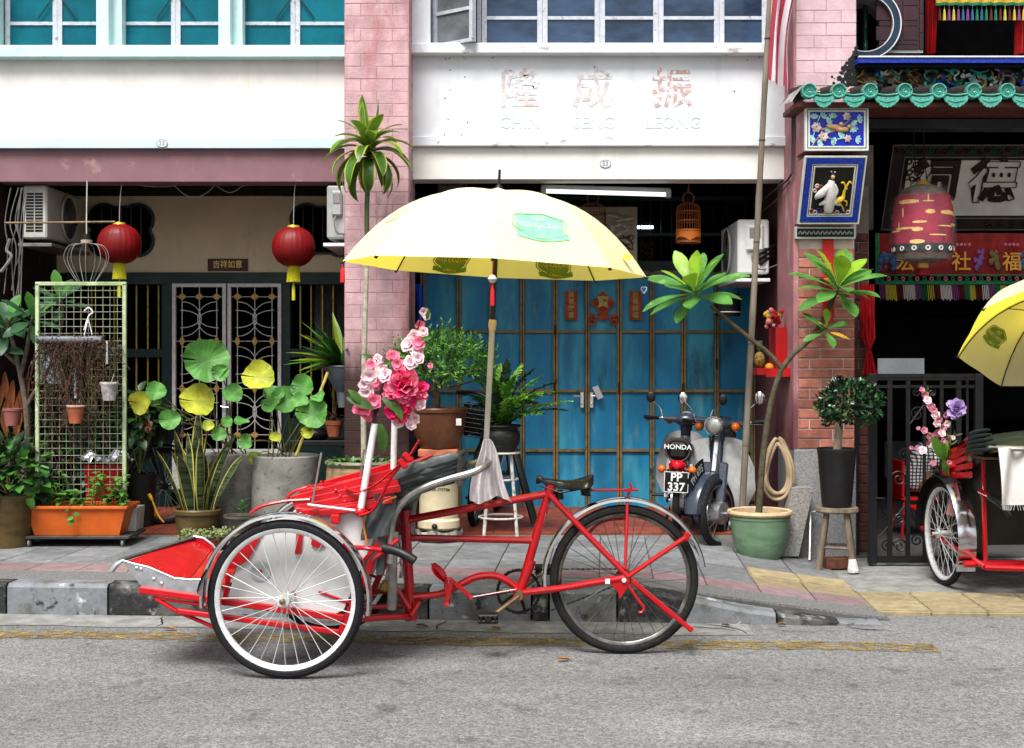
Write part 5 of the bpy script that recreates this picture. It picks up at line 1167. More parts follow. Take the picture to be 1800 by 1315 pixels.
def bouquet_front(root,base,y):
    t=lambda px,py,dy=0.: P(px,py,BY+y+dy)
    for pts in ([(657,748),(664,720),(672,700),(690,680),(700,655),(716,630),(728,600),(738,565),(746,548)],[(657,748),(660,715),(668,690),(676,665),(672,645),(660,632)],[(657,748),(662,700),(690,672),(720,650)]):
        q=MB(); c=curve([t(a,b) for a,b in pts],5); q.tube(c,[.006*(1-.6*k/len(c)) for k in range(len(c))],6); q.build('stem',TWG,root)
    for px,py,r in ((744,548,.022),(751,556,.02),(738,572,.026),(745,583,.024),(728,592,.034),(738,603,.034),(720,607,.04),(734,618,.036),(722,638,.036),(735,630,.03),(700,640,.03),(690,628,.034),(665,632,.026),(655,642,.034),(672,646,.034),(650,660,.04),(662,672,.042),(678,660,.036),(646,690,.04),(658,705,.038),(684,690,.036),(700,668,.03),(640,676,.03),(730,735,.03),(700,742,.028),(722,748,.026),(741,712,.03),(757,643,.014),(684,625,.016)):
        blossom(root,t(px,py,rnd.uniform(-.04,.04)),V((rnd.uniform(-.5,.5),-1,rnd.uniform(-.2,.5))),r*1.05,PKL if rnd.random()<.8 else PKM)
    peony(root,t(708,680,-.03),(.2,-1,.2),.103,[PKD,PKD,PKC,PKC,PKM],n=240); peony(root,t(700,722,-.02),(0,-1,-.3),.075,[PKD,PKD,PKC],n=70); peony(root,t(727,690,.0),(.6,-1,0),.085,[PKC,PKM,PKC],n=70); peony(root,t(648,715,.02),(-.8,-1,0),.08,[PKC,PKM],n=60)
    for px,py,dx,dz,L in ((668,745,.2,-1,.13),(672,700,.5,-.3,.12),(656,718,-1,.5,.13),(750,562,.2,.8,.05),(740,598,.6,.2,.05),(672,640,.6,.2,.05),(655,630,-.6,.3,.05),(640,712,-.6,.7,.1),(690,705,.2,-.3,.1)):
        q=MB(); q.leaf(t(px,py,-.05),(dx,-.2,dz),(.3,-1,.3),L,L*.38,.4,.15,6); q.build('leaf',GLF,root)
BQ=thing('bouquet','pale blossom and crimson peonies in the near white tube of the nearer trishaw','bouquet',P(658,748,BY-.42))
bouquet_front(BQ,None,-.42)
BQ2=thing('bouquet','smaller pink silk bouquet in the far white tube, half hidden behind the crimson peonies','bouquet',P(693,742,BY+.3))
for px,py,r in ((690,726,.04),(705,735,.035),(715,720,.04),(722,745,.03),(735,700,.035),(700,715,.04)): blossom(BQ2,P(px,py,BY+.3),(rnd.uniform(-.4,.4),-1,.3),r,PKL)
peony(BQ2,P(708,708,BY+.3),(.1,-1,.2),.09,[PKC,PKM],n=60)
q=MB(); q.tube([P(693,742,BY+.3),P(706,706,BY+.3)],.006,6); q.build('stem',TWG,BQ2)
# ---------- plants and pots ----------
def pot(root,c,prof,m,name='pot',n=32,soil=True,sz=None):
    q=MB(); q.lathe(prof,n,c); o=q.build(name,m,root)
    if soil:
        r,z=sz; q=MB(); q.lathe([(0,z+.01),(r*.6,z+.006),(r,z)],20,c); q.build('soil',SOIL,root)
    return o
SOIL=mat('dark_soil',(.03,.022,.015),.95,var=.4,scale=60,bump=1,bscale=80)
LG=mat('leaf_green',(.08,.23,.04),.42,var=.25,scale=10,transl=.22); LGY=mat('leaf_yellow_green',(.2,.28,.03),.42,var=.2,scale=10,transl=.25)
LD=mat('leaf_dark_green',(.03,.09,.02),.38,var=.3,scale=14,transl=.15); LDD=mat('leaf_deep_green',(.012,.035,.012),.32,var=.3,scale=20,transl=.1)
LYE=mat('leaf_yellow_edge',(.42,.4,.06),.5,var=.2,scale=20,transl=.2); DRYB=mat('dry_brown_leaf',(.14,.06,.03),.8,var=.3,scale=20); BARK=mat('grey_bark',(.16,.13,.1),.85,var=.3,scale=30,bump=.8,bscale=60); BRKD=mat('brown_bark',(.09,.06,.035),.85,var=.3,scale=30,bump=.8,bscale=60)
CLAY=mat('terracotta_pot',(.36,.12,.06),.75,var=.2,scale=12,layers=(((.45,.3,.22),8,.6,.75,(1,1,1),.6),))
# plumeria in the green pot
c=V((1.669,9.12,.075)); c.z=.06
PL=thing('plumeria','plumeria with two whorls of long green leaves in a sage green glazed pot','potted tree',c)
GG=mat('sage_green_glaze',(.17,.26,.17),.35,var=.15,scale=7,stretch=(1,1,2.5),layers=(((.16,.26,.16),5,.55,.72,(1,1,2)),((.04,.08,.05),9,.66,.74))); CRM=mat('cream_rim_glaze',(.55,.42,.27),.5,var=.15,scale=16,layers=(((.25,.2,.14),12,.64,.74),))
pot(PL,c,[(0,.0),(.135,.0),(.145,.015),(.165,.07),(.188,.16),(.197,.24),(.2,.262),(.204,.266),(.204,.28),(.198,.283),(.2,.29),(.196,.292),(.185,.25)],GG,sz=(.186,.275))
q=MB(); q.lathe([(.198,.285),(.212,.29),(.22,.303),(.216,.318),(.203,.322),(.19,.315),(.187,.28)],36,c); q.build('pot_rim',CRM,PL)
tp=lambda px,py,d=9.1: P(px,py,d)
trunk=curve([tp(1334,900),tp(1338,840),tp(1345,770),tp(1357,700),tp(1374,648)],6); q=MB(); q.tube(trunk,[.024-.006*k/len(trunk) for k in range(len(trunk))],10)
br1=curve([tp(1374,648),tp(1352,622),tp(1322,598),tp(1285,568),tp(1250,538)],6); q.tube(br1,[.017-.004*k/len(br1)+.0016*(k%4==0) for k in range(len(br1))],9)
br2=curve([tp(1374,648),tp(1395,622),tp(1422,598),tp(1447,562),tp(1470,512)],6); q.tube(br2,[.018-.003*k/len(br2)+.0016*(k%4==0) for k in range(len(br2))],9)
q.tube(curve([tp(1428,590),tp(1445,580,9.05),tp(1452,575,9.02)],4),.01,8); q.build('trunk',mat('plumeria_bark',(.1,.085,.05),.8,var=.3,scale=24,bump=.8,bscale=40),PL)
def whorl(root,c,ax,n,L,W,el0,el1,mats,pitch=0,name='leaf'):
    """rosette of long leaves round an axis, inner ones upright, outer ones drooping"""
    ax=V(ax).normalized(); x,y,_=frame(ax)
    for k in range(n):
        t=k/(n-1); a=k*2.39996; el=el0+(el1-el0)*t; e=(x*cos(a)+y*sin(a))*cos(el)+ax*sin(el); Lk=L*rnd.uniform(.8,1.08)*(.75+.25*(1-abs(2*t-1)))
        q=MB(); p=c-ax*(.05*(1-t)); q.tube([p,p+e*Lk*.16],.004,5); q.leaf(p+e*Lk*.14,e,ax if el<1.2 else x,Lk*.86,W*rnd.uniform(.85,1.1),rnd.uniform(.15,.55),.1,7,'obov'); q.build(name,mats[0] if t<.8 or len(mats)<2 else mats[1],root,60)
PLL=mat('plumeria_leaf',(.12,.29,.07),.4,var=.2,scale=8,transl=.25,layers=(((.2,.4,.12),7,.55,.7),)); PLY=mat('plumeria_young_leaf',(.3,.46,.05),.4,var=.2,scale=8,transl=.3)
whorl(PL,tp(1222,512),(-.35,-.35,.85),21,.39,.115,-.25,1.15,[PLL,PLY]); whorl(PL,tp(1474,503),(.15,-.35,.95),20,.4,.115,-.3,1.2,[PLL,PLY]); whorl(PL,tp(1452,575,9.02),(.2,-.5,.8),7,.2,.06,-.3,.9,[PLL,PLY])
q=MB(); q.leaf(tp(1460,585,9.0),(1,-.1,-.2),(0,-.6,.8),.14,.04,.3,.1,5); q.build('leaf',mat('yellowed_leaf',(.5,.3,.04),.5),PL)
# dragon tree in the wide jar by the pillar
c=V(((632-CX)/2380*8.95,8.97,.18))
DT=thing('dragon_tree','tall thin dragon tree with yellow-edged strap leaves in a tan jar before the pink pillar','potted tree',c)
JAR=mat('tan_stoneware',(.3,.21,.12),.5,var=.2,scale=6,stretch=(1,1,6),layers=(((.16,.12,.06),5,.5,.66,(1,1,5),.8),)); JRM=mat('green_grey_rim',(.2,.2,.13),.5,var=.2,scale=20)
pot(DT,c,[(0,0),(.15,0),(.2,.15),(.225,.35),(.222,.47),(.215,.51)],JAR,sz=(.2,.52))
q=MB(); q.lathe([(.213,.508),(.225,.515),(.232,.53),(.224,.546),(.208,.546),(.2,.53)],36,c); q.build('pot_rim',JRM,DT)
tk=curve([P(640,835,8.97),P(639,700,8.97),P(642,560,8.97),P(645,450,8.97),P(645,360,8.97),P(648,290,8.97)],9)
q=MB(); q.tube(tk,[.019-.006*k/len(tk)+.0012*(k%2) for k in range(len(tk))],9); q.build('trunk',mat('pale_cane_bark',(.38,.35,.28),.8,var=.25,scale=30,bump=.6,bscale=50,layers=(((.12,.14,.08),5,.5,.7,(1,1,1),.0),)),DT)
q=MB(); q.tube([P(645,440,8.97),P(645,360,8.97),P(648,285,8.97)],[.0165,.0165,.018],9)
q.build('trunk_top',mat('ringed_green_cane',(.1,.12,.06),.6,var=.3,scale=14,stretch=(1,1,30)),DT)
hc=P(648,262,8.97); DRG=mat('dragon_tree_leaf',(.08,.18,.03),.35,var=.2,scale=9,transl=.2); DRL=mat('dragon_tree_young_leaf',(.15,.27,.04),.35,var=.2,scale=9,transl=.25); DED=mat('dragon_tree_edge',(.4,.42,.05),.45,var=.15,scale=9,transl=.25)
for k in range(36):
    t=k/35; a=k*2.39996; el=.1+1.08*t; e=V((cos(a)*cos(el),sin(a)*cos(el)*.9,sin(el))); L=(.37 if t<.7 else .29)*rnd.uniform(.85,1.1)
    q=MB(); q.leaf(hc+V((0,0,-.08+.14*t)),e,V((0,0,1)) if el<1.1 else V((cos(a),sin(a),0)),L,.08,(2.5-2.2*t**1.5)*rnd.uniform(.85,1.1),.1,10,'strap',edge=.2 if k%3 else .34,em=1); q.build('leaf',[DRG if k<16 else DRL,DED],DT,60)
for k in range(12):
    a=k*.53; q=MB(); q.leaf(c+V((.16*cos(a),.16*sin(a),.525)),(cos(a),sin(a),1.2),(0,0,1),.09,.03,.6,.1,4); q.build('leaf',LD,DT)
q=MB(); [q.leaf(c+V((rnd.uniform(-.2,.2),rnd.uniform(-.2,.05),.53)),rdir(.2,1),V((0,0,1)),.05,.02,.4,.1,3) for k in range(60)]; q.build('small_weeds',LG,DT,kind='stuff')
# bonsai-like bush in brown pot, on slab and water jar
c=V(((771-CX)/2380*9.1,9.12,.0)); 
BU=thing('bonsai','fine-leaved bushy bonsai in a glazed brown pot on top of the water jar','potted tree',c+V((0,0,.8)))
BRN=mat('brown_glaze',(.13,.055,.028),.3,var=.2,scale=6,layers=(((.2,.1,.05),4,.55,.72,(1,1,.6),.7),)); cc=c+V((0,0,.8))
pot(BU,cc,[(0,0),(.125,0),(.135,.02),(.165,.09),(.182,.18),(.185,.235)],BRN,sz=(.17,.25))
q=MB(); q.lathe([(.184,.234),(.196,.242),(.198,.262),(.192,.27),(.176,.268),(.17,.24)],36,cc); q.build('pot_rim',BRN,BU)
q=MB(); q.box((c.x+.14,8.965,.98),(.035,.004,.045),MX.Rotation(R(12),3,'Z')); q.build('sticker',WPOLE,BU)
bt=lambda px,py,dy=0.: P(px,py,9.12+dy)
q=MB(); tr0=curve([bt(766,715),bt(768,700),bt(763,685),bt(768,668)],4); q.tube(tr0,[.032-.014*k/len(tr0) for k in range(len(tr0))],9); tips=[]
for px,py,dy in ((715,655,.05),(730,620,-.08),(760,600,.06),(795,605,-.1),(830,640,.06),(845,665,-.05),(700,675,.0),(780,640,-.16),(745,640,.15),(820,610,.1)):
    b=curve([bt(767,680),bt((767+px)/2,(672+py)/2+8,dy*.4),bt(px,py,dy)],5); q.tube(b,[.013*(1-.75*k/len(b)) for k in range(len(b))],6); tips.append(b)
q.build('trunk',BRKD,BU)
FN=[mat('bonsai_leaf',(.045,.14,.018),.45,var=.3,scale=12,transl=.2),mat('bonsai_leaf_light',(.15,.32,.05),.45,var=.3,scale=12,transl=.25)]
fb=[MB(),MB()]; cb=bt(776,640)
for k in range(800):
    d=rdir(-.6,1); s_=rnd.uniform(.45,1)**.6; lump=1+.16*sin(d.x*5+1)*cos(d.z*6+d.y*4)
    p=cb+V((d.x*.33,d.y*.27,d.z*.2-.01))*(s_*lump); tw=(V((d.x,d.y,d.z+.6))+rv(.5)).normalized(); L=rnd.uniform(.05,.1)
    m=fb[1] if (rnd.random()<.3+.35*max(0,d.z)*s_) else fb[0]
    for j in range(9):
        t=j/8; pp=p+tw*L*t; e=(tw*.8+rdir()*.9).normalized(); m.leaf(pp,e,tw,rnd.uniform(.02,.038),.0095,.2,.1,2)
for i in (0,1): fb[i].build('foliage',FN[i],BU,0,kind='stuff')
# slab and water jar beneath
SLB=MB(); SLB.box(c+V((0,0,.77)),(.265,.24,.05),None,.006); SLB.thing('brick_slab',mat('orange_brick_slab',(.42,.16,.09),.8,var=.2,scale=14),'orange brick slab lying between the water jar and the brown bonsai pot','slab')
WJ=thing('water_jar','cream stoneware water filter jar with tap standing on a pale stone','jar',c+V((0,0,.2)))
JC=mat('cream_stoneware',(.55,.48,.34),.4,var=.1,scale=8); q=MB(); q.lathe([(0,.05),(.128,.05),(.142,.065),(.142,.11),(.13,.125),(.132,.2),(.132,.36),(.14,.38),(.14,.42),(.128,.43),(.128,.5),(.11,.53),(0,.54)],36,c+V((0,0,.205))); q.build('jar_body',JC,WJ)
q=MB(); q.ball(c+V((-.02,-.145,.285)),.02,10,8); q.tube([c+V((-.02,-.15,.285)),c+V((-.02,-.18,.28))],.009,8); q.build('tap',BLK,WJ)
q=MB()
def jfn(v,y0=.56): a=-pi/2+v.x/.136; return c+V((.1345*cos(a),.1345*sin(a),v.y+y0))
q.text('WATER',.028,None,.0001,bold=.02,fn=jfn); q.text('FILTER SYSTEM',.026,None,.0001,bold=.02,fn=lambda v:jfn(v,.53-.9*v.x**2)); q.text('PURE',.03,None,.0001,bold=.02,fn=lambda v:jfn(v,.595)); q.build('jar_lettering',mat('dark_print',(.06,.05,.04),.6),WJ,0)
q=MB(); q.grid(lambda u,v:c+V((.15*cos(2*pi*u)*(1+.08*sin(u*31)+.05*sin(v*9+u*50))*min(1,.6+.9*v*(1.6-v)),.14*sin(2*pi*u)*(1+.06*sin(u*43))*min(1,.6+.9*v*(1.6-v)),.165+.085*v+.008*sin(u*37)*v)),40,6,True); q.build('stone_base',mat('pale_rock',(.4,.38,.34),.8,var=.4,scale=30,bump=1,bscale=50),WJ,50)
# fern in black pot on white stool
c=V(((880-CX)/2380*9.3,9.32,.19))
FE=thing('fern','crested fern with wavy fronds in a black ribbed pot on the white metal stool','potted plant',c+V((0,0,.57)))
BKC=mat('black_ribbed_clay',(.02,.02,.02),.55,var=.3,scale=16,stretch=(1,1,8),layers=(((.12,.12,.115),20,.58,.7,(1,1,5),.7),)); cc=c+V((0,0,.57))
pot(FE,cc,[(0,0),(.1,0),(.105,.01),(.13,.06),(.138,.11),(.128,.14),(.118,.15),(.125,.165),(.145,.175),(.138,.185),(.12,.175)],BKC,sz=(.118,.17))
FRN=[mat('fern_green',(.08,.22,.03),.4,var=.3,scale=12,transl=.2),mat('fern_dark',(.014,.045,.014),.4,var=.3,scale=12,transl=.12),mat('fern_light',(.24,.42,.07),.4,var=.25,scale=12,transl=.25)]
fc_=P(878,752,9.32)
tips=[(822,694,-.1),(838,668,.05),(848,645,.1),(862,660,-.15),(880,640,.1),(893,632,0),(905,662,-.2),(918,640,.1),(940,648,-.05),(955,660,.1),(958,690,-.15),(978,672,0),(985,690,-.1),(1007,705,-.05),(1000,722,-.2),(960,728,-.25),(930,690,-.25),(870,690,-.3),(850,700,-.25),(900,700,-.3),(830,715,-.1),(915,715,-.3),(885,675,-.05),(865,635,.2),(945,700,-.2),(970,712,.1)]
for k,(px,py,dy) in enumerate(tips):
    e=P(px,py,9.32+dy); mid=fc_.lerp(e,.5)+V((0,dy*.1,.05+.03*rnd.random())); cv=curve([fc_,mid,e],8); q=MB(); q.tube(cv,[.005*(1-.7*i/len(cv)) for i in range(len(cv))],5)
    n=len(cv)
    for i in range(2,n):
        d=(cv[i]-cv[i-1]).normalized(); sd,up,_=frame(d); w_=.048*sin(pi*(.14+.84*i/n))
        for s_ in (-1,1):
            for h in (0,.5): q.leaf(cv[i-1].lerp(cv[i],h),(sd*s_+d*.5+up*rnd.uniform(-.1,.5)).normalized(),up,w_*rnd.uniform(.9,1.3),.026,rnd.uniform(-.4,.9),.25,3,'ovate')
    q.build('frond',FRN[0 if k%3==0 else (2 if k%3==1 else 1)],FE,60)
ST=thing('stool','white metal bar stool with rusty legs and ring under the fern pot','stool',c)
WM=mat('chipped_white_metal',(.5,.48,.44),.55,var=.2,scale=30,layers=(((.16,.09,.05),26,.58,.66,(1,1,1),.9),))
q=MB(); q.lathe([(0,.555),(.13,.555),(.14,.56),(.135,.569),(0,.569)],24,c); q.build('seat',WM,ST)
for k in range(4):
    a=pi/4+k*pi/2; q=MB(); q.tube([c+V((.1*cos(a),.1*sin(a),.555)),c+V((.16*cos(a),.16*sin(a),0))],.012,8); q.build('leg',WM,ST)
for z,r_ in ((.12,.15),(.38,.118)): q=MB(); q.torus(c+V((0,0,z)),r_,.008,V((0,0,1)),28,6); q.build('ring_brace',WM,ST)
# topiary on wooden stool
c=V(((1472-CX)/2380*8.85,8.87,.02))
TPY=thing('topiary','round clipped glossy shrub in a tall black pot on the wooden stool','potted plant',c+V((0,0,.41)))
cc=c+V((0,0,.41)); pot(TPY,cc,[(0,0),(.092,0),(.097,.02),(.112,.2),(.125,.36),(.13,.375),(.128,.385),(.12,.375),(.118,.34)],mat('black_plastic_pot',(.018,.018,.019),.45,var=.15,scale=8,stretch=(1,1,14)),sz=(.115,.36))
q=MB(); q.tube(curve([cc+V((0,0,.35)),cc+V((.012,0,.45)),cc+V((.02,0,.56))],5),[.027]*4+[.025]*7,10); q.build('trunk',mat('pale_trunk',(.26,.22,.17),.8,var=.2,scale=20,bump=.5),TPY)
tc=P(1494,712,8.87); fb=[MB(),MB()]
for k in range(1500):
    d=rdir(-.75,1); rr=rnd.uniform(.6,1)**.5; p=tc+V((d.x*.2,d.y*.18,d.z*.165))*(rr*(1+.16*sin(d.x*7+1)*sin(d.z*6+d.y*5)+(.12 if rnd.random()<.04 else 0))); e=(d+rv(.7)+V((0,0,.15))).normalized(); (fb[0] if rnd.random()<.66 else fb[1]).leaf(p,e,d,rnd.uniform(.026,.042),.022,.3,.15,2,'ovate')
fb[0].build('foliage',mat('glossy_dark_leaf',(.008,.035,.014),.22,var=.35,scale=14),TPY,50,kind='stuff'); fb[1].build('foliage',mat('glossy_mid_leaf',(.05,.16,.05),.22,var=.3,scale=14),TPY,50,kind='stuff')
WS=thing('stool','weathered wooden stool with splayed legs, one foot wrapped in white, under the black pot','stool',c)
WOOD=mat('weathered_wood',(.2,.16,.12),.85,var=.3,scale=14,stretch=(1,1,.15),bump=.6,bscale=40,layers=(((.05,.035,.025),7,.55,.7,(1,1,.3),.8),))
q=MB(); q.lathe([(0,.375),(.135,.375),(.142,.385),(.138,.408),(0,.41)],20,c); q.build('seat',WOOD,WS)
for k in range(4):
    a=.5+k*pi/2; t_=c+V((.09*cos(a),.09*sin(a),.378)); b_=c+V((.155*cos(a),.155*sin(a),0)); q=MB(); q.tube([t_,b_],[.018,.021],8); q.build('leg',WOOD,WS)
for k in range(4):
    a=.5+k*pi/2; b=a+pi/2; q=MB(); q.tube([c+V((.13*cos(a),.13*sin(a),.15+.02*(k%2))),c+V((.13*cos(b),.13*sin(b),.15+.02*(k%2)))],.009,6); q.build('stretcher',WOOD,WS)
q=MB(); a=.5-pi/2; q.tube([c+V((.157*cos(a),.157*sin(a),.0)),c+V((.155*cos(a),.155*sin(a),.02)),c+V((.15*cos(a),.15*sin(a),.05)),c+V((.147*cos(a),.147*sin(a),.085))],[.036,.037,.03,.024],12); q.build('foot_wrap',mat('white_rag_wrap',(.55,.54,.52),.9,var=.2,scale=40,bump=1,bscale=60),WS)
q=MB(); q.box(c+V((.02,.05,.035)),(.2,.1,.07),MX.Rotation(R(8),3,'Z'),.005); q.thing('loose_brick',mat('old_brown_brick',(.16,.07,.04),.85,var=.3,scale=20,bump=.6),'old brown brick lying under the wooden stool','brick')
# snake plant
c=V(((348-CX)/2380*9.1,9.1,.17))
SN=thing('snake_plant','snake plant with tall yellow-edged blades in an olive glazed pot','potted plant',c)
OLV=mat('olive_glaze',(.12,.085,.035),.4,var=.25,scale=8,stretch=(1,1,2)); pot(SN,c,[(0,0),(.12,0),(.13,.03),(.148,.14),(.152,.185)],OLV,sz=(.14,.2))
q=MB(); q.lathe([(.15,.182),(.163,.19),(.165,.215),(.158,.225),(.145,.222),(.14,.19)],32,c); q.build('pot_rim',OLV,SN)
SNG=mat('snake_leaf_banded',(.07,.1,.05),.45,var=.6,scale=9,stretch=(.35,.35,6),transl=.1); SNY=mat('snake_leaf_edge',(.45,.42,.12),.45,var=.12,scale=9)
for k in range(16):
    a=k*2.4; r_=.015+.0075*k; lean=.05+.03*k*rnd.uniform(.1,1); q=MB(); q.leaf(c+V((r_*cos(a),r_*sin(a),.2)),(lean*cos(a),lean*sin(a)*.7,1),(-cos(a)+.3*sin(k*5.),-sin(a)-.5,0),rnd.uniform(.42,.78)-.014*k,.082,rnd.uniform(-.1,.6),.14,10,'strap',edge=.2,em=1,twist=rnd.uniform(-.5,.5)); q.build('leaf',[SNG,SNY],SN,60)
# lotus in two concrete cylinders
CYL=mat('stained_concrete',(.22,.215,.195),.85,var=.2,scale=6,bump=.5,bscale=60,layers=(((.1,.1,.085),4,.5,.66,(1,1,.6),.8),((.05,.05,.045),26,.6,.68,(1,1,1),.8),((.45,.44,.4),5,.62,.75,(1,1,.3),.5)))
LOT=mat('lotus_leaf',(.13,.32,.08),.5,var=.2,scale=9,transl=.25,layers=(((.27,.45,.16),8,.56,.72),)); LOY=mat('lotus_leaf_yellow',(.52,.54,.07),.5,var=.2,scale=9,transl=.3,layers=(((.18,.3,.05),5,.5,.68),)); STM=mat('lotus_stem',(.16,.16,.05),.6,var=.2)
def cyl(px,d,r_,ztop,lab):
    c=V(((px-CX)/2380*d,d+r_*.3,.17)); t=thing('lotus_tub',lab,'potted plant',c); h=ztop-.17
    q=MB(); q.lathe([(0,.0),(r_,0),(r_*1.01,h*.5),(r_,h-.008),(r_-.008,h),(r_-.035,h),(r_-.04,h-.01),(r_-.04,h-.08)],40,c); q.build('concrete_tub',CYL,t); q=MB(); q.lathe([(0,h-.05),(r_-.041,h-.05)],24,c); q.build('water_surface',mat('murky_water',(.02,.025,.015),.08,var=.1),t); return t,c+V((0,0,h-.05))
LA,ca=cyl(500,9.2,.232,.74,'wide concrete tub of lotus leaves in front of the white grille door'); LB,cb2=cyl(408,9.42,.19,.74,'narrower concrete tub of lotus with big upright leaf, behind the snake plant')
def lotus(t,base,px,py,r,m,d,up=0.6,curlx=0.):
    c=P(px,py,d); rr=r/2380*d*1.05; n=V((rnd.uniform(-.4,.4)+curlx,-1+up*.35,up)).normalized(); x,y,_=frame(n); b=base+V((rnd.uniform(-.12,.12),rnd.uniform(-.1,.1),0))
    q=MB(); q.tube(curve([b,b.lerp(c,.55)+V((rnd.uniform(-.03,.03),.02,.06)),c-n*.004],6),.0042,5); q.build('petiole',STM,t)
    q=MB(); ph=rnd.random()*6
    def fn(u,v):
        a=.1+2*pi*.985*u; k=rr*v*(1+.05*sin(a*3+ph)+.02*sin(a*11+ph*3)*v); return c+x*(k*cos(a))+y*(k*sin(a)*.95)+n*(rr*(.28*v*v+.1*v*v*sin(a*4+ph)+.12*v*v*sin(a*2+ph*2)+.035*v*abs(sin(a*9.5))))
    q.grid(fn,72,6); q.build('lotus_leaf',m,t,70)
for px,py,r,m,up in ((455,663,27,LOY,.35),(480,694,18,LOT,.6),(503,704,25,LOT,.35),(476,714,16,LOT,.7),(533,680,21,LOT,.25),(527,706,15,LOT,.6),(551,727,27,LOT,.25),(432,777,14,LOT,.2),(484,770,10,LOY,.6),(540,760,11,LOY,.2),(447,806,12,LOY,.3),(560,700,13,LOT,.9)): lotus(LA,ca,px,py,r,m,9.08+rnd.uniform(-.06,.12),up)
for px,py,r,m,up in ((362,634,38,LOT,.15),(346,705,29,LOY,.3),(388,655,15,LOT,.1),(274,688,17,LOT,.3),(250,708,21,LOY,.1),(298,738,18,LOT,.2),(275,706,12,LOT,.5),(409,692,17,LOT,.3),(398,742,10,LOT,.3),(424,743,13,LOT,1.2),(384,763,13,LOT,.2),(366,748,10,LOY,.3)): lotus(LB,cb2,px,py,r,m,9.05+rnd.uniform(-.06,.1),up)
for k in range(7):
    q=MB(); p=P(rnd.choice([535,366,390,262,545]),rnd.uniform(730,760),9.1); [q.leaf(p,rdir(-1,.4),(0,0,1),.05,.03,1.2,.3,4) for j in range(5)]; q.build('withered_leaf',DRYB,LA if k%2 else LB)
q=MB(); b=P(522,800,9.3); q.tube([P(520,802,9.18),P(576,655,9.4)],.011,8); q.thing('bamboo_stake',mat('yellow_bamboo',(.4,.33,.08),.5,var=.2,scale=20),'yellow bamboo stake leaning out of the wide lotus tub','stake')
# small pots by the tubs
c=V(((425-CX)/2380*9.0,9.0,.17)); t=thing('seedling_pot','shallow grey clay pot with one small green seedling','potted plant',c); pot(t,c,[(0,0),(.07,0),(.1,.1),(.115,.17),(.12,.175),(.12,.19),(.108,.188),(.1,.16)],mat('grey_clay',(.1,.09,.075),.7,var=.2,scale=10),sz=(.1,.17))
q=MB(); q.tube([c+V((0,0,.17)),c+V((.005,0,.28))],.004,5); [q.leaf(c+V((.003,0,.2+.01*k)),(cos(k*2.4),sin(k*2.4),.8),(0,0,1),.07,.02,.5,.1,3) for k in range(9)]; q.build('seedling',LG,t)
c=V(((365-CX)/2380*8.75,8.75,.17)); t=thing('groundcover_pot','low brown pot brimming with tiny pale green groundcover leaves','potted plant',c); pot(t,c,[(0,0),(.11,0),(.14,.06),(.145,.075),(.135,.075),(.13,.06)],mat('red_brown_clay',(.18,.06,.03),.7,var=.2),sz=(.13,.065))
q=MB(); [q.leaf(c+V((rnd.uniform(-.17,.19),rnd.uniform(-.12,.1),.07+.05*rnd.random())),rdir(.0,1),V((0,-.3,1)),.025,.018,.3,.1,2,'ovate') for k in range(420)]; q.build('foliage',mat('variegated_small_leaf',(.2,.24,.1),.5,var=.5,scale=60),t,0,kind='stuff')
c=V(((590-CX)/2380*8.8,8.8,.17)); t=thing('leafy_pot','low dark leafy plant between the concrete tub and the tan jar','potted plant',c); pot(t,c,[(0,0),(.1,0),(.13,.28),(.12,.28)],CLAY,sz=(.12,.26)); q=MB(); [q.leaf(c+V((0,0,.28)),rdir(.1,.9),(0,0,1),.16,.05,.9,.12,5,'ovate') for k in range(40)]; q.build('foliage',LDD,t,kind='stuff')
# bird's-nest plant on the left of the pillar in a hanging grey funnel pot
c=P(612,700,9.72); t=thing('nest_fern','bright green nest fern in a grey funnel pot just left of the pink pillar','potted plant',V((c.x,c.y,c.z))); GP=mat('grey_plastic',(.2,.22,.25),.5,var=.15,scale=8)
q=MB(); b=P(602,650,9.72); q.lathe([(0,-.27),(.03,-.27),(.045,-.16),(.055,-.15),(.14,.02),(.15,.025),(.14,.03)],24,b); q.build('funnel_pot',GP,t)
for k in range(34):
    a=pi*(.55+.9*rnd.random()) if k<24 else rnd.uniform(0,6.28); el=rnd.uniform(.0,1.1); q=MB(); q.leaf(b+V((0,0,.03)),V((cos(a)*cos(el),sin(a)*cos(el)*.7-.2,sin(el))),(0,-.2,1),rnd.uniform(.3,.48),.05,rnd.uniform(.1,.6),.2,7); q.build('leaf',[LG,LGY,LD][k%3],t,60)
q=MB(); q.tube([b+V((0,0,0)),P(604,420,9.74)],.002,4); q.build('hanging_wire',IRON,t)
c=P(587,767,9.75); t=thing('terracotta_pot','small terracotta flower pot with thin stems near the pillar foot, on the black bench','potted plant',c); pot(t,c,[(0,0),(.042,0),(.058,.08),(.062,.083),(.064,.115),(.058,.115),(.055,.09)],CLAY,sz=(.055,.1)); q=MB(); [q.tube([c+V((rnd.uniform(-.03,.03),0,.1)),c+V((rnd.uniform(-.05,.05),0,.35+.1*rnd.random()))],.003,4) for k in range(6)]; [q.leaf(c+V((rnd.uniform(-.05,.05),0,.1+.05*rnd.random())),rdir(.2,1),(0,0,1),.06,.02,.5,.1,3) for k in range(18)]; q.build('stems',mat('reddish_stem',(.12,.07,.03),.6),t)
BN_=thing('bench','low black bench cluttered with dark bags behind the wide lotus tub','bench',P(565,800,9.8)); c=P(560,0,9.8); q=MB(); q.box((c.x,9.85,.79),(.42,.3,.04),None,.005); q.build('bench_top',BLK,BN_)
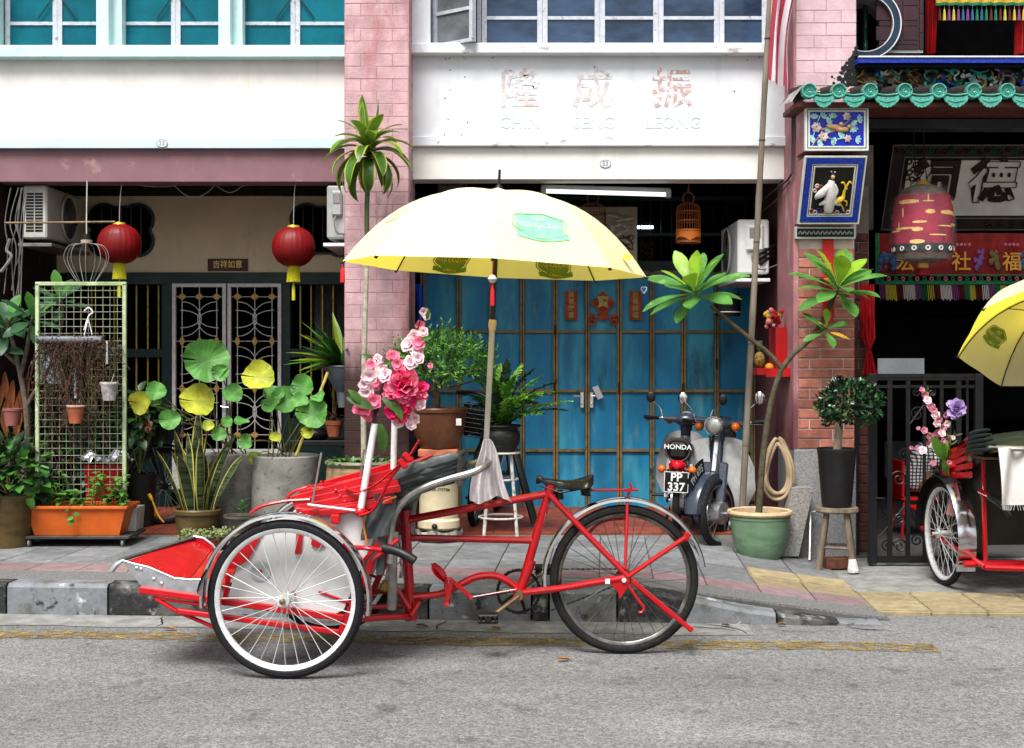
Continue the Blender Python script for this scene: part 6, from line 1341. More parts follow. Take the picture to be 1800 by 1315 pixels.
for sx in (-1,1):
    for sy in (-1,1): q=MB(); q.box((c.x+sx*.19,9.85+sy*.12,.48),(.03,.03,.58)); q.build('leg',BLK,BN_)
q=MB(); q.ball((c.x-.05,9.8,.85),.1,12,8,(1.3,.9,.6)); q.thing('black_bag',mat('black_bin_bag',(.012,.012,.013),.3,var=.2,bump=1,bscale=30),'crumpled black bag lying on the bench behind the lotus','bag')
# ---------- planter with trellis on a trolley ----------
c=P(130,890,8.97); PX0,PX1=P(40,0,8.83).x,P(223,0,8.83).x
TRY=thing('trolley','dark flat plant trolley on four small casters under the orange planter','trolley',V(((PX0+PX1)/2,9.0,.17)))
q=MB(); q.box(((PX0+PX1)/2+.01,9.03,.232),(.69,.42,.02),None,.004); q.build('deck',mat('dark_tray',(.06,.055,.05),.6,var=.2),TRY)
for sx in (-.3,.31):
    for sy in (-.16,.17):
        p=V(((PX0+PX1)/2+sx,9.0+sy,.195)); q=MB(); q.torus(p,.017,.008,V((1,0,.0)),16,6); q.tube([p-V((.008,0,0)),p+V((.008,0,0))],.016,12); q.build('caster_wheel',mat('grey_caster',(.25,.24,.22),.5,var=.2),TRY); q=MB(); q.box(p+V((0,0,.018)),(.03,.03,.016)); q.build('caster_fork',DKM,TRY)
OR=mat('orange_plastic',(.52,.13,.02),.45,var=.1,scale=5,layers=(((.36,.09,.02),4,.55,.72,(1,1,.5),.6),))
PLB_=thing('planter_box','long orange plastic planter box with young green seedlings below the wire trellis','planter',V(((PX0+PX1)/2,9.0,.243)))
def trough(x0,x1,y0,y1,z0,z1,tx,ty,t):
    o=[V((x0,y0,z1)),V((x1,y0,z1)),V((x1,y1,z1)),V((x0,y1,z1))]; b=[V((x0+tx,y0+ty,z0)),V((x1-tx,y0+ty,z0)),V((x1-tx,y1-ty,z0)),V((x0+tx,y1-ty,z0))]; i_=[V((x0+t,y0+t,z1)),V((x1-t,y0+t,z1)),V((x1-t,y1-t,z1)),V((x0+t,y1-t,z1))]; ib=[v+V((0,0,-.04)) for v in i_]
    fs=[(4,5,6,7)]
    for k in range(4): j=(k+1)%4; fs+=[(k,4+k,4+j,j)[::-1],(k,j,8+j,8+k),(8+k,8+j,12+j,12+k)]
    return o+b+i_+ib,fs
q=MB(); v_,f_=trough(PX0+.012,PX1-.012,8.84,9.13,.243,.424,.05,.03,.012); q.add(v_,f_); q.build('planter_body',OR,PLB_,0)
q=MB()
for a,b in (((PX0,8.825),(PX1,8.85)),((PX0,9.125),(PX1,9.15)),((PX0,8.851),(PX0+.02,9.124)),((PX1-.02,8.851),(PX1,9.124))): q.bb((a[0],a[1],.415),(b[0],b[1],.437),.004)
q.build('planter_rim',OR,PLB_,0)
q=MB(); q.add([(PX0+.02,8.86,.41),(PX1-.02,8.86,.41),(PX1-.02,9.12,.41),(PX0+.02,9.12,.41)],[(0,1,2,3)]); q.build('soil',SOIL,PLB_)
SDL=mat('seedling_leaf',(.12,.28,.05),.5,var=.25,scale=20,transl=.25)
for k in range(30):
    x=PX0+.08+rnd.random()*.56; b=V((x,8.88+rnd.random()*.14,.41)); h=rnd.uniform(.06,.2)*(1.25 if abs(x-PX0-.12)<.12 or abs(x-PX0-.5)<.12 else .7); q=MB(); tp_=b+V((rnd.uniform(-.06,.06),rnd.uniform(-.08,.02),h)); q.tube([b,tp_],.0025,4)
    for j in range(9): t=.3+.7*j/8; q.leaf(b.lerp(tp_,t),rdir(-.2,.6),(0,-.2,1),rnd.uniform(.035,.06),.032,.5,.12,4,'ovate')
    q.build('seedling',SDL,PLB_,60)
q=MB(); b=V((P(122,0,8.82).x,8.82,.43)); q.tube(curve([b+V((0,.06,0)),b+V((0,-.01,.02)),b+V((-.01,-.01,-.09))],4),.002,4); [q.leaf(b+V((rnd.uniform(-.04,.03),-.01,-.02-.02*j)),rdir(-.4,.3),(0,-1,.3),.045,.03,.3,.1,4,'ovate') for j in range(5)]; q.build('trailing_stem',SDL,PLB_)
TRL=thing('trellis','tall pale green wire mesh trellis standing in the orange planter','trellis',P(142,880,8.97)); ty_=8.97
TGR=mat('peeling_green_frame',(.4,.47,.3),.6,var=.2,scale=12,layers=(((.2,.3,.08),4,.5,.66,(1,1,.4),.8),((.6,.62,.56),14,.62,.72))); WIRE=mat('pale_wire',(.33,.36,.26),.6,var=.25,scale=20,layers=(((.2,.14,.07),30,.58,.68),))
fx0,fx1=P(66,0,ty_).x,P(219,0,ty_).x; fz1,fz0=P(0,499,ty_).z,.36
for a,b in (((fx0,fz0),(fx0,fz1)),((fx1,fz0),(fx1,fz1)),((fx0-.0125,fz1),(fx1+.0125,fz1))): q=MB(); q.bar((a[0],ty_,a[1]),(b[0],ty_,b[1]),.025,.025,(0,1,0),.003); q.build('trellis_frame',TGR,TRL)
for k in range(1,12): x=fx0+(fx1-fx0)*k/12; q=MB(); q.tube([(x,ty_,fz0),(x+.003*sin(k*3),ty_+.004*sin(k),(fz0+fz1)/2),(x,ty_,fz1-.012)],.0019,4); q.build('wire',WIRE,TRL)
for k in range(30): z=fz1-.045-k*.0475; q=MB(); q.tube([(fx0,ty_-.004,z),(fx1,ty_-.004,z+.003*sin(k*2.3))],.0019,4); q.build('wire',WIRE,TRL)
HP=thing('hanging_planter','grey pipe planter trailing brown dried vines, hooked on the trellis by a white hanger','planter',P(122,603,8.9))
q=MB(); q.tube([P(64,597,8.9),P(180,597,8.9)],.025,14); q.build('pipe',mat('grey_pvc',(.16,.17,.19),.5,var=.2),HP)
q=MB(); q.tube(curve([P(148,580,8.92),P(156,556,8.92),P(163,549,8.92),P(156,541,8.92),P(148,547,8.92)],5),.005,6); q.tube([P(155,560,8.92),P(148,590,8.9)],.003,5); q.tube([P(155,560,8.92),P(162,588,8.9)],.003,5); q.build('hook',WPOLE,HP)
DV=mat('dried_vine',(.12,.06,.04),.85,var=.4,scale=30); DV2=mat('dried_vine_dull_green',(.07,.08,.04),.8,var=.4,scale=30)
q1=MB(); q2=MB()
for k in range(330):
    px=min(rnd.gauss(125,30),212) if k%3 else rnd.uniform(72,210); px=max(px,70); py=rnd.uniform(592,612) if k%4 else rnd.uniform(600,720); L=abs(rnd.gauss(0,.28))+.05; p=P(px,py,8.9+rnd.uniform(-.03,.09)); pts=[p]
    for j in range(6): pts.append(pts[-1]+V((rnd.uniform(-.035,.035),rnd.uniform(-.01,.01),-L/6)))
    (q1 if k%3 else q2).tube(pts,.0016,3,cap=False)
    for j in range(6): (q1 if rnd.random()<.7 else q2).leaf(rnd.choice(pts)+rv(.008),rdir(-1,.3),rdir(),rnd.uniform(.012,.026),.012,.8,.3,2)
for k in range(260): q1.leaf(P(rnd.uniform(64,182),rnd.gauss(603,9),8.88),rdir(-1,.6),rdir(),.022,.009,.7,.3,2)
q1.build('dried_vines',DV,HP,0,kind='stuff'); q2.build('dried_vines',DV2,HP,0,kind='stuff')
for px,py,m,lab in ((133,728,CLAY,'small terracotta pot with crusty white rim hanging on the trellis'),(192,688,mat('dirty_white_pot',(.36,.34,.33),.7,var=.3,scale=20),'small dirty white pot hanging on the trellis')):
    c=P(px,py+16,8.86); t=thing('hanging_pot',lab,'flower pot',c); pot(t,c,[(0,0),(.04,0),(.055,.1),(.058,.1),(.058,.122),(.05,.12)],m,sz=(.05,.11)); q=MB(); q.torus(c+V((0,0,.112)),.056,.006,V((0,0,1)),24,5); q.build('pot_rim',mat('lime_crust',(.45,.4,.36),.9,var=.3,scale=40),t); q=MB(); [q.tube([c+V((.05*cos(a),.05*sin(a),.12)),c+V((rnd.uniform(-.1,.1),rnd.uniform(-.05,.05),.12-rnd.uniform(-.06,.14)))],.0016,3) for a in [k*.3 for k in range(26)]]; q.build('dry_stems',DV,t); q=MB(); q.tube([c+V((0,.05,.12)),V((c.x,8.96,c.z+.17))],.002,4); q.build('hanging_wire',WPOLE,t)
q=MB(); q.tube([P(188,640,8.94),P(188,600,8.94)],[.009,.006],8); q.tube([P(133,700,8.94),P(132,650,8.94)],.01,8); q.thing('plant_tag',WPOLE,'pale plastic plant sticks hanging on the trellis wires','plant stick')
# ---------- plants at the left edge ----------
c=V((P(40,0,9.35).x,9.35,.17))
LP=thing('plumeria','old plumeria with grey forked stems and broad dark leaves behind the trellis','potted tree',c)
pot(LP,c,[(0,0),(.17,0),(.22,.3),(.23,.32),(.21,.32)],mat('dark_old_pot',(.03,.03,.028),.7,var=.3),sz=(.2,.3))
q=MB(); lt=lambda px,py,dy=0.: P(px,py,9.3+dy)
for pts,r in (([lt(42,860),lt(48,780),lt(46,720),lt(36,660),lt(22,600),lt(10,560)],.024),([lt(36,660),lt(46,620),lt(52,585),lt(60,545)],.018),([lt(44,720),lt(60,690),lt(90,640),lt(110,560),lt(105,520)],.016),([lt(30,640),lt(8,620),lt(-10,600)],.016)): cv=curve(pts,5); q.tube(cv,[r*(1-.45*k/len(cv)) for k in range(len(cv))],8)
q.build('trunk',BARK,LP)
LPL=mat('broad_leaf_bluegreen',(.045,.11,.05),.4,var=.25,scale=7,transl=.2,layers=(((.08,.18,.07),6,.55,.7),))
whorl(LP,lt(12,572),(.1,-.4,.9),15,.3,.085,-.3,1.1,[LPL,LG]); whorl(LP,lt(58,560,-.1),(.4,-.4,.8),13,.28,.08,-.4,1.1,[LPL,LG]); whorl(LP,lt(105,530),(.1,-.4,.9),13,.27,.08,-.3,1.2,[LPL,LG]); whorl(LP,lt(-8,610),(-.2,-.5,.8),10,.28,.08,-.4,1.,[LPL])
for k in range(14): q=MB(); q.leaf(lt(rnd.uniform(5,55),rnd.uniform(640,720),.05),(rnd.uniform(-.3,.3),-.2,-1),(0,-1,0),.22,.05,.3,.3,5); q.build('dead_leaf',mat('orange_dead_leaf',(.2,.07,.02),.8,var=.3),LP)
c=P(22,748,9.1); t=thing('hanging_pot','dull pink plastic pot hanging among the stems at the left edge','flower pot',c); pot(t,c,[(0,0),(.045,0),(.06,.1),(.065,.1),(.065,.115),(.055,.11)],mat('dull_pink_plastic',(.3,.12,.11),.5),sz=(.055,.105)); q=MB(); q.tube([c+V((-.05,0,.11)),c+V((0,0,.35)),c+V((.05,0,.11))],.002,4); q.build('hanging_wire',IRON,t)
def bush(lab,c,rx,ry,rz,n,mats,L=.07,W=.04,z0=.3,name='leafy_shrub',potm=None):
    t=thing(name,lab,'potted plant',V((c[0],c[1],.17))); cc=V((c[0],c[1],.17)); pot(t,cc,[(0,0),(rx*.6,0),(rx*.75,z0-.02),(rx*.8,z0),(rx*.7,z0)],potm or mat('dark_old_pot',(.03,.03,.028),.7),sz=(rx*.7,z0-.02))
    q=MB(); [q.tube([cc+V((0,0,z0)),V(c)+V((rnd.uniform(-rx,rx)*.7,rnd.uniform(-ry,ry)*.7,rnd.uniform(-.2,.8)*rz))],.004,4) for k in range(12)]; q.build('stems',STM,t)
    bs=[MB() for _ in mats]
    for k in range(n):
        d=rdir(-.6,1); s_=rnd.uniform(.4,1)**.6; p=V(c)+V((d.x*rx,d.y*ry,d.z*rz))*s_; bs[rnd.randrange(len(mats))].leaf(p,(d+rv(.6)+V((0,-.3,-.1))),V((0,-.4,1)),L*rnd.uniform(.7,1.2),W,.6,.12,3,'ovate')
    for b,m in zip(bs,mats): b.build('foliage',m,t,60,kind='stuff')
bush('dark green pothos bush in an olive jar at the lower left corner',(P(14,0,8.9).x,8.9,.62),.26,.2,.24,230,[LD,LDD,LG],.1,.07,.34,potm=OLV)
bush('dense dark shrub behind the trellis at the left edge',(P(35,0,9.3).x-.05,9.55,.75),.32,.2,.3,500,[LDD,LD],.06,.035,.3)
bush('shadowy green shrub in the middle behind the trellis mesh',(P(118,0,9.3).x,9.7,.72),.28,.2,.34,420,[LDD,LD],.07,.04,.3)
bush('leafy plant between the trellis and the black bicycle basket',(P(228,0,9.5).x,9.75,.95),.16,.14,.22,150,[LD,LDD],.09,.06,.4)
# ---------- scooters ----------
NAV=mat('grey_blue_scooter_paint',(.05,.065,.09),.28,var=.15,scale=10,coat=.3); SLV=mat('silver_scooter_paint',(.5,.5,.51),.35,var=.06,scale=8,metal=.3); CHR=SILV
def scooter(label,loc,rotz,pitch,s,plate_txt,back,lean=0):
    t=bpy.data.objects.new('scooter',None); col.objects.link(t)
    b=lambda q,n,m,root=None,sm=35: q.build(n,m,root or t,sm)
    for y,st in ((.6,R(-24) if not back else 0),(-.55,0)):
        ax=V((cos(st),sin(st),0)); c=V((0,y,.26)); w_=wheel(t,c,.26,ax,.03,TYRE,SILV,ALU,24,SPD,.024,spr=.0025)
        q=MB(); q.tube([c-ax*.06,c-ax*.055,c+ax*.055,c+ax*.06],[.05,.085,.085,.05],20); q.tube([c-ax*.09,c+ax*.09],.012,8); b(q,'brake_hub',ALU,w_)
    ct,sn=cos(R(-24) if not back else 0),sin(R(-24) if not back else 0)
    def st(p):   # steering rotation about the head axis
        x,y,z=p; y-=.46; return V((x*ct-y*sn,.46+x*sn+y*ct,z))
    q=MB()
    for s_ in (-1,1): q.bar(st((s_*.072,.6,.24)),st((s_*.065,.45,.62)),.05,.075,(1,0,0),.012)
    b(q,'fork_cover',NAV)
    q=MB()   # front mudguard with deep skirts
    def mg(u,v):
        a=R(8+142*u); w_=.062+.012*sin(pi*u); x=(v-.5)*2*w_; r=.305-.02*(2*v-1)**4; r-=.09*(abs(2*v-1)>.95)*(.3 if u<.15 or u>.85 else 1)
        return st((x,.6+r*cos(a),.26+r*sin(a)))
    q.grid(mg,18,10); b(q,'mudguard',NAV)
    q=MB(); q.bar(st((0,.47,.5)),st((0,.38,.84)),.085,.05,(0,1,0),.018); b(q,'head_cover',NAV)
    q=MB(); q.bar(st((0,.5,.56)),st((0,.415,.8)),.03,.01,(0,1,0),.002); b(q,'cover_stripe',WPOLE)
    q=MB()
    for s_ in (-1,1):   # leg shields
        q.grid(lambda u,v:V((s_*(.045+(.2 if back else .235)*u*(1-.35*max(0,v-.6)/.4)*(1-.3*max(0,.25-v)/.25)),.38-.13*u**1.6-.1*v*.3,.24+.56*v-.05*u*u*v)),8,12)
        q.grid(lambda u,v:V((s_*(.045+(.2 if back else .235)*u*(1-.35*max(0,v-.6)/.4)*(1-.3*max(0,.25-v)/.25)),.37-.13*u**1.6-.1*v*.3,.24+.56*v-.05*u*u*v)),8,12)
    b(q,'leg_shield',SLV if back else WPOLE)
    q=MB(); q.ball(st((0,.36,.9)),.09,16,10,(1.25,1.0,.72)); q.tube([st((-.2,.33,.905)),st((0,.36,.9)),st((.2,.33,.905))],[.02,.045,.02],10); q.tube([st((0,.37,.9)),st((0,.4,.78))],[.06,.05],12); b(q,'handlebar_cover',NAV)
    for s_ in (-1,1):
        q=MB(); q.tube([st((s_*.2,.33,.905)),st((s_*.25,.31,.908))],.014,8); b(q,'lever_clamp',CHR); q=MB(); q.tube([st((s_*.25,.31,.908)),st((s_*.37,.24,.915))],.017,10); b(q,'handlebar_grip',BLK)
        q=MB(); q.tube([st((s_*.19,.38,.9)),st((s_*.3,.33,.895)),st((s_*.36,.29,.885))],.006,6); b(q,'brake_lever',DKM)
        q=MB(); q.ball(st((s_*.155,.4,.885)),.034,12,8,(1,1.1,1)); b(q,'front_indicator',ORG)
        q=MB(); q.tube(curve([st((s_*.21,.33,.91)),st((s_*.24,.34,1.0)),st((s_*.31,.32,1.07))],5),.005,6); b(q,'mirror_stem',CHR)
        q=MB(); q.ball(st((s_*.325,.315,1.095)),.04,12,8,(1,.35,1.25)); b(q,'mirror',CHR if not back else BLK)
    q=MB(); q.lathe([(.0,.03),(.03,.028),(.055,.018),(.068,.0),(.06,-.06)],24); o_=st((0,.46,.9)); q.v=[V((v.x*ct-v.z*sn,v.x*sn+v.z*ct,v.y))+o_ for v in q.v]; b(q,'headlight',mat('headlight_glass',(.55,.55,.53),.15,var=.3,scale=14,metal=.5))
    q=MB(); q.torus(o_,.07,.009,V((-sn,ct,0)),28,6); b(q,'headlight_ring',CHR)
    # body
    q=MB(); q.tube(curve([V((0,.36,.74)),V((0,.25,.5)),V((0,.05,.44)),V((0,-.2,.5)),V((0,-.5,.55))],5),[.05,.05,.05,.05,.05,.055,.06,.06,.065,.07,.075,.08,.08,.085,.09,.09,.09,.09,.085,.08,.07],10); b(q,'spine_cover',NAV)
    q=MB(); q.tube(curve([V((0,.1,.66)),V((0,-.1,.68)),V((0,-.35,.69)),V((0,-.62,.71))],5),[.05,.07,.09,.1,.105,.11,.11,.11,.11,.11,.11,.11,.11,.11,.1,.07],12,flat=.55); b(q,'seat',BLK)
    for s_ in (-1,1): q=MB(); q.ball(V((s_*.085,-.2,.5)),.14,14,9,(.35,1.25,.9)); b(q,'side_cover',SLV)
    q=MB(); q.box((0,.0,.3),(.2,.3,.2),None,.03); q.tube([V((0,.1,.32)),V((0,.3,.34))],[.075,.065],12)
    for k in range(7): q.tube([V((0,.12+.025*k,.32)),V((0,.126+.025*k,.32))],.088,12)
    b(q,'engine',DKM)
    q=MB(); q.tube(curve([V((.06,.26,.28)),V((.1,.1,.2)),V((.14,-.2,.2)),V((.15,-.4,.24))],5),.018,8); q.tube([V((.15,-.3,.235)),V((.155,-.8,.3))],[.035,.04],12); b(q,'exhaust',CHR)
    for s_ in (-1,1):
        q=MB(); q.bar(V((s_*.085,.0,.26)),V((s_*.085,-.57,.26)),.02,.04,(0,0,1),.004); b(q,'swing_arm',DKM)
        q=MB(); q.tube([V((s_*.1,-.55,.28)),V((s_*.1,-.46,.56))],.02,8)
        for k in range(8): q.torus(V((s_*.1,-.54+.01*k,.32+.028*k)),.022,.005,V((0,.3,1)),12,4)
        b(q,'shock_absorber',CHR)
        q=MB(); q.tube([V((s_*.1,.02,.24)),V((s_*.26,.02,.24))],.014,8); b(q,'foot_peg',BLK)
        q=MB(); q.tube([V((s_*.07,-.1,.2)),V((s_*.13,-.16,.0))],.012,6); b(q,'stand_leg',DKM)
    q=MB()
    def rf(u,v): a=R(20+110*u); r=.3; x=(v-.5)*2*.065; return V((x,-.55-r*cos(a)*1.0,.26+r*sin(a)-.02*(2*v-1)**2))
    q.grid(rf,14,8); b(q,'rear_mudguard',CHR)
    q=MB(); q.box((0,-.72,.7),(.21,.12,.2),None,.05); b(q,'tail_box',BLK); q=MB(); q.torus((0,-.77,.7),.1,.008,V((0,1,0)),24,5); q.v=[V((v.x,v.y,.7+(v.z-.7)*.95)) for v in q.v]; b(q,'tail_trim',mat('tail_trim_brown',(.09,.06,.05),.4))
    q=MB(); q.text('HONDA',.055,facing((0,-.783,.725)),.003,bold=.02,sx=1.1); b(q,'lettering',WPOLE)
    q=MB(); q.box((0,-.79,.575),(.14,.08,.085),None,.03); tl_=b(q,'tail_light',mat('tail_light_red',(.4,.005,.02),.15,var=.2,coat=.5)); q=MB(); q.ball((0,-.83,.575),.03,12,8,(1,.4,1)); b(q,'tail_lens',mat('tail_lens_red',(.5,.02,.04),.1,var=.1),tl_)
    for s_ in (-1,1): q=MB(); q.tube([V((s_*.03,-.75,.54)),V((s_*.11,-.77,.54))],.008,6); q.ball((s_*.125,-.78,.54),.034,12,8,(1,1.1,1)); b(q,'rear_indicator',ORG)
    if back:
        q=MB(); q.box((0,-.83,.44),(.2,.006,.17),None,.002); p_=b(q,'number_plate',mat('plate_black',(.012,.012,.012),.35,var=.1)); 
        for a,c_ in ((.0,.082),(.0,-.082)): q=MB(); q.box((a,-.8345,.44+c_),(.196,.002,.005)); b(q,'plate_border',WPOLE,p_)
        for a in (-.097,.097): q=MB(); q.box((a,-.8345,.44),(.005,.002,.158)); b(q,'plate_border',WPOLE,p_)
        for tx,z in (('PP',.478),('337',.398)): q=MB(); q.text(tx,.095,facing((0,-.8335,z)),.003,bold=.025); b(q,'plate_lettering',WPOLE,p_,0)
    else:
        pl=MB(); f=lambda v,o=0.: st((0.072+o-.0,.6+(.318)*cos(R(62)+v.x/.318*1.0)+0*o,.26+.318*sin(R(62)+v.x/.318)+v.y))
        def f2(v,o=0.): a=R(62)+v.x/.36; return st((-.003-o,.6+(.36+v.y)*cos(a),.26+(.36+v.y)*sin(a)))
        pl.grid(lambda u,v:f2(V(((u-.5)*.26,(v-.45)*.11,0))),10,2); pl.grid(lambda u,v:f2(V(((u-.5)*.26,(v-.45)*.11,0)),-.006),10,2); p_=b(pl,'number_plate',mat('plate_black',(.012,.012,.012),.35,var=.1))
        q=MB(); q.text('PH 695',.085,None,.0001,bold=.025,sx=.8,fn=lambda v:f2(V((v.x,v.y,0)),.003)); b(q,'plate_lettering',WPOLE,p_,0)
        q=MB()
    tag(t,label,'scooter','scooters parked before the blue door'); t.location=loc; t.rotation_euler=(pitch,lean,rotz); t.scale=(s,s,s); return t
ORG=mat('orange_lens',(.6,.16,.01),.2,var=.15,coat=.4)
scooter('grey underbone scooter seen from behind, plate PP 337 under its red tail light',(1.235,9.93,.19),R(-10.5),0,.83,'PP 337',True,R(2))
scooter('silver and blue underbone scooter facing the street, round headlight, plate PH 695',(1.555,9.97,.115),R(180-12),R(-3.2),.93,'PH 695',False,R(3))
# ---------- bicycles ----------
def bicycle(label,loc,rotz,basket,s=1.,steer=0,lean=0):
    t=bpy.data.objects.new('bicycle',None); col.objects.link(t); b=lambda q,n,m,root=None: q.build(n,m,root or t)
    for y in (.52,-.52): wheel(t,V((0,y,.32)),.32,(1,0,0),.026,TYRE,SPD,DKM,28,SPK,.016,spr=.0015)
    fr=mat('black_bike_frame',(.015,.018,.022),.3,var=.1,coat=.3); q=MB()
    for p,r_ in (([(0,.38,.78),(0,.33,.9)],.022),([(0,.37,.8),(0,-.16,.74)],.017),([(0,.38,.75),(0,-.06,.3)],.019),([(0,-.06,.3),(0,-.2,.86)],.016)): q.tube(p,r_,8)
    for s_ in (-1,1): q.tube([(s_*.02,-.16,.72),(s_*.06,-.52,.32)],.009,6); q.tube([(s_*.03,-.06,.3),(s_*.06,-.52,.32)],.01,6); q.tube([(s_*.055,.52,.32),(s_*.05,.42,.66),(0,.39,.74)],.012,6)
    b(q,'bike_frame',fr)
    q=MB(); q.tube(curve([(-.3,.24,.98),(-.15,.32,1.0),(0,.34,.96),(.15,.32,1.0),(.3,.24,.98)],4),.012,8); q.tube([(0,.33,.88),(0,.34,.97)],.014,8); b(q,'handlebar',DKM)
    for s_ in (-1,1): q=MB(); q.tube([(s_*.22,.28,.99),(s_*.32,.22,.975)],.018,8); b(q,'handlebar_grip',BLK); q=MB(); q.tube([(s_*.2,.31,.98),(s_*.29,.3,.95)],.005,5); b(q,'brake_lever',DKM)
    q=MB(); q.grid(lambda u,v:V(((.03+.06*(1-u)**1.5)*cos(pi*v)*1.,-.36+.26*u,.9+.03*sin(pi*v))),10,8); b(q,'saddle',LEATH)
    q=MB(); q.torus((.05,-.06,.3),.09,.006,V((1,0,0)),28,5); q.tube([(.07,-.06,.3),(.1,-.0,.15)],.01,6); q.box((.14,0,.14),(.09,.07,.02),None,.004); b(q,'crank',DKM)
    for y,a0,a1 in ((-.52,20,190),(.52,30,150)): fender('mudguard',V((0,y,.32)),(1,0,0),.345,.06,a0,a1,DKM,t)
    if basket:
        q=MB()
        for k in range(9):
            for j in range(7): pass
        for j in range(8):
            z=.68+.035*j; e=.12+.025*j/7; q.tube([(-e-.03,.43,z),(e+.03,.43,z),(e+.03,.43+2*e*.85,z),(-e-.03,.43+2*e*.85,z)],.004,4,closed=True)
        for k in range(40):
            a=k/40*4; i=int(a); f=a-i; 
            def pt(e): c4=[(-e-.03,.43),(e+.03,.43),(e+.03,.43+2*e*.85),(-e-.03,.43+2*e*.85)]; x0,y0=c4[i]; x1,y1=c4[(i+1)%4]; return x0+(x1-x0)*f,y0+(y1-y0)*f
            q.tube([(*pt(.12),.68),(*pt(.145),.925)],.003,4)
        for k in range(8): q.tube([(-.14+.04*k,.43,.682),(-.14+.04*k,.64,.682)],.003,4)
        b(q,'basket',BLK); q=MB(); q.add([(-.13,.45,.7),(.13,.45,.7),(.14,.45,.9),(-.14,.45,.9),(-.13,.62,.7),(.13,.62,.7),(.14,.64,.88),(-.14,.64,.88)],[(0,1,2,3),(4,5,6,7),(0,4,7,3),(1,5,6,2),(3,2,6,7)]); b(q,'basket_liner',mat('black_liner',(.012,.012,.014),.5,var=.2))
    tag(t,label,'bicycle'); t.location=loc; t.rotation_euler=(0,lean,rotz); t.scale=(s,s,s); return t
bicycle('black bicycle with a dark front basket parked half behind the trellis',(-2.92,9.62,.185),R(-58),True,.88,0,R(-4))
q=MB(); q.tube(curve([P(262,868,9.3),P(268,880,9.3),P(278,905,9.3),P(288,918,9.3)],5),[.012]*5+[.006]*11,6); q.thing('cable_lock',mat('yellow_cable',(.6,.33,.02),.4),'yellow cable lock looped through the front wheel of the bicycle with the basket','lock')
bicycle('dark bicycle leaning end-on behind the white stool and fern',(-.2,10.3,.185),R(171),True,.95,0,R(-8))
q=MB(); q.tube(curve([P(905,790,9.9),P(918,840,9.75),P(932,890,9.7),P(940,920,9.68)],5),.03,8,flat=.5); q.thing('rolled_umbrella',BLK,'rolled black umbrella leaning to the right of the white metal stool','umbrella')
# ---------- air conditioners ----------
ACW=mat('ac_cream_plastic',(.5,.49,.45),.5,var=.1,scale=6); ACD=mat('ac_dark_inside',(.01,.01,.01),.6)
def ac(label,x0,x1,y0,y1,z0,z1,face,near,col_=ACW):
    """outdoor unit on a party wall; face=+1 fan looks to +x; near end shows louvres or valve cover"""
    t=thing('air_conditioner',label,'air conditioner',V(((x0+x1)/2,(y0+y1)/2,z0)),'air conditioner units under the walkway ceiling')
    q=MB(); q.bb((x0,y0,z0),(x1,y1,z1),.012); q.build('casing',col_,t)
    xf=x1 if face>0 else x0; c=V((xf+face*.004,(y0+y1)/2+.05,(z0+z1)/2)); r=(z1-z0)*.42
    q=MB(); q.tube([c-V((.003,0,0)),c+V((face*.002,0,0))],r,32); q.build('fan_opening',ACD,t)
    q=MB(); 
    for k in range(1,9): q.torus(c+V((face*.012,0,0)),r*k/8.5,.0035,V((1,0,0)),28,4)
    for k in range(12): a=2*pi*k/12; q.tube([c+V((face*.012,r*.12*cos(a),r*.12*sin(a))),c+V((face*.012,r*cos(a),r*sin(a)))],.003,4)
    q.build('fan_grille',mat('ac_grey_grille',(.14,.14,.13),.5),t)
    q=MB(); q.torus(c+V((face*.008,0,0)),r*1.02,.01,V((1,0,0)),32,6); q.build('fan_ring',col_,t)
    for k in range(3): q=MB(); a=2.1*k; q.leaf(c+V((0,0,0)),(0.2*face,cos(a),sin(a)),(face,0,.3),r*.95,r*.7,.2,.1,4,'obov'); q.build('fan_blade',mat('fan_blade_grey',(.06,.06,.06),.5),t)
    w_=x1-x0
    if near=='louvre':
        for i in range(2):
            xa=x0+w_*(.14+.37*i)
            for k in range(13): z=z0+.05+(z1-z0-.1)*k/13; q=MB(); q.bb((xa,y0-.002,z),(xa+w_*.33,y0+.02,z+(z1-z0-.1)/13*.72)); q.build('louvre_slot',ACD,t,0)
    elif near=='cover':
        q=MB(); q.bb((x0+w_*.25,y0-.03,z0+(z1-z0)*.42),(x0+w_*.8,y0,z0+(z1-z0)*.9),.012); q.build('valve_cover',col_,t); q=MB(); q.bb((x0+w_*.35,y0-.035,z0+(z1-z0)*.66),(x0+w_*.7,y0-.029,z0+(z1-z0)*.84)); q.build('cover_recess',mat('ac_shadow_grey',(.25,.25,.24),.6),t)
        q=MB(); q.tube(curve([V((x0+w_*.5,y0-.03,z0+(z1-z0)*.42)),V((x0+w_*.42,y0-.04,z0+.1)),V((x0+w_*.7,y0-.03,z0+.03)),V((x1+.1,y0+.1,z0+.08))],5),.006,6); q.build('power_cable',mat('grey_cable',(.22,.22,.22),.6),t)
    q=MB(); q.bb((x0-.02,y0-.04,z0-.06),(x1+.05*(face>0),y1+.03,z0-.035),.003); q.build('shelf_bracket',GSTL if near!='cover' else WPOLE,t)
    return t
ac('old cream air conditioner high at far left, louvred end to the street',-3.56,-3.385,9.85,10.68,2.27,2.66,1,'louvre')
ac('grey-white air conditioner tucked against the left side of the pink pillar',-1.33,-1.19,9.72,10.5,2.26,2.64,-1,'cover',mat('ac_grey_white',(.38,.39,.38),.5,var=.1))
ac('white air conditioner on a shelf right of the blue door, piped end outwards',1.66,1.89,9.95,10.75,2.02,2.42,-1,'cover',mat('ac_white',(.62,.62,.61),.5,var=.06))
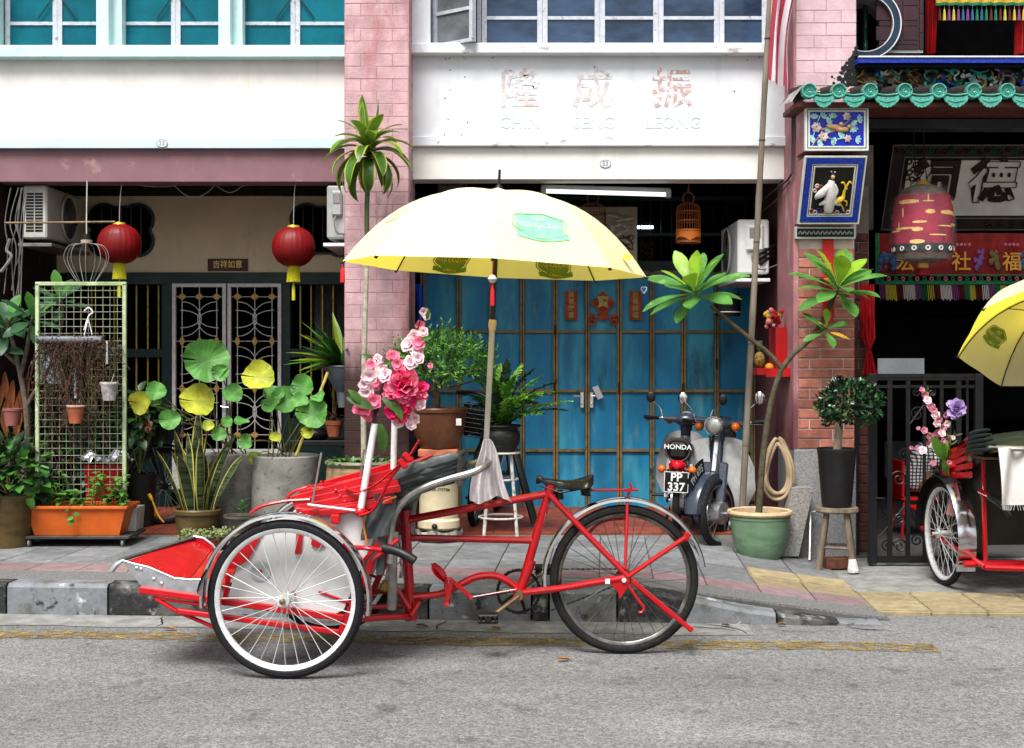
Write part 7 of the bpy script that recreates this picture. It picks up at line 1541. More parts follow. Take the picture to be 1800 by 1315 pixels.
ac('dark grey air conditioner above the blue door, just left of the parasol spike',-.55,-.37,9.98,10.7,2.62,2.8,1,'louvre',mat('ac_dark_grey',(.09,.09,.085),.6,var=.2))  # casing in one plain dark grey
q=MB()
for k in range(3): q.tube(curve([P(1330+3*k,448+8*k,9.95),P(1345,440+8*k,9.95),P(1368,428+8*k,10.1)],4),.018,8)
q.thing('pipe_bundle',BLK,'black insulated pipe bundle running from the white air conditioner to the wall','pipes')
# ---------- lanterns ----------
GOLD=mat('gold_card',(.6,.42,.05),.35,metal=.5,var=.1); TASY=mat('yellow_tassel',(.5,.48,.03),.6,var=.2,scale=30,stretch=(8,8,.3)); LANR=mat('red_lantern_silk',(.23,.003,.006),.5,var=.12,scale=5,transl=.12)
def lantern(label,px,py,d,top):
    c=P(px,py,d); s_=d/2380; t=thing('lantern',label,'lantern',c-V((0,0,95*s_)),'red globe lanterns under the mauve beam')
    q=MB(); R_=38*s_
    def f(u,v): a=pi*(.09+.82*v); r=R_*sin(a)**.85*(1-.018*(abs((u*24)%1*2-1)<.25)); return c+V((r*cos(2*pi*u),r*sin(2*pi*u),-R_*.93*cos(a)))
    q.grid(f,96,16,True); q.build('globe',LANR,t,60)
    q=MB(); q.tube([c+V((0,0,R_*.86)),c+V((0,0,R_*.99))],[.05,.042],16); q.build('top_cap',GOLD,t); q=MB(); q.tube([c-V((0,0,R_*.97)),c-V((0,0,R_*.86))],[.04,.045],16); q.build('bottom_cap',GOLD,t)
    q=MB()
    for k in range(26): a=2*pi*k/26; q.tube([c+V((.038*cos(a),.038*sin(a),-R_*.95)),c+V((.044*cos(a),.044*sin(a),-62*s_))],.006,4)
    q.build('tassel_skirt',TASY,t); q=MB(); q.tube([c-V((0,0,58*s_)),c-V((0,0,66*s_)),c-V((0,0,70*s_)),c-V((0,0,94*s_))],[.003,.006,.012,.013],7); q.build('tassel',TASY,t)
    q=MB(); q.tube(curve([c+V((0,0,R_)),c+V((.002,0,R_+.12)),P(px+(5 if px<300 else 4),322,d),P(px+20,top,d+.05)],5),.003,5); q.build('hanging_cord',mat('pale_cord',(.35,.34,.3),.7),t)
lantern('round red lantern with yellow tassel in front of the left quatrefoil vent',210,429,9.8,316); lantern('round red lantern with yellow tassel near the pink pillar, right of the door sign',516,434,9.8,316)
q=MB(); CORD=mat('pale_cord',(.35,.34,.3),.7)
for pts in ([(225,320),(255,327),(290,328),(310,326)],[(305,325),(325,342),(345,347),(365,338),(378,325)],[(378,325),(400,338),(415,335),(430,326),(470,324),(520,325)]): q.tube(curve([P(a,b,9.9) for a,b in pts],6),.003,4)
q.thing('lamp_cable',CORD,'thin pale cable looping under the mauve beam between the two red lanterns','cable',kind=None)
q=MB(); q.tube([P(8,392,9.6),P(120,391,9.6),P(203,390,9.6)],.008,6); q.thing('bamboo_rod',mat('old_bamboo',(.22,.15,.07),.6,var=.25,scale=20),'thin brown bamboo rod hung level below the left air conditioner','rod')
HL=thing('hanging_lamp','wire hanging frame with a white bulb holder dangling over the trellis','hanging lamp',P(152,470,9.3))
q=MB(); q.tube([P(153,318,9.6),P(152,380,9.5),P(152,412,9.3)],.004,5); q.build('hanging_cord',CORD,HL); q=MB(); q.tube([P(152,412,9.3),P(152,422,9.3)],.028,12); q.build('lamp_cap',BLK,HL); q=MB(); q.tube([P(152,422,9.3),P(152,428,9.3)],[.04,.036],14); q.build('lamp_collar',mat('cream_porcelain',(.5,.42,.33),.4),HL)
q=MB()
for k in range(9):
    a=2*pi*k/9; e=V((cos(a),sin(a)*.7,0)); b=P(152,428,9.3); q.tube(curve([b+e*.02,b+e*.12+V((0,0,-.02)),b+e*.15+V((0,0,-.12)),b+e*.06+V((0,0,-.27))],5),.0018,4)
q.build('cage_wires',mat('fine_wire',(.3,.29,.27),.5),HL)
q=MB()
for k in range(7): x0=rnd.uniform(2,60); q.tube(curve([P(x0+8,330,9.65),P(x0+rnd.uniform(-10,6),390,9.65),P(x0+rnd.uniform(-12,8),440,9.65),P(x0-4,rnd.uniform(460,560),9.65)],5),.004,4)
q.tube(curve([P(18,420,9.62),P(12,440,9.62),P(20,452,9.62),P(2,478,9.62)],5),.012,6); q.thing('tangled_cables',mat('dusty_cable',(.2,.19,.19),.8,var=.3),'tangle of dusty cables hanging at the upper left beside the air conditioner','cables')
# door sign
SG=thing('door_sign','small maroon plaque with four gold characters over the white grille door','sign',P(400,476,10.98)); q=MB(); q.bb(P(365,476,10.985),P(436,455,10.999)); q.build('plaque_board',mat('maroon_board',(.1,.012,.02),.5,var=.2),SG,0); q=MB(); q.text('吉祥如意',.066,facing(P(400,465.5,10.983)),.004,bold=.015,sx=.92); q.build('gold_lettering',mat('gold_letter',(.6,.45,.15),.4,metal=.3,var=.1),SG,0)
# ---------- under the middle walkway ----------
TB=thing('tube_light','unlit white fluorescent batten under the ceiling beam of the white shophouse','lamp',P(1065,335,9.95)); a,b=P(951,331,9.95),P(1179,337,9.95)
q=MB(); q.bar(a,b,.05,.05,(0,0,1),.006); q.build('batten_body',mat('batten_grey',(.28,.28,.27),.5),TB); q=MB(); q.tube([P(960,336,9.9),P(1170,342,9.9)],.016,12); q.build('tube',mat('white_tube_glow',(.85,.87,.9),.25,var=0,emit=.35),TB)  # tube is unlit; its faint glow stands in for reflected daylight
for p in (P(955,335,9.9),P(1175,341,9.9)): q=MB(); q.box(p,(.035,.05,.06),None,.004); q.build('tube_holder',mat('batten_grey',(.28,.28,.27),.5),TB)
def cage(label,px,y0,y1,r,d,m,cover=None,hook=28):
    c=V(((px-CX)/2380*d,d,0)); z1=H+(HY-y0)/2380*d; z0=H+(HY-y1)/2380*d; r=r/2380*d; h=z1-z0
    t=thing('bird_cage',label,'bird cage',c+V((0,0,z0)),'bird cages hung over the blue door'); q=MB()
    for k in range(28):
        a=2*pi*k/28; q.tube([c+V((r*cos(a),r*sin(a),z0))]+[c+V((r*cos(a)*f,r*sin(a)*f,z0+h*g)) for f,g in ((1,.78),(.97,.86),(.85,.94),(.55,.985),(.12,1.))],.0022,4)
    q.build('bars',m,t); q=MB()
    for f,g in ((1,.02),(1,.3),(1,.55),(1,.78)): q.torus(c+V((0,0,z0+h*g)),r*f,.006,V((0,0,1)),28,5)
    q.build('hoops',m,t); q=MB(); q.tube([c+V((0,0,z0)),c+V((0,0,z0+.02))],r*1.01,28); q.build('cage_floor',m,t)
    q=MB(); zt=z1; hk=hook/2380*d; q.torus(c+V((0,0,zt+hk*.35)),hk*.42,.006,V((0,1,0)),18,5); q.tube([c+V((0,0,zt)),c+V((0,0,zt+hk*.1))],[.02,.01],8); q.tube([c+V((0,0,zt+hk*.7)),c+V((0,0,zt+hk*1.15)),c+V((.01,0,zt+hk*1.5))],[.016,.006,.004],6); q.build('hook',m,t)
    if cover:
        q=MB(); q.grid(lambda u,v:c+V((r*1.04*cos(2*pi*u),r*1.04*sin(2*pi*u),z0+h*((.05+.1*abs(sin(2*pi*u*2)))*(1-v)+.34*v))),32,3,True); q.build('cage_guard',cover,t)
    return t
CWD=mat('dark_cage_wood',(.12,.045,.02),.6,var=.2); COR=mat('orange_cage_wood',(.2,.06,.012),.5,var=.2)
cage('dark brown bird cage just above the right side of the big parasol',1042,357,440,23,10.1,CWD,None,24); cage('orange bird cage with tall orange guard, hung right of the white board',1210,357,428,21,10.,COR,mat('orange_guard',(.4,.13,.015),.4,var=.15),24)
BK=thing('hanging_basket','black round basket with two white bands hung behind the plumeria branch','basket',P(1279,556,10.4)); c=P(1279,556,10.4); q=MB(); q.lathe([(0,0),(.09,.0),(.1,.02),(.1,.17),(.09,.17),(.085,.05)],24,c); q.build('basket_body',mat('dark_woven',(.015,.014,.014),.7,var=.3,scale=40),BK)
for z in (.03,.15): q=MB(); q.torus(c+V((0,0,z)),.1,.005,V((0,0,1)),28,5); q.build('basket_band',WPOLE,BK)
q=MB(); q.tube([c+V((-.09,0,.17)),c+V((0,0,.45)),c+V((.09,0,.17))],.003,5); q.tube([c+V((0,0,.45)),c+V((0,0,1.2))],.003,5); q.build('hanging_cord',IRON,BK)
WB=thing('relief_board','cream board with raised white brush strokes hung above the blue door','board',P(1060,468,10.7)); q=MB(); q.bb(P(998,470,10.7),P(1120,364,10.72),.004); q.build('board_panel',mat('cream_board',(.42,.37,.29),.7,var=.1,scale=4),WB)
q=MB(); SHL=mat('raised_white_plaster',(.55,.52,.47),.6,var=.25,scale=30)
for px,py,r,a in ((1080,380,14,20),(1098,386,16,-15),(1086,396,13,-30),(1076,398,10,70),(1104,398,12,10),(1092,410,15,-40),(1084,420,10,80),(1100,424,8,30),(1072,408,8,-60)): q=MB(); q.tube([P(px-r*cos(R(a)),py-r*sin(R(a))*.6,10.68),P(px,py,10.655),P(px+r*cos(R(a)),py+r*sin(R(a))*.6,10.68)],[.012,.024,.014],7,flat=.7); q.build('raised_stroke',SHL,WB)
for k in range(14): q=MB(); q.tube(curve([P(1075+rnd.uniform(-4,40),412+rnd.uniform(0,28),10.69) for j in range(3)],3),.004,4); q.build('raised_stroke',mat('dark_stroke',(.12,.1,.08),.6),WB)
# red papers on the door
PAP=mat('faded_red_paper',(.36,.085,.035),.8,var=.25,scale=20); PGO=mat('faded_gold_print',(.45,.36,.12),.6,var=.2)
def paper(label,px,py,w_,h,txt,hs,diamond=False):
    c=P(px,py,10.94); t=thing('paper_charm',label,'paper charm',c-V((0,0,h/2))); q=MB()
    if diamond:
        q.prism([c+V((-w_/2,0,0)),c+V((0,0,-h/2)),c+V((w_/2,0,0)),c+V((0,0,h/2))],(0,.002,0))
        for s_ in (-1,1): q.ball(c+V((s_*.09,0,-.13)),.045,14,8,(.85,.08,1.1))
        q.ball(c+V((0,0,-.1)),.045,12,8,(1,.08,.9))
    else: q.bb(c+V((-w_/2,0,-h/2)),c+V((w_/2,.002,h/2)))
    q.build('paper_sheet',PAP,t,0)
    if diamond:
        q=MB(); q.prism([c+V((-w_*.4,-.002,0)),c+V((0,-.002,-h*.4)),c+V((w_*.4,-.002,0)),c+V((0,-.002,h*.4))],(0,.001,0)); q.build('paper_inner',mat('faded_red_inner',(.3,.06,.025),.8,var=.2),t,0)
        q=MB(); q.text(txt,hs,facing(c+V((0,-.004,.005))),.002,bold=.02); q.build('gold_lettering',PGO,t,0)
        for s_ in (-1,1):
            q=MB(); 
            for dx_,dz_,r_ in ((-.015,.01,.008),(.015,.01,.008),(0,-.02,.012)): q.ball(c+V((s_*.09+dx_,-.006,-.13+dz_)),r_,8,5,(1,.2,1))
            q.build('paper_print',mat('black_print_dot',(.04,.03,.03),.7),t)
    else:
        q=MB(); n=len(txt)
        for k,ch in enumerate(txt): q.text(ch,hs,facing(c+V((0,-.002,h*.5-h*(k+.62)/(n+.3)))),.002,bold=.015)
        q.build('gold_lettering',PGO,t,0)
    return t
paper('upright faded red couplet paper left of the diamond paper on the blue door',1004,537,.098,.235,'萬事勝意',.052); paper('upright faded red couplet paper right of the diamond paper on the blue door',1117,537,.098,.235,'迎春接福',.052); paper('diamond-shaped faded red New Year paper with two round lions on the blue door',1060,533,.2,.2,'寶',.1,True)
q=MB(); q.box(P(1051,690,10.9),(.05,.012,.11),MX.Rotation(R(-25),3,'Y'),.003); q.thing('key_tag',mat('white_blue_tag',(.55,.57,.62),.5,var=.15),'white tag hanging from the lock of the blue folding door','tag')
q=MB(); q.grid(lambda u,v:P(731+11*u+2*sin(v*6),500+195*v,10.0)+V((0,.03*sin(u*9+v*3),0)),10,18); q.thing('blue_tarp',mat('blue_tarp',(.01,.09,.5),.5,var=.2,scale=8),'strip of bright blue tarpaulin hanging beside the pink pillar','tarp')
# ---------- by the right pillar ----------
HO=thing('hose','coiled beige garden hose hanging on the pink side of the right pillar','hose',P(1365,880,9.3)); HM=mat('beige_hose',(.42,.33,.22),.5,var=.15,scale=8,layers=(((.6,.52,.4),10,.6,.7),))
for k in range(6):
    w_=.075+.012*(k%3); dx_=rnd.uniform(-.015,.02); h=rnd.uniform(.33,.43); q=MB(); c=P(1366,772,9.3)+V((dx_,rnd.uniform(-.03,.03),-.2-.02*rnd.random())); q.tube([c+V((w_*sin(a)*(1-.35*cos(a))*1.0,.015*sin(a*2+k),h*.5*cos(a))) for a in [2*pi*j/30 for j in range(30)]],.0125,8,closed=True); q.build('hose_loop',HM,HO)
q=MB(); q.tube([P(1366,765,9.34),P(1366,770,9.28)],.012,8); q.build('hose_hook',IRON,HO)
q=MB(); zb_=.06; q.prism([P(1368,978,9.2),P(1404,978,9.2),P(1430,858,9.2),P(1392,858,9.2)],(0,.16,0)); q.thing('concrete_post',mat('rough_grey_concrete',(.3,.29,.27),.9,var=.25,scale=60,bump=1,bscale=60,layers=(((.16,.15,.14),90,.55,.65),)),'leaning grey concrete post stub between the green pot and the wooden stool','post')
q=MB(); q.tube([P(1425,900,9.3),P(1423,985,9.15)],.009,6); q.tube([P(1425,901,9.3),P(1443,897,9.3)],.008,6); q.thing('water_pipe',GSTL,'thin grey water pipe stub behind the wooden stool','pipe')
SH=thing('shrine','small red wall shrine with gold figures and an offering tray on the pillar side','shrine',P(1372,655,9.55)); SR=mat('shrine_red',(.4,.01,.012),.4,var=.15)
q=MB(); q.bb((1.87,9.6,1.33),(1.95,9.85,1.62)); q.build('shrine_back',SR,SH,0); q=MB(); q.bb((1.78,9.5,1.285),(1.951,9.85,1.3)); q.bb((1.78,9.49,1.27),(1.951,9.5,1.33)); q.build('shrine_shelf',SR,SH,0)
q=MB(); q.bb((1.72,9.5,1.285),(1.779,9.75,1.33)); q.build('offering_tray',SR,SH,0)
for k in range(22): q=MB(); q.ball(V((1.86+rnd.uniform(-.05,.07),9.6+rnd.uniform(0,.1),1.62+rnd.random()*.13)),rnd.uniform(.01,.022),7,5); q.build('shrine_ornament',[SR,GOLD,mat('shrine_pink',(.5,.2,.2),.5)][k%3],SH)
PN=thing('pineapple','small pineapple offering with grey-green crown on the red shrine tray','pineapple',V((1.755,9.6,1.331))); q=MB(); q.ball((1.755,9.6,1.39),.04,14,9,(1,1,1.45)); q.build('fruit',mat('pineapple_skin',(.25,.17,.04),.7,var=.5,scale=60,bump=1,bscale=70),PN); q=MB(); [q.leaf((1.755,9.6,1.44),(cos(k*2.4)*.5,sin(k*2.4)*.5,1),(cos(k*2.4),sin(k*2.4),0),.09,.018,.4,.2,4) for k in range(14)]; q.build('crown',mat('pineapple_crown',(.12,.16,.08),.6),PN)
q=MB(); q.ball((1.82,9.58,1.335),.032,12,8); q.thing('orange_fruit',mat('orange_fruit_skin',(.65,.25,.01),.45,var=.1),'orange lying beside the pineapple on the red shrine shelf','orange')
BP=thing('paper_banner','narrow vertical red paper banner pasted on the right pillar behind the leaves','banner',P(1455,566,9.39)); q=MB(); q.bb(P(1446,566,9.385),P(1465,420,9.388)); q.build('paper_sheet',mat('red_banner_paper',(.5,.02,.02),.6,var=.15),BP,0); q=MB(); [q.text(ch,.06,facing(P(1455.5,470+26*k,9.383)),.002,bold=.01) for k,ch in enumerate('平安福')]; q.build('gold_lettering',GOLDT,BP,0)
# bamboo flagpole with striped flag
FPm=mat('grey_bamboo_pole',(.22,.19,.15),.6,var=.25,scale=10,stretch=(1,1,.3)); FP=thing('flagpole','tall leaning grey bamboo flagpole in front of the white shophouse','pole',P(1301,962,9.33)); q=MB(); cv=[P(1301+(1356-1301)*k/40,962+(-60-962)*k/40,9.33) for k in range(41)]; q.tube(cv,[(.024-.006*k/40)+.002*(k%8==0) for k in range(41)],9); q.build('pole',FPm,FP)
for k in (7,14,21,28,35): q=MB(); q.torus(cv[k],.022,.003,V((0,0,1)),14,4); q.build('bamboo_joint',mat('dark_bamboo_joint',(.08,.065,.05),.7),FP)
FR_=mat('flag_red',(.5,.09,.13),.75,var=.08,scale=8,transl=.35); FW=mat('flag_white',(.75,.72,.74),.75,var=.05,scale=8,transl=.35); FG=thing('flag','limp red and white striped flag hanging from the top of the bamboo pole','flag',P(1380,158,9.33)); 
def flg(u,v):
    px=1352+(52-16*v)*u+ (10 if 0 else 0)*v+ (u-.1)*6*sin(v*7); py=-110+(250+ 28*u)*v-8*u; p=P(px,py,9.3); p.y+=.05*sin(u*13+v*2.2)*(.4+u); return p
for k in range(-2,7):
    q=MB(); q.grid(lambda u,v,k=k:flg(min(1,max(0,(k+u)/6+(.8-v)*.38)),v),4,16); q.build('stripe',FR_ if k%2==0 else FW,FG,60)
# conduit along pillar edge
q=MB(); q.tube([P(1393,190,9.37),P(1392,305,9.37),P(1385,316,9.5),P(1340,352,10.2)],.008,6); q.tube(curve([P(1391,316,9.5),P(1380,330,9.6),P(1364,352,9.8),P(1340,372,10.1)],5),.005,5); q.thing('conduit',mat('dark_conduit',(.09,.09,.09),.6),'dark conduit with a loose wire running down the left edge of the right pillar','conduit')
# red crate and things behind the trellis
q=MB(); c=P(188,880,9.5); v_,f_=trough(c.x-.13,c.x+.12,9.4,9.62,.4,.66,.012,.01,.012); q.add(v_,f_); q.thing('red_bin',mat('red_bin_plastic',(.42,.008,.02),.4,var=.1),'red plastic bin behind the trellis with silver foil on top','bin',smooth=0)
q=MB(); q.bb((c.x-.16,9.38,.185),(c.x+.14,9.64,.399),.004); q.thing('black_crate',mat('black_crate',(.02,.02,.022),.6,var=.2),'black crate under the red bin behind the trellis','crate')
q=MB(); q.grid(lambda u,v:V((c.x-.17+.33*u,9.36+.28*v,.67+.05*rnd.random()+.05*sin(u*7)*sin(v*5))),14,10); q.thing('foil_sheet',mat('crumpled_foil',(.45,.46,.48),.3,metal=.7,var=.3,scale=20),'crumpled silver foil lying on the red bin','foil',smooth=0)
q=MB(); p=P(232,905,9.15); v_,f_=trough(p.x-.05,p.x+.06,9.05,9.25,.245,.4,.01,.01,.008); q.add(v_,f_); q.thing('white_tub',mat('grubby_white_plastic',(.42,.43,.42),.5,var=.2),'grubby white plastic tub at the right end of the orange planter','tub',smooth=0)
q=MB(); q.grid(lambda u,v:P(70+38*u,612+62*v,9.9)+V((0,.04*sin(u*7),0)),8,8); q.thing('white_sheet',mat('grey_white_sheet',(.42,.43,.46),.8,var=.15,transl=.2),'grey-white sheet hanging in the shade behind the trellis vines','sheet')
# fallen leaves
FLV=[mat('fallen_leaf_orange',(.4,.18,.04),.8,var=.3,scale=30),mat('fallen_leaf_brown',(.22,.12,.04),.8,var=.3,scale=30)]
for k,(px,py,lab) in enumerate(((992,1164,'curled orange leaf on the asphalt below the rear wheel'),(742,1103,'brown leaf in the gutter behind the front wheel'),(298,1109,'tan leaf on the yellow line left of the front wheel'),(1280,1103,'yellow leaf by the cracked end of the kerb'),(876,1108,'small tan leaf in the gutter under the pedals'),(1378,1102,'ochre leaf at the foot of the black kerb block'),(437,1085,'yellow leaf in the gutter seen through the front wheel'))):
    d=H*F/(py-HY); p=P(px,py,d); p.z=.012; q=MB(); q.leaf(p-V((.035,0,0)),(1,rnd.uniform(-.3,.3),.12),(0,0,1),.075 if k<3 else .05,.03,.4,.3,6); q.thing('fallen_leaf',FLV[k%2],lab,'leaf','fallen leaves along the kerb')
# ---------- temple gate, sitter and second trishaw ----------
GT=thing('gate','black iron gate leaf with upright bars and scrollwork, open beside the brick jamb','gate',P(1625,990,9.05)); gx=lambda px:(px-CX)/2380*9.05; gz=lambda y:H+(HY-y)/2380*9.05
for a,b,c_,d_ in ((1526,1541,657,992),(1713,1727,657,992)): q=MB(); q.bb((gx(a),9.03,.03),(gx(b),9.075,gz(c_)),.003); q.build('gate_frame',IRON,GT)
for z0_,z1_ in ((664,657),(668.5,665),(990,978),(672+10,672+5)): q=MB(); q.bb((gx(1541)+.001,9.04,max(.035,gz(z0_))),(gx(1713)-.001,9.065,gz(z1_))); q.build('gate_rail',IRON,GT)
for px,w_ in ((1564,8),(1596,7),(1625,5),(1655,6),(1685,9),(1700,4)): q=MB(); q.bb((gx(px-w_/2),9.043,.05),(gx(px+w_/2),9.062,gz(658))); q.build('gate_bar',IRON,GT)
def spiral(c,r,n,s_,rev=1.6): return [c+V((s_*r*(1-k/n*.85)*cos(rev*2*pi*k/n),0,r*(1-k/n*.85)*sin(rev*2*pi*k/n))) for k in range(n+1)]
for px,py,r,s_ in ((1612,728,14,1),(1638,690,9,-1),(1612,690,9,1),(1560,905,12,1),(1582,912,10,-1),(1612,905,10,1),(1582,960,14,-1),(1612,950,12,1),(1560,960,12,1),(1590,800,13,1),(1580,842,15,-1),(1670,905,12,1),(1670,960,12,-1)):
    q=MB(); q.tube(spiral(P(px,py,9.05),r/2380*9.05,26,s_),.006,5); q.build('scroll',IRON,GT)
for a,b in (((1545,945),(1590,890)),((1590,890),(1625,940)),((1600,745),(1640,690))): q=MB(); q.tube([P(*a,9.05),P(*b,9.05)],.006,5); q.build('scroll',IRON,GT)
q=MB(); q.box(P(1552,876,9.03),(.03,.03,.015)); q.tube([P(1540,876,9.02),P(1552,876,9.0),P(1552,900,9.02)],.006,5); q.build('gate_latch',IRON,GT)
# seated person behind the gate
CH=thing('chair','red chair on which the person in a plaid shirt sits inside the hall','chair',V((3.13,10.5,.02))); cx_,cy_=3.13,10.5
q=MB(); q.bb((cx_-.2,cy_-.2,.4),(cx_+.2,cy_+.2,.43),.008); q.build('seat',SR,CH)
for sx in (-.17,.17):
    for sy in (-.17,.17): q=MB(); q.tube([(cx_+sx,cy_+sy,.4),(cx_+sx*1.15,cy_+sy*1.15,.02)],.014,7); q.build('leg',SR,CH)
q=MB(); q.bb((cx_-.2,cy_-.21,.434),(cx_-.17,cy_+.2,.8),.008); q.build('backrest',SR,CH)
def skin(name,joints,edges,m,parent,root=0,sub=2):
    me=bpy.data.meshes.new(name); me.from_pydata([j[0] for j in joints],edges,[]); o=bpy.data.objects.new(name,me); col.objects.link(o)
    md=o.modifiers.new('skin','SKIN'); md.use_smooth_shade=True; sv=me.skin_vertices[0].data if me.skin_vertices else None
    if sv is None:
        bm=__import__('bmesh').new(); bm.from_mesh(me); bm.verts.layers.skin.verify(); bm.to_mesh(me); bm.free(); sv=me.skin_vertices[0].data
    for i,j in enumerate(joints): sv[i].radius=(j[1],j[2] if len(j)>2 else j[1]); sv[i].use_root=(i==root)
    ss=o.modifiers.new('sub','SUBSURF'); ss.levels=sub; ss.render_levels=sub
    dg=bpy.context.evaluated_depsgraph_get(); dg.update(); em=bpy.data.meshes.new_from_object(o.evaluated_get(dg)); bpy.data.objects.remove(o)
    em.materials.clear(); em.materials.append(m); em.polygons.foreach_set('use_smooth',[True]*len(em.polygons))
    n=bpy.data.objects.new(name,em); col.objects.link(n); n.parent=parent; return n
PE=thing('person','person in a black and white plaid shirt sitting bent forward behind the gate','person',V((cx_,cy_,.02))); SKM=mat('tan_skin',(.22,.11,.065),.55,var=.1); 
# local to person origin, facing +x (into the hall to the right), leaning forward
J=[((-.04,0,.46),.13,.15),((.0,0,.6),.12,.15),((.08,0,.78),.12,.17),((.16,0,.9),.08,.12),((.2,0,.96),.045),((.25,0,1.0),.045),
   ((.12,-.17,.87),.06),((.22,-.24,.68),.045),((.4,-.16,.62),.036),((.46,-.14,.62),.03),((.12,.17,.87),.06),((.22,.24,.68),.045),((.4,.16,.62),.036),((.46,.14,.62),.03),
   ((.1,-.09,.46),.085),((.4,-.11,.46),.065),((.4,-.11,.08),.042),((.47,-.11,.035),.034),((.1,.09,.46),.085),((.4,.11,.46),.065),((.4,.11,.08),.042),((.47,.11,.035),.034),((.53,-.11,.03),.024),((.53,.11,.03),.024)]
E_=[(0,1),(1,2),(2,3),(3,4),(4,5),(2,6),(6,7),(7,8),(8,9),(2,10),(10,11),(11,12),(12,13),(0,14),(14,15),(15,16),(16,17),(0,18),(18,19),(19,20),(20,21),(17,22),(21,23)]
skin('body',J,E_,SKM,PE)
q=MB(); o=PE.location; hd=o+V((.3,0,1.06)); q.ball(hd,.1,18,14,(1.0,.8,1.18)); q.ball(hd+V((.095,0,-.02)),.018,8,6,(1,.8,1.3)); q.ball(hd+V((.08,0,-.075)),.02,8,6,(.6,1.3,.5))
for s_ in (-1,1): q.ball(hd+V((.0,s_*.08,-.01)),.022,8,6,(.7,.4,1.2))
q.build('head',SKM,PE); q=MB(); q.grid(lambda u,v:hd+V((-.012,0,.012))+V((.108*cos(2*pi*u)*sin(pi*.62*v),.09*sin(2*pi*u)*sin(pi*.62*v),.128*cos(pi*.62*v))),20,8,True); q.build('hair',PK,PE)
for s_ in (-1,1): q=MB(); q.ball(hd+V((.085,s_*.03,.01)),.01,8,6); q.build('eye',PK,PE)
PLD=mat('plaid_shirt',(.3,.3,.3),.85,var=.1)
nt_=PLD.node_tree; bs_=nt_.nodes['Principled BSDF']; tcn=nt_.nodes.new('ShaderNodeTexCoord'); outs=[]
for ax_ in (('X',30),('Z',30)):
    wv=nt_.nodes.new('ShaderNodeTexWave'); wv.bands_direction=ax_[0]; wv.inputs['Scale'].default_value=9; wv.inputs['Distortion'].default_value=1.5; nt_.links.new(tcn.outputs['Object'],wv.inputs[0]); outs.append(wv.outputs['Fac'])
mm=nt_.nodes.new('ShaderNodeMath'); mm.operation='MULTIPLY'; nt_.links.new(outs[0],mm.inputs[0]); nt_.links.new(outs[1],mm.inputs[1]); cr=nt_.nodes.new('ShaderNodeValToRGB'); cr.color_ramp.elements[0].color=(.012,.012,.014,1); cr.color_ramp.elements[1].color=(.6,.6,.6,1); cr.color_ramp.elements[1].position=.5; nt_.links.new(mm.outputs[0],cr.inputs[0]); nt_.links.new(cr.outputs[0],bs_.inputs['Base Color'])
skin('shirt',[((-.05,0,.44),.15,.17),((.0,0,.6),.135,.165),((.08,0,.78),.135,.185),((.15,0,.89),.095,.135),((.12,-.18,.86),.075),((.19,-.24,.73),.062),((.12,.18,.86),.075),((.19,.24,.73),.062)],[(0,1),(1,2),(2,3),(2,4),(4,5),(2,6),(6,7)],PLD,PE)
skin('trousers',[((-.03,0,.46),.14,.16),((.1,-.09,.46),.1),((.4,-.11,.46),.08),((.4,-.11,.1),.062),((.1,.09,.46),.1),((.4,.11,.46),.08),((.4,.11,.1),.062)],[(0,1),(1,2),(2,3),(0,4),(4,5),(5,6)],mat('dark_trousers',(.02,.02,.025),.85),PE)
for o in (PE,CH): o.scale=(.76,.76,.76)
# ---------- second trishaw (seen from behind, front left wheel by the gate) ----------
wc=V(((1660-CX)/2380*8.3,8.3,.33)); hd_=V((-.06,.998,0)).normalized(); rt=V((.998,.06,0)).normalized()
T2=thing('trishaw','second red trishaw cut off at the right edge, towel on its push handle','trishaw',V((wc.x+.45,8.3,.014)))
def W2(r,f,z): return wc+rt*r-hd_*f+V((0,0,z-.33))   # r to the right, f backwards, z up
for r in (0,.95): wheel(T2,W2(r,0,.33),.317,rt,.022,TYRE,RIMW,HUBW,32,SPK,.019,spr=.002)
for r in (0,.95):
    q=MB(); c=W2(r,0,.33)
    def f2(u,v): a=R(-20+200*u); return c-hd_*(.36*cos(a))+V((0,0,.36*sin(a)))+rt*((v-.5)*.11)+V((0,0,-.012*(2*v-1)**2))
    q.grid(lambda u,v:f2(.0+.42*u,v),14,6); q.build('fender',SILV,T2); q=MB(); q.grid(lambda u,v:f2(.42+.58*u,v),16,6); q.build('fender',BLK,T2)
    q=MB(); q.grid(lambda u,v:c-hd_*(.355*cos(R(-20))+.0)+rt*((v-.5)*.115)+V((0,0,.355*sin(R(-20))-.06*u)),3,6); q.build('fender_flap',SILV,T2)
OLT=mat('olive_tub_panel',(.022,.019,.009),.5,var=.3,scale=6)
def slab2(name,pts,th,m): q=MB(); w_=[W2(*p) for p in pts]; q.prism(w_,th); return q.build(name,m,T2,0)
slab2('tub_back',[(.1,.3,.3),(.85,.3,.3),(.85,.34,.8),(.1,.34,.8)],-hd_*.01,OLT); slab2('side_panel',[(.1,-.6,.35),(.1,.3,.25),(.1,.34,.8),(.1,-.2,.6)],rt*.01,OLT)
slab2('side_panel',[(.86,-.6,.35),(.86,.3,.25),(.86,.34,.8),(.86,-.2,.6)],rt*.01,OLT); slab2('seat_base',[(.11,-.2,.6),(.85,-.2,.6),(.85,.29,.6),(.11,.29,.6)],V((0,0,-.03)),REDW); slab2('footwell_floor',[(.11,-.95,.4),(.85,-.95,.4),(.85,-.3,.34),(.11,-.3,.34)],V((0,0,-.01)),REDW)
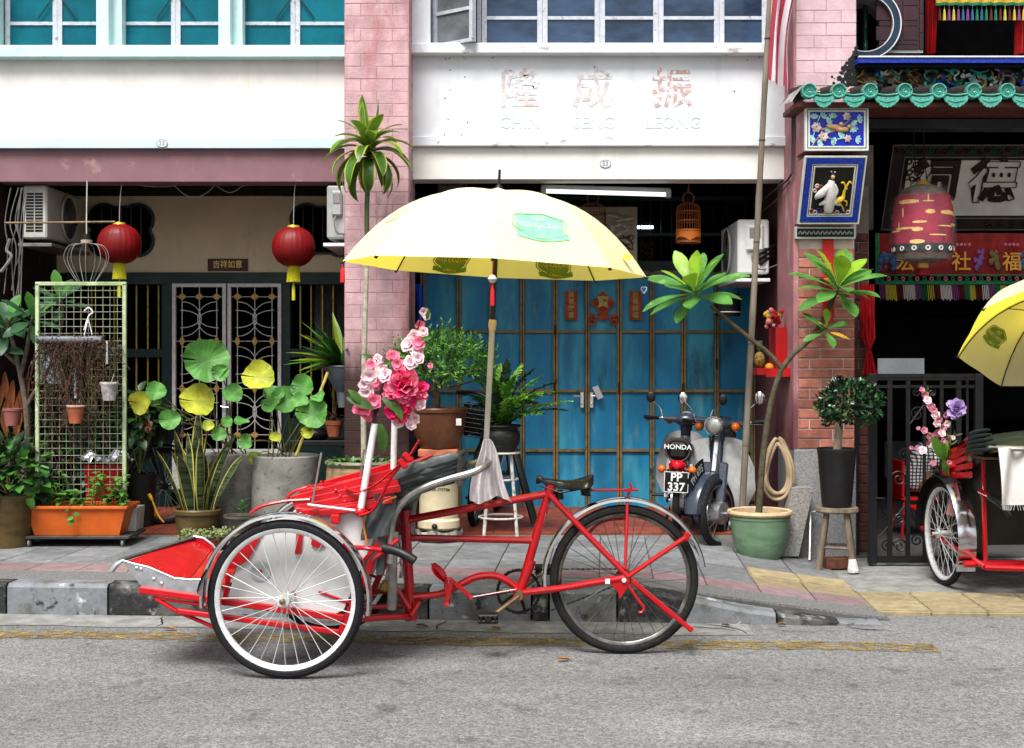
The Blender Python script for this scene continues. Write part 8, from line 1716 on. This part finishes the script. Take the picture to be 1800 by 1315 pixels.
for a,b,r_ in (((.05,-.5,.3),(.05,.5,.2),.018),((.05,.5,.2),(.45,.75,.22),.02),((.85,.5,.2),(.45,.75,.22),.02),((-.03,.38,.2),(.98,.38,.2),.02),((.1,.38,.18),(.1,.34,.8),.014),((.5,.38,.2),(.5,.36,.75),.018),((.45,.7,.22),(.45,.75,.8),.03),((.45,.72,.75),(.5,1.7,.85),.025),((.45,.75,.3),(.5,1.6,.32),.022),((.5,1.6,.32),(.5,1.75,.88),.028)):
    q=MB(); q.tube([W2(*a),W2(*b)],r_,10); q.build('frame_tube',REDP,T2)
for r in (.04,.9):
    for k in range(5): q=MB(); q.bar(W2(r,-.15+.02*k,.66+.035*k),W2(r,.33,.72+.055*k),.012,.035,V((0,0,1)),.003); q.build('hood_slat',REDW,T2)
    q=MB(); q.tube(curve([W2(r,.3,.8),W2(r,.36,.86),W2(r,.5,.9),W2(r,.72,.9),W2(.5,.8,.9)],4),.016,9); q.build('push_handle',GSTL,T2)
q=MB(); q.grid(lambda u,v:W2(.0+.92*v,.12+.55*u,.86+.06*sin(pi*v)+.1*u*(1-u)*2+.016*abs(sin(u*16+.4*sin(v*8)))),36,14); q.build('hood_cloth',mat('dark_green_vinyl',(.02,.032,.03),.4,var=.25,scale=10),T2)
for k in range(5):
    q=MB(); q.tube(curve([W2(.0,.34+.015*k,.83+.022*k),W2(-.02,.5,.87+.025*k),W2(.02,.74-.03*k,.9+.025*k)],6),[.008+.016*sin(pi*j/12) for j in range(13)],8,flat=.7); q.build('hood_fold',mat('dark_green_vinyl',(.02,.032,.03),.4),T2)
q=MB(); q.bar(W2(.02,.46,.83),W2(.9,.46,.83),.2,.015,V((0,0,1))); q.build('rear_shelf',mat('brown_shelf',(.2,.12,.06),.6,var=.2),T2)
q=MB(); q.tube([W2(-.0,.0,.74),W2(.12,.2,.76)],.014,8); q.build('tube_bracket',REDP,T2); q=MB(); q.tube([W2(0.02,.0,.68),W2(.02,.0,.78)],.026,12); q.build('flower_tube',REDW,T2)
q=MB(); q.tube([W2(.08,.34,.62),W2(.1,.46,.6)],.012,8); q.build('handlebar_rod',REDP,T2); q=MB(); q.tube(curve([W2(.1,.44,.6),W2(.13,.54,.56),W2(.16,.6,.5)],4),.021,10); q.build('handlebar_grip',BLK,T2)
q=MB(); q.box(W2(.01,.1,.5),(.05,.01,.1),MX.Rotation(R(15),3,'Y')); q.build('reflector_card',mat('pink_card',(.6,.3,.3),.5,var=.2),T2)
# rear cycle wheel, out to the right
rw=W2(.5,1.72,.34); wheel(T2,rw,.34,rt,.021,TYREG,GSTL,DKM,32,SPD)
for a,b in (((.46,1.6,.32),(.46,1.72,.34)),((.54,1.6,.32),(.54,1.72,.34)),((.46,1.75,.86),(.46,1.72,.34))): q=MB(); q.tube([W2(*a),W2(*b)],.014,8); q.build('frame_tube',REDP,T2)
q=MB(); q.ball(W2(.5,1.8,.95),.12,14,8,(.8,1.1,.35)); q.build('saddle',LEATH,T2)
# towel on the handle
q=MB(); tw=lambda u,v:W2(.02+.42*u,.74+.035*sin(u*17+v*2)+.02*v,.905-.31*v-.012*sin(u*9)*v)
q.grid(tw,44,14)
for k in range(46): q.tube([tw(k/45,1.),tw(k/45,1.)+V((rnd.uniform(-.01,.01),0,-.03))],.0018,3)
q.thing('towel',mat('white_towel',(.62,.6,.57),.95,var=.08,scale=9,bump=.6,bscale=260,transl=.1),'fringed white towel hanging over the push handle of the second trishaw','towel',smooth=60)
q=MB(); q.grid(lambda u,v:W2(.3+.2*u,.79+.05*sin(u*3.1)+.02*sin(v*9),.62-.2*v),8,8); q.thing('plastic_bag',mat('milky_bag',(.5,.52,.5),.25,var=.2,alpha=.5),'milky plastic bag hanging below the white towel','bag')
# its umbrella
u2=thing('umbrella','faded yellow parasol over the second trishaw, cut off by the right edge','umbrella',W2(.5,.95,.2)); tp2=P(1874,506,8.05); ax2=V((-.01,.6,1)).normalized()
can,nrm=umbrella(u2,tp2,ax2,.68,.31,R(22),CANO2)
q=MB(); q.tube([tp2,W2(.5,.95,.2)],.012,8); q.build('pole',GSTL,u2)
UM_=UM; UM=u2; emblem(R(138),.72,.22,GPD,CANO2,lambda z:-.004-z*.06,-1); UM=UM_
# bouquet of the second trishaw
B2=thing('bouquet','pink blossom sprays with a lilac pompom flower on the second trishaw','bouquet',W2(.02,0,.78)); bb_=W2(.02,0,.78); b2=lambda px,py,dy=0.: P(px,py,8.25+dy)
for pts in ([(1664,850),(1662,800),(1655,750),(1640,710),(1622,690)],[(1664,850),(1650,800),(1630,790),(1605,788)],[(1664,850),(1668,790),(1672,745),(1680,722)],[(1664,850),(1640,770),(1620,755)],[(1664,850),(1680,800),(1690,790)]):
    cv=curve([bb_]+[b2(*p) for p in pts[1:]],5); q=MB(); q.tube(cv,[.005*(1-.6*k/len(cv)) for k in range(len(cv))],5); q.build('stem',GLF,B2)
PK2=mat('petal_mid_pink',(.6,.25,.33),.6,var=.25,scale=50,transl=.2)
for px,py,r in ((1620,686,.022),(1626,694,.026),(1630,704,.028),(1636,716,.03),(1641,722,.026),(1645,730,.03),(1650,738,.024),(1662,730,.024),(1664,745,.026),(1646,745,.028),(1658,752,.024),(1614,753,.014),(1625,757,.024),(1635,768,.03),(1648,762,.028),(1655,762,.028),(1657,775,.022),(1640,782,.026),(1602,787,.014),(1611,789,.018),(1622,792,.03),(1649,790,.024),(1675,770,.016),(1688,791,.018),(1640,815,.022),(1668,815,.024),(1724,784,.014)): blossom(B2,b2(px,py,rnd.uniform(-.04,.04)),V((rnd.uniform(-.5,.5),-1,rnd.uniform(-.1,.5))),r,PK2 if rnd.random()<.7 else PKL)
peony(B2,b2(1680,720,-.03),(.1,-1,.2),.075,[LIL,LIL,mat('petal_pale_lilac',(.55,.42,.7),.6,var=.2,transl=.2)],n=110)
for px,py,dx,dz,L in ((1660,810,-.4,.8,.17),(1665,835,-.3,1,.1),(1628,690,.3,1,.04)): q=MB(); q.leaf(b2(px,py,-.05),(dx,-.2,dz),(.3,-1,.2),L,L*.5,.3,.15,6); q.build('leaf',GLF,B2)
for k in range(10): q=MB(); q.tube([bb_,bb_+V((rnd.uniform(-.03,.03),rnd.uniform(-.02,.02),.12))],.004,5); q.build('stem',mat('bright_green_stem',(.25,.5,.02),.5),B2)
for k in range(14): q=MB(); p=b2(1670+rnd.uniform(-6,10),rnd.uniform(765,800)); q.leaf(p,rdir(0,1),(0,-1,0),.05,.01,.3,.1,3); q.build('grey_sprig',mat('grey_green_sprig',(.25,.3,.22),.7),B2)
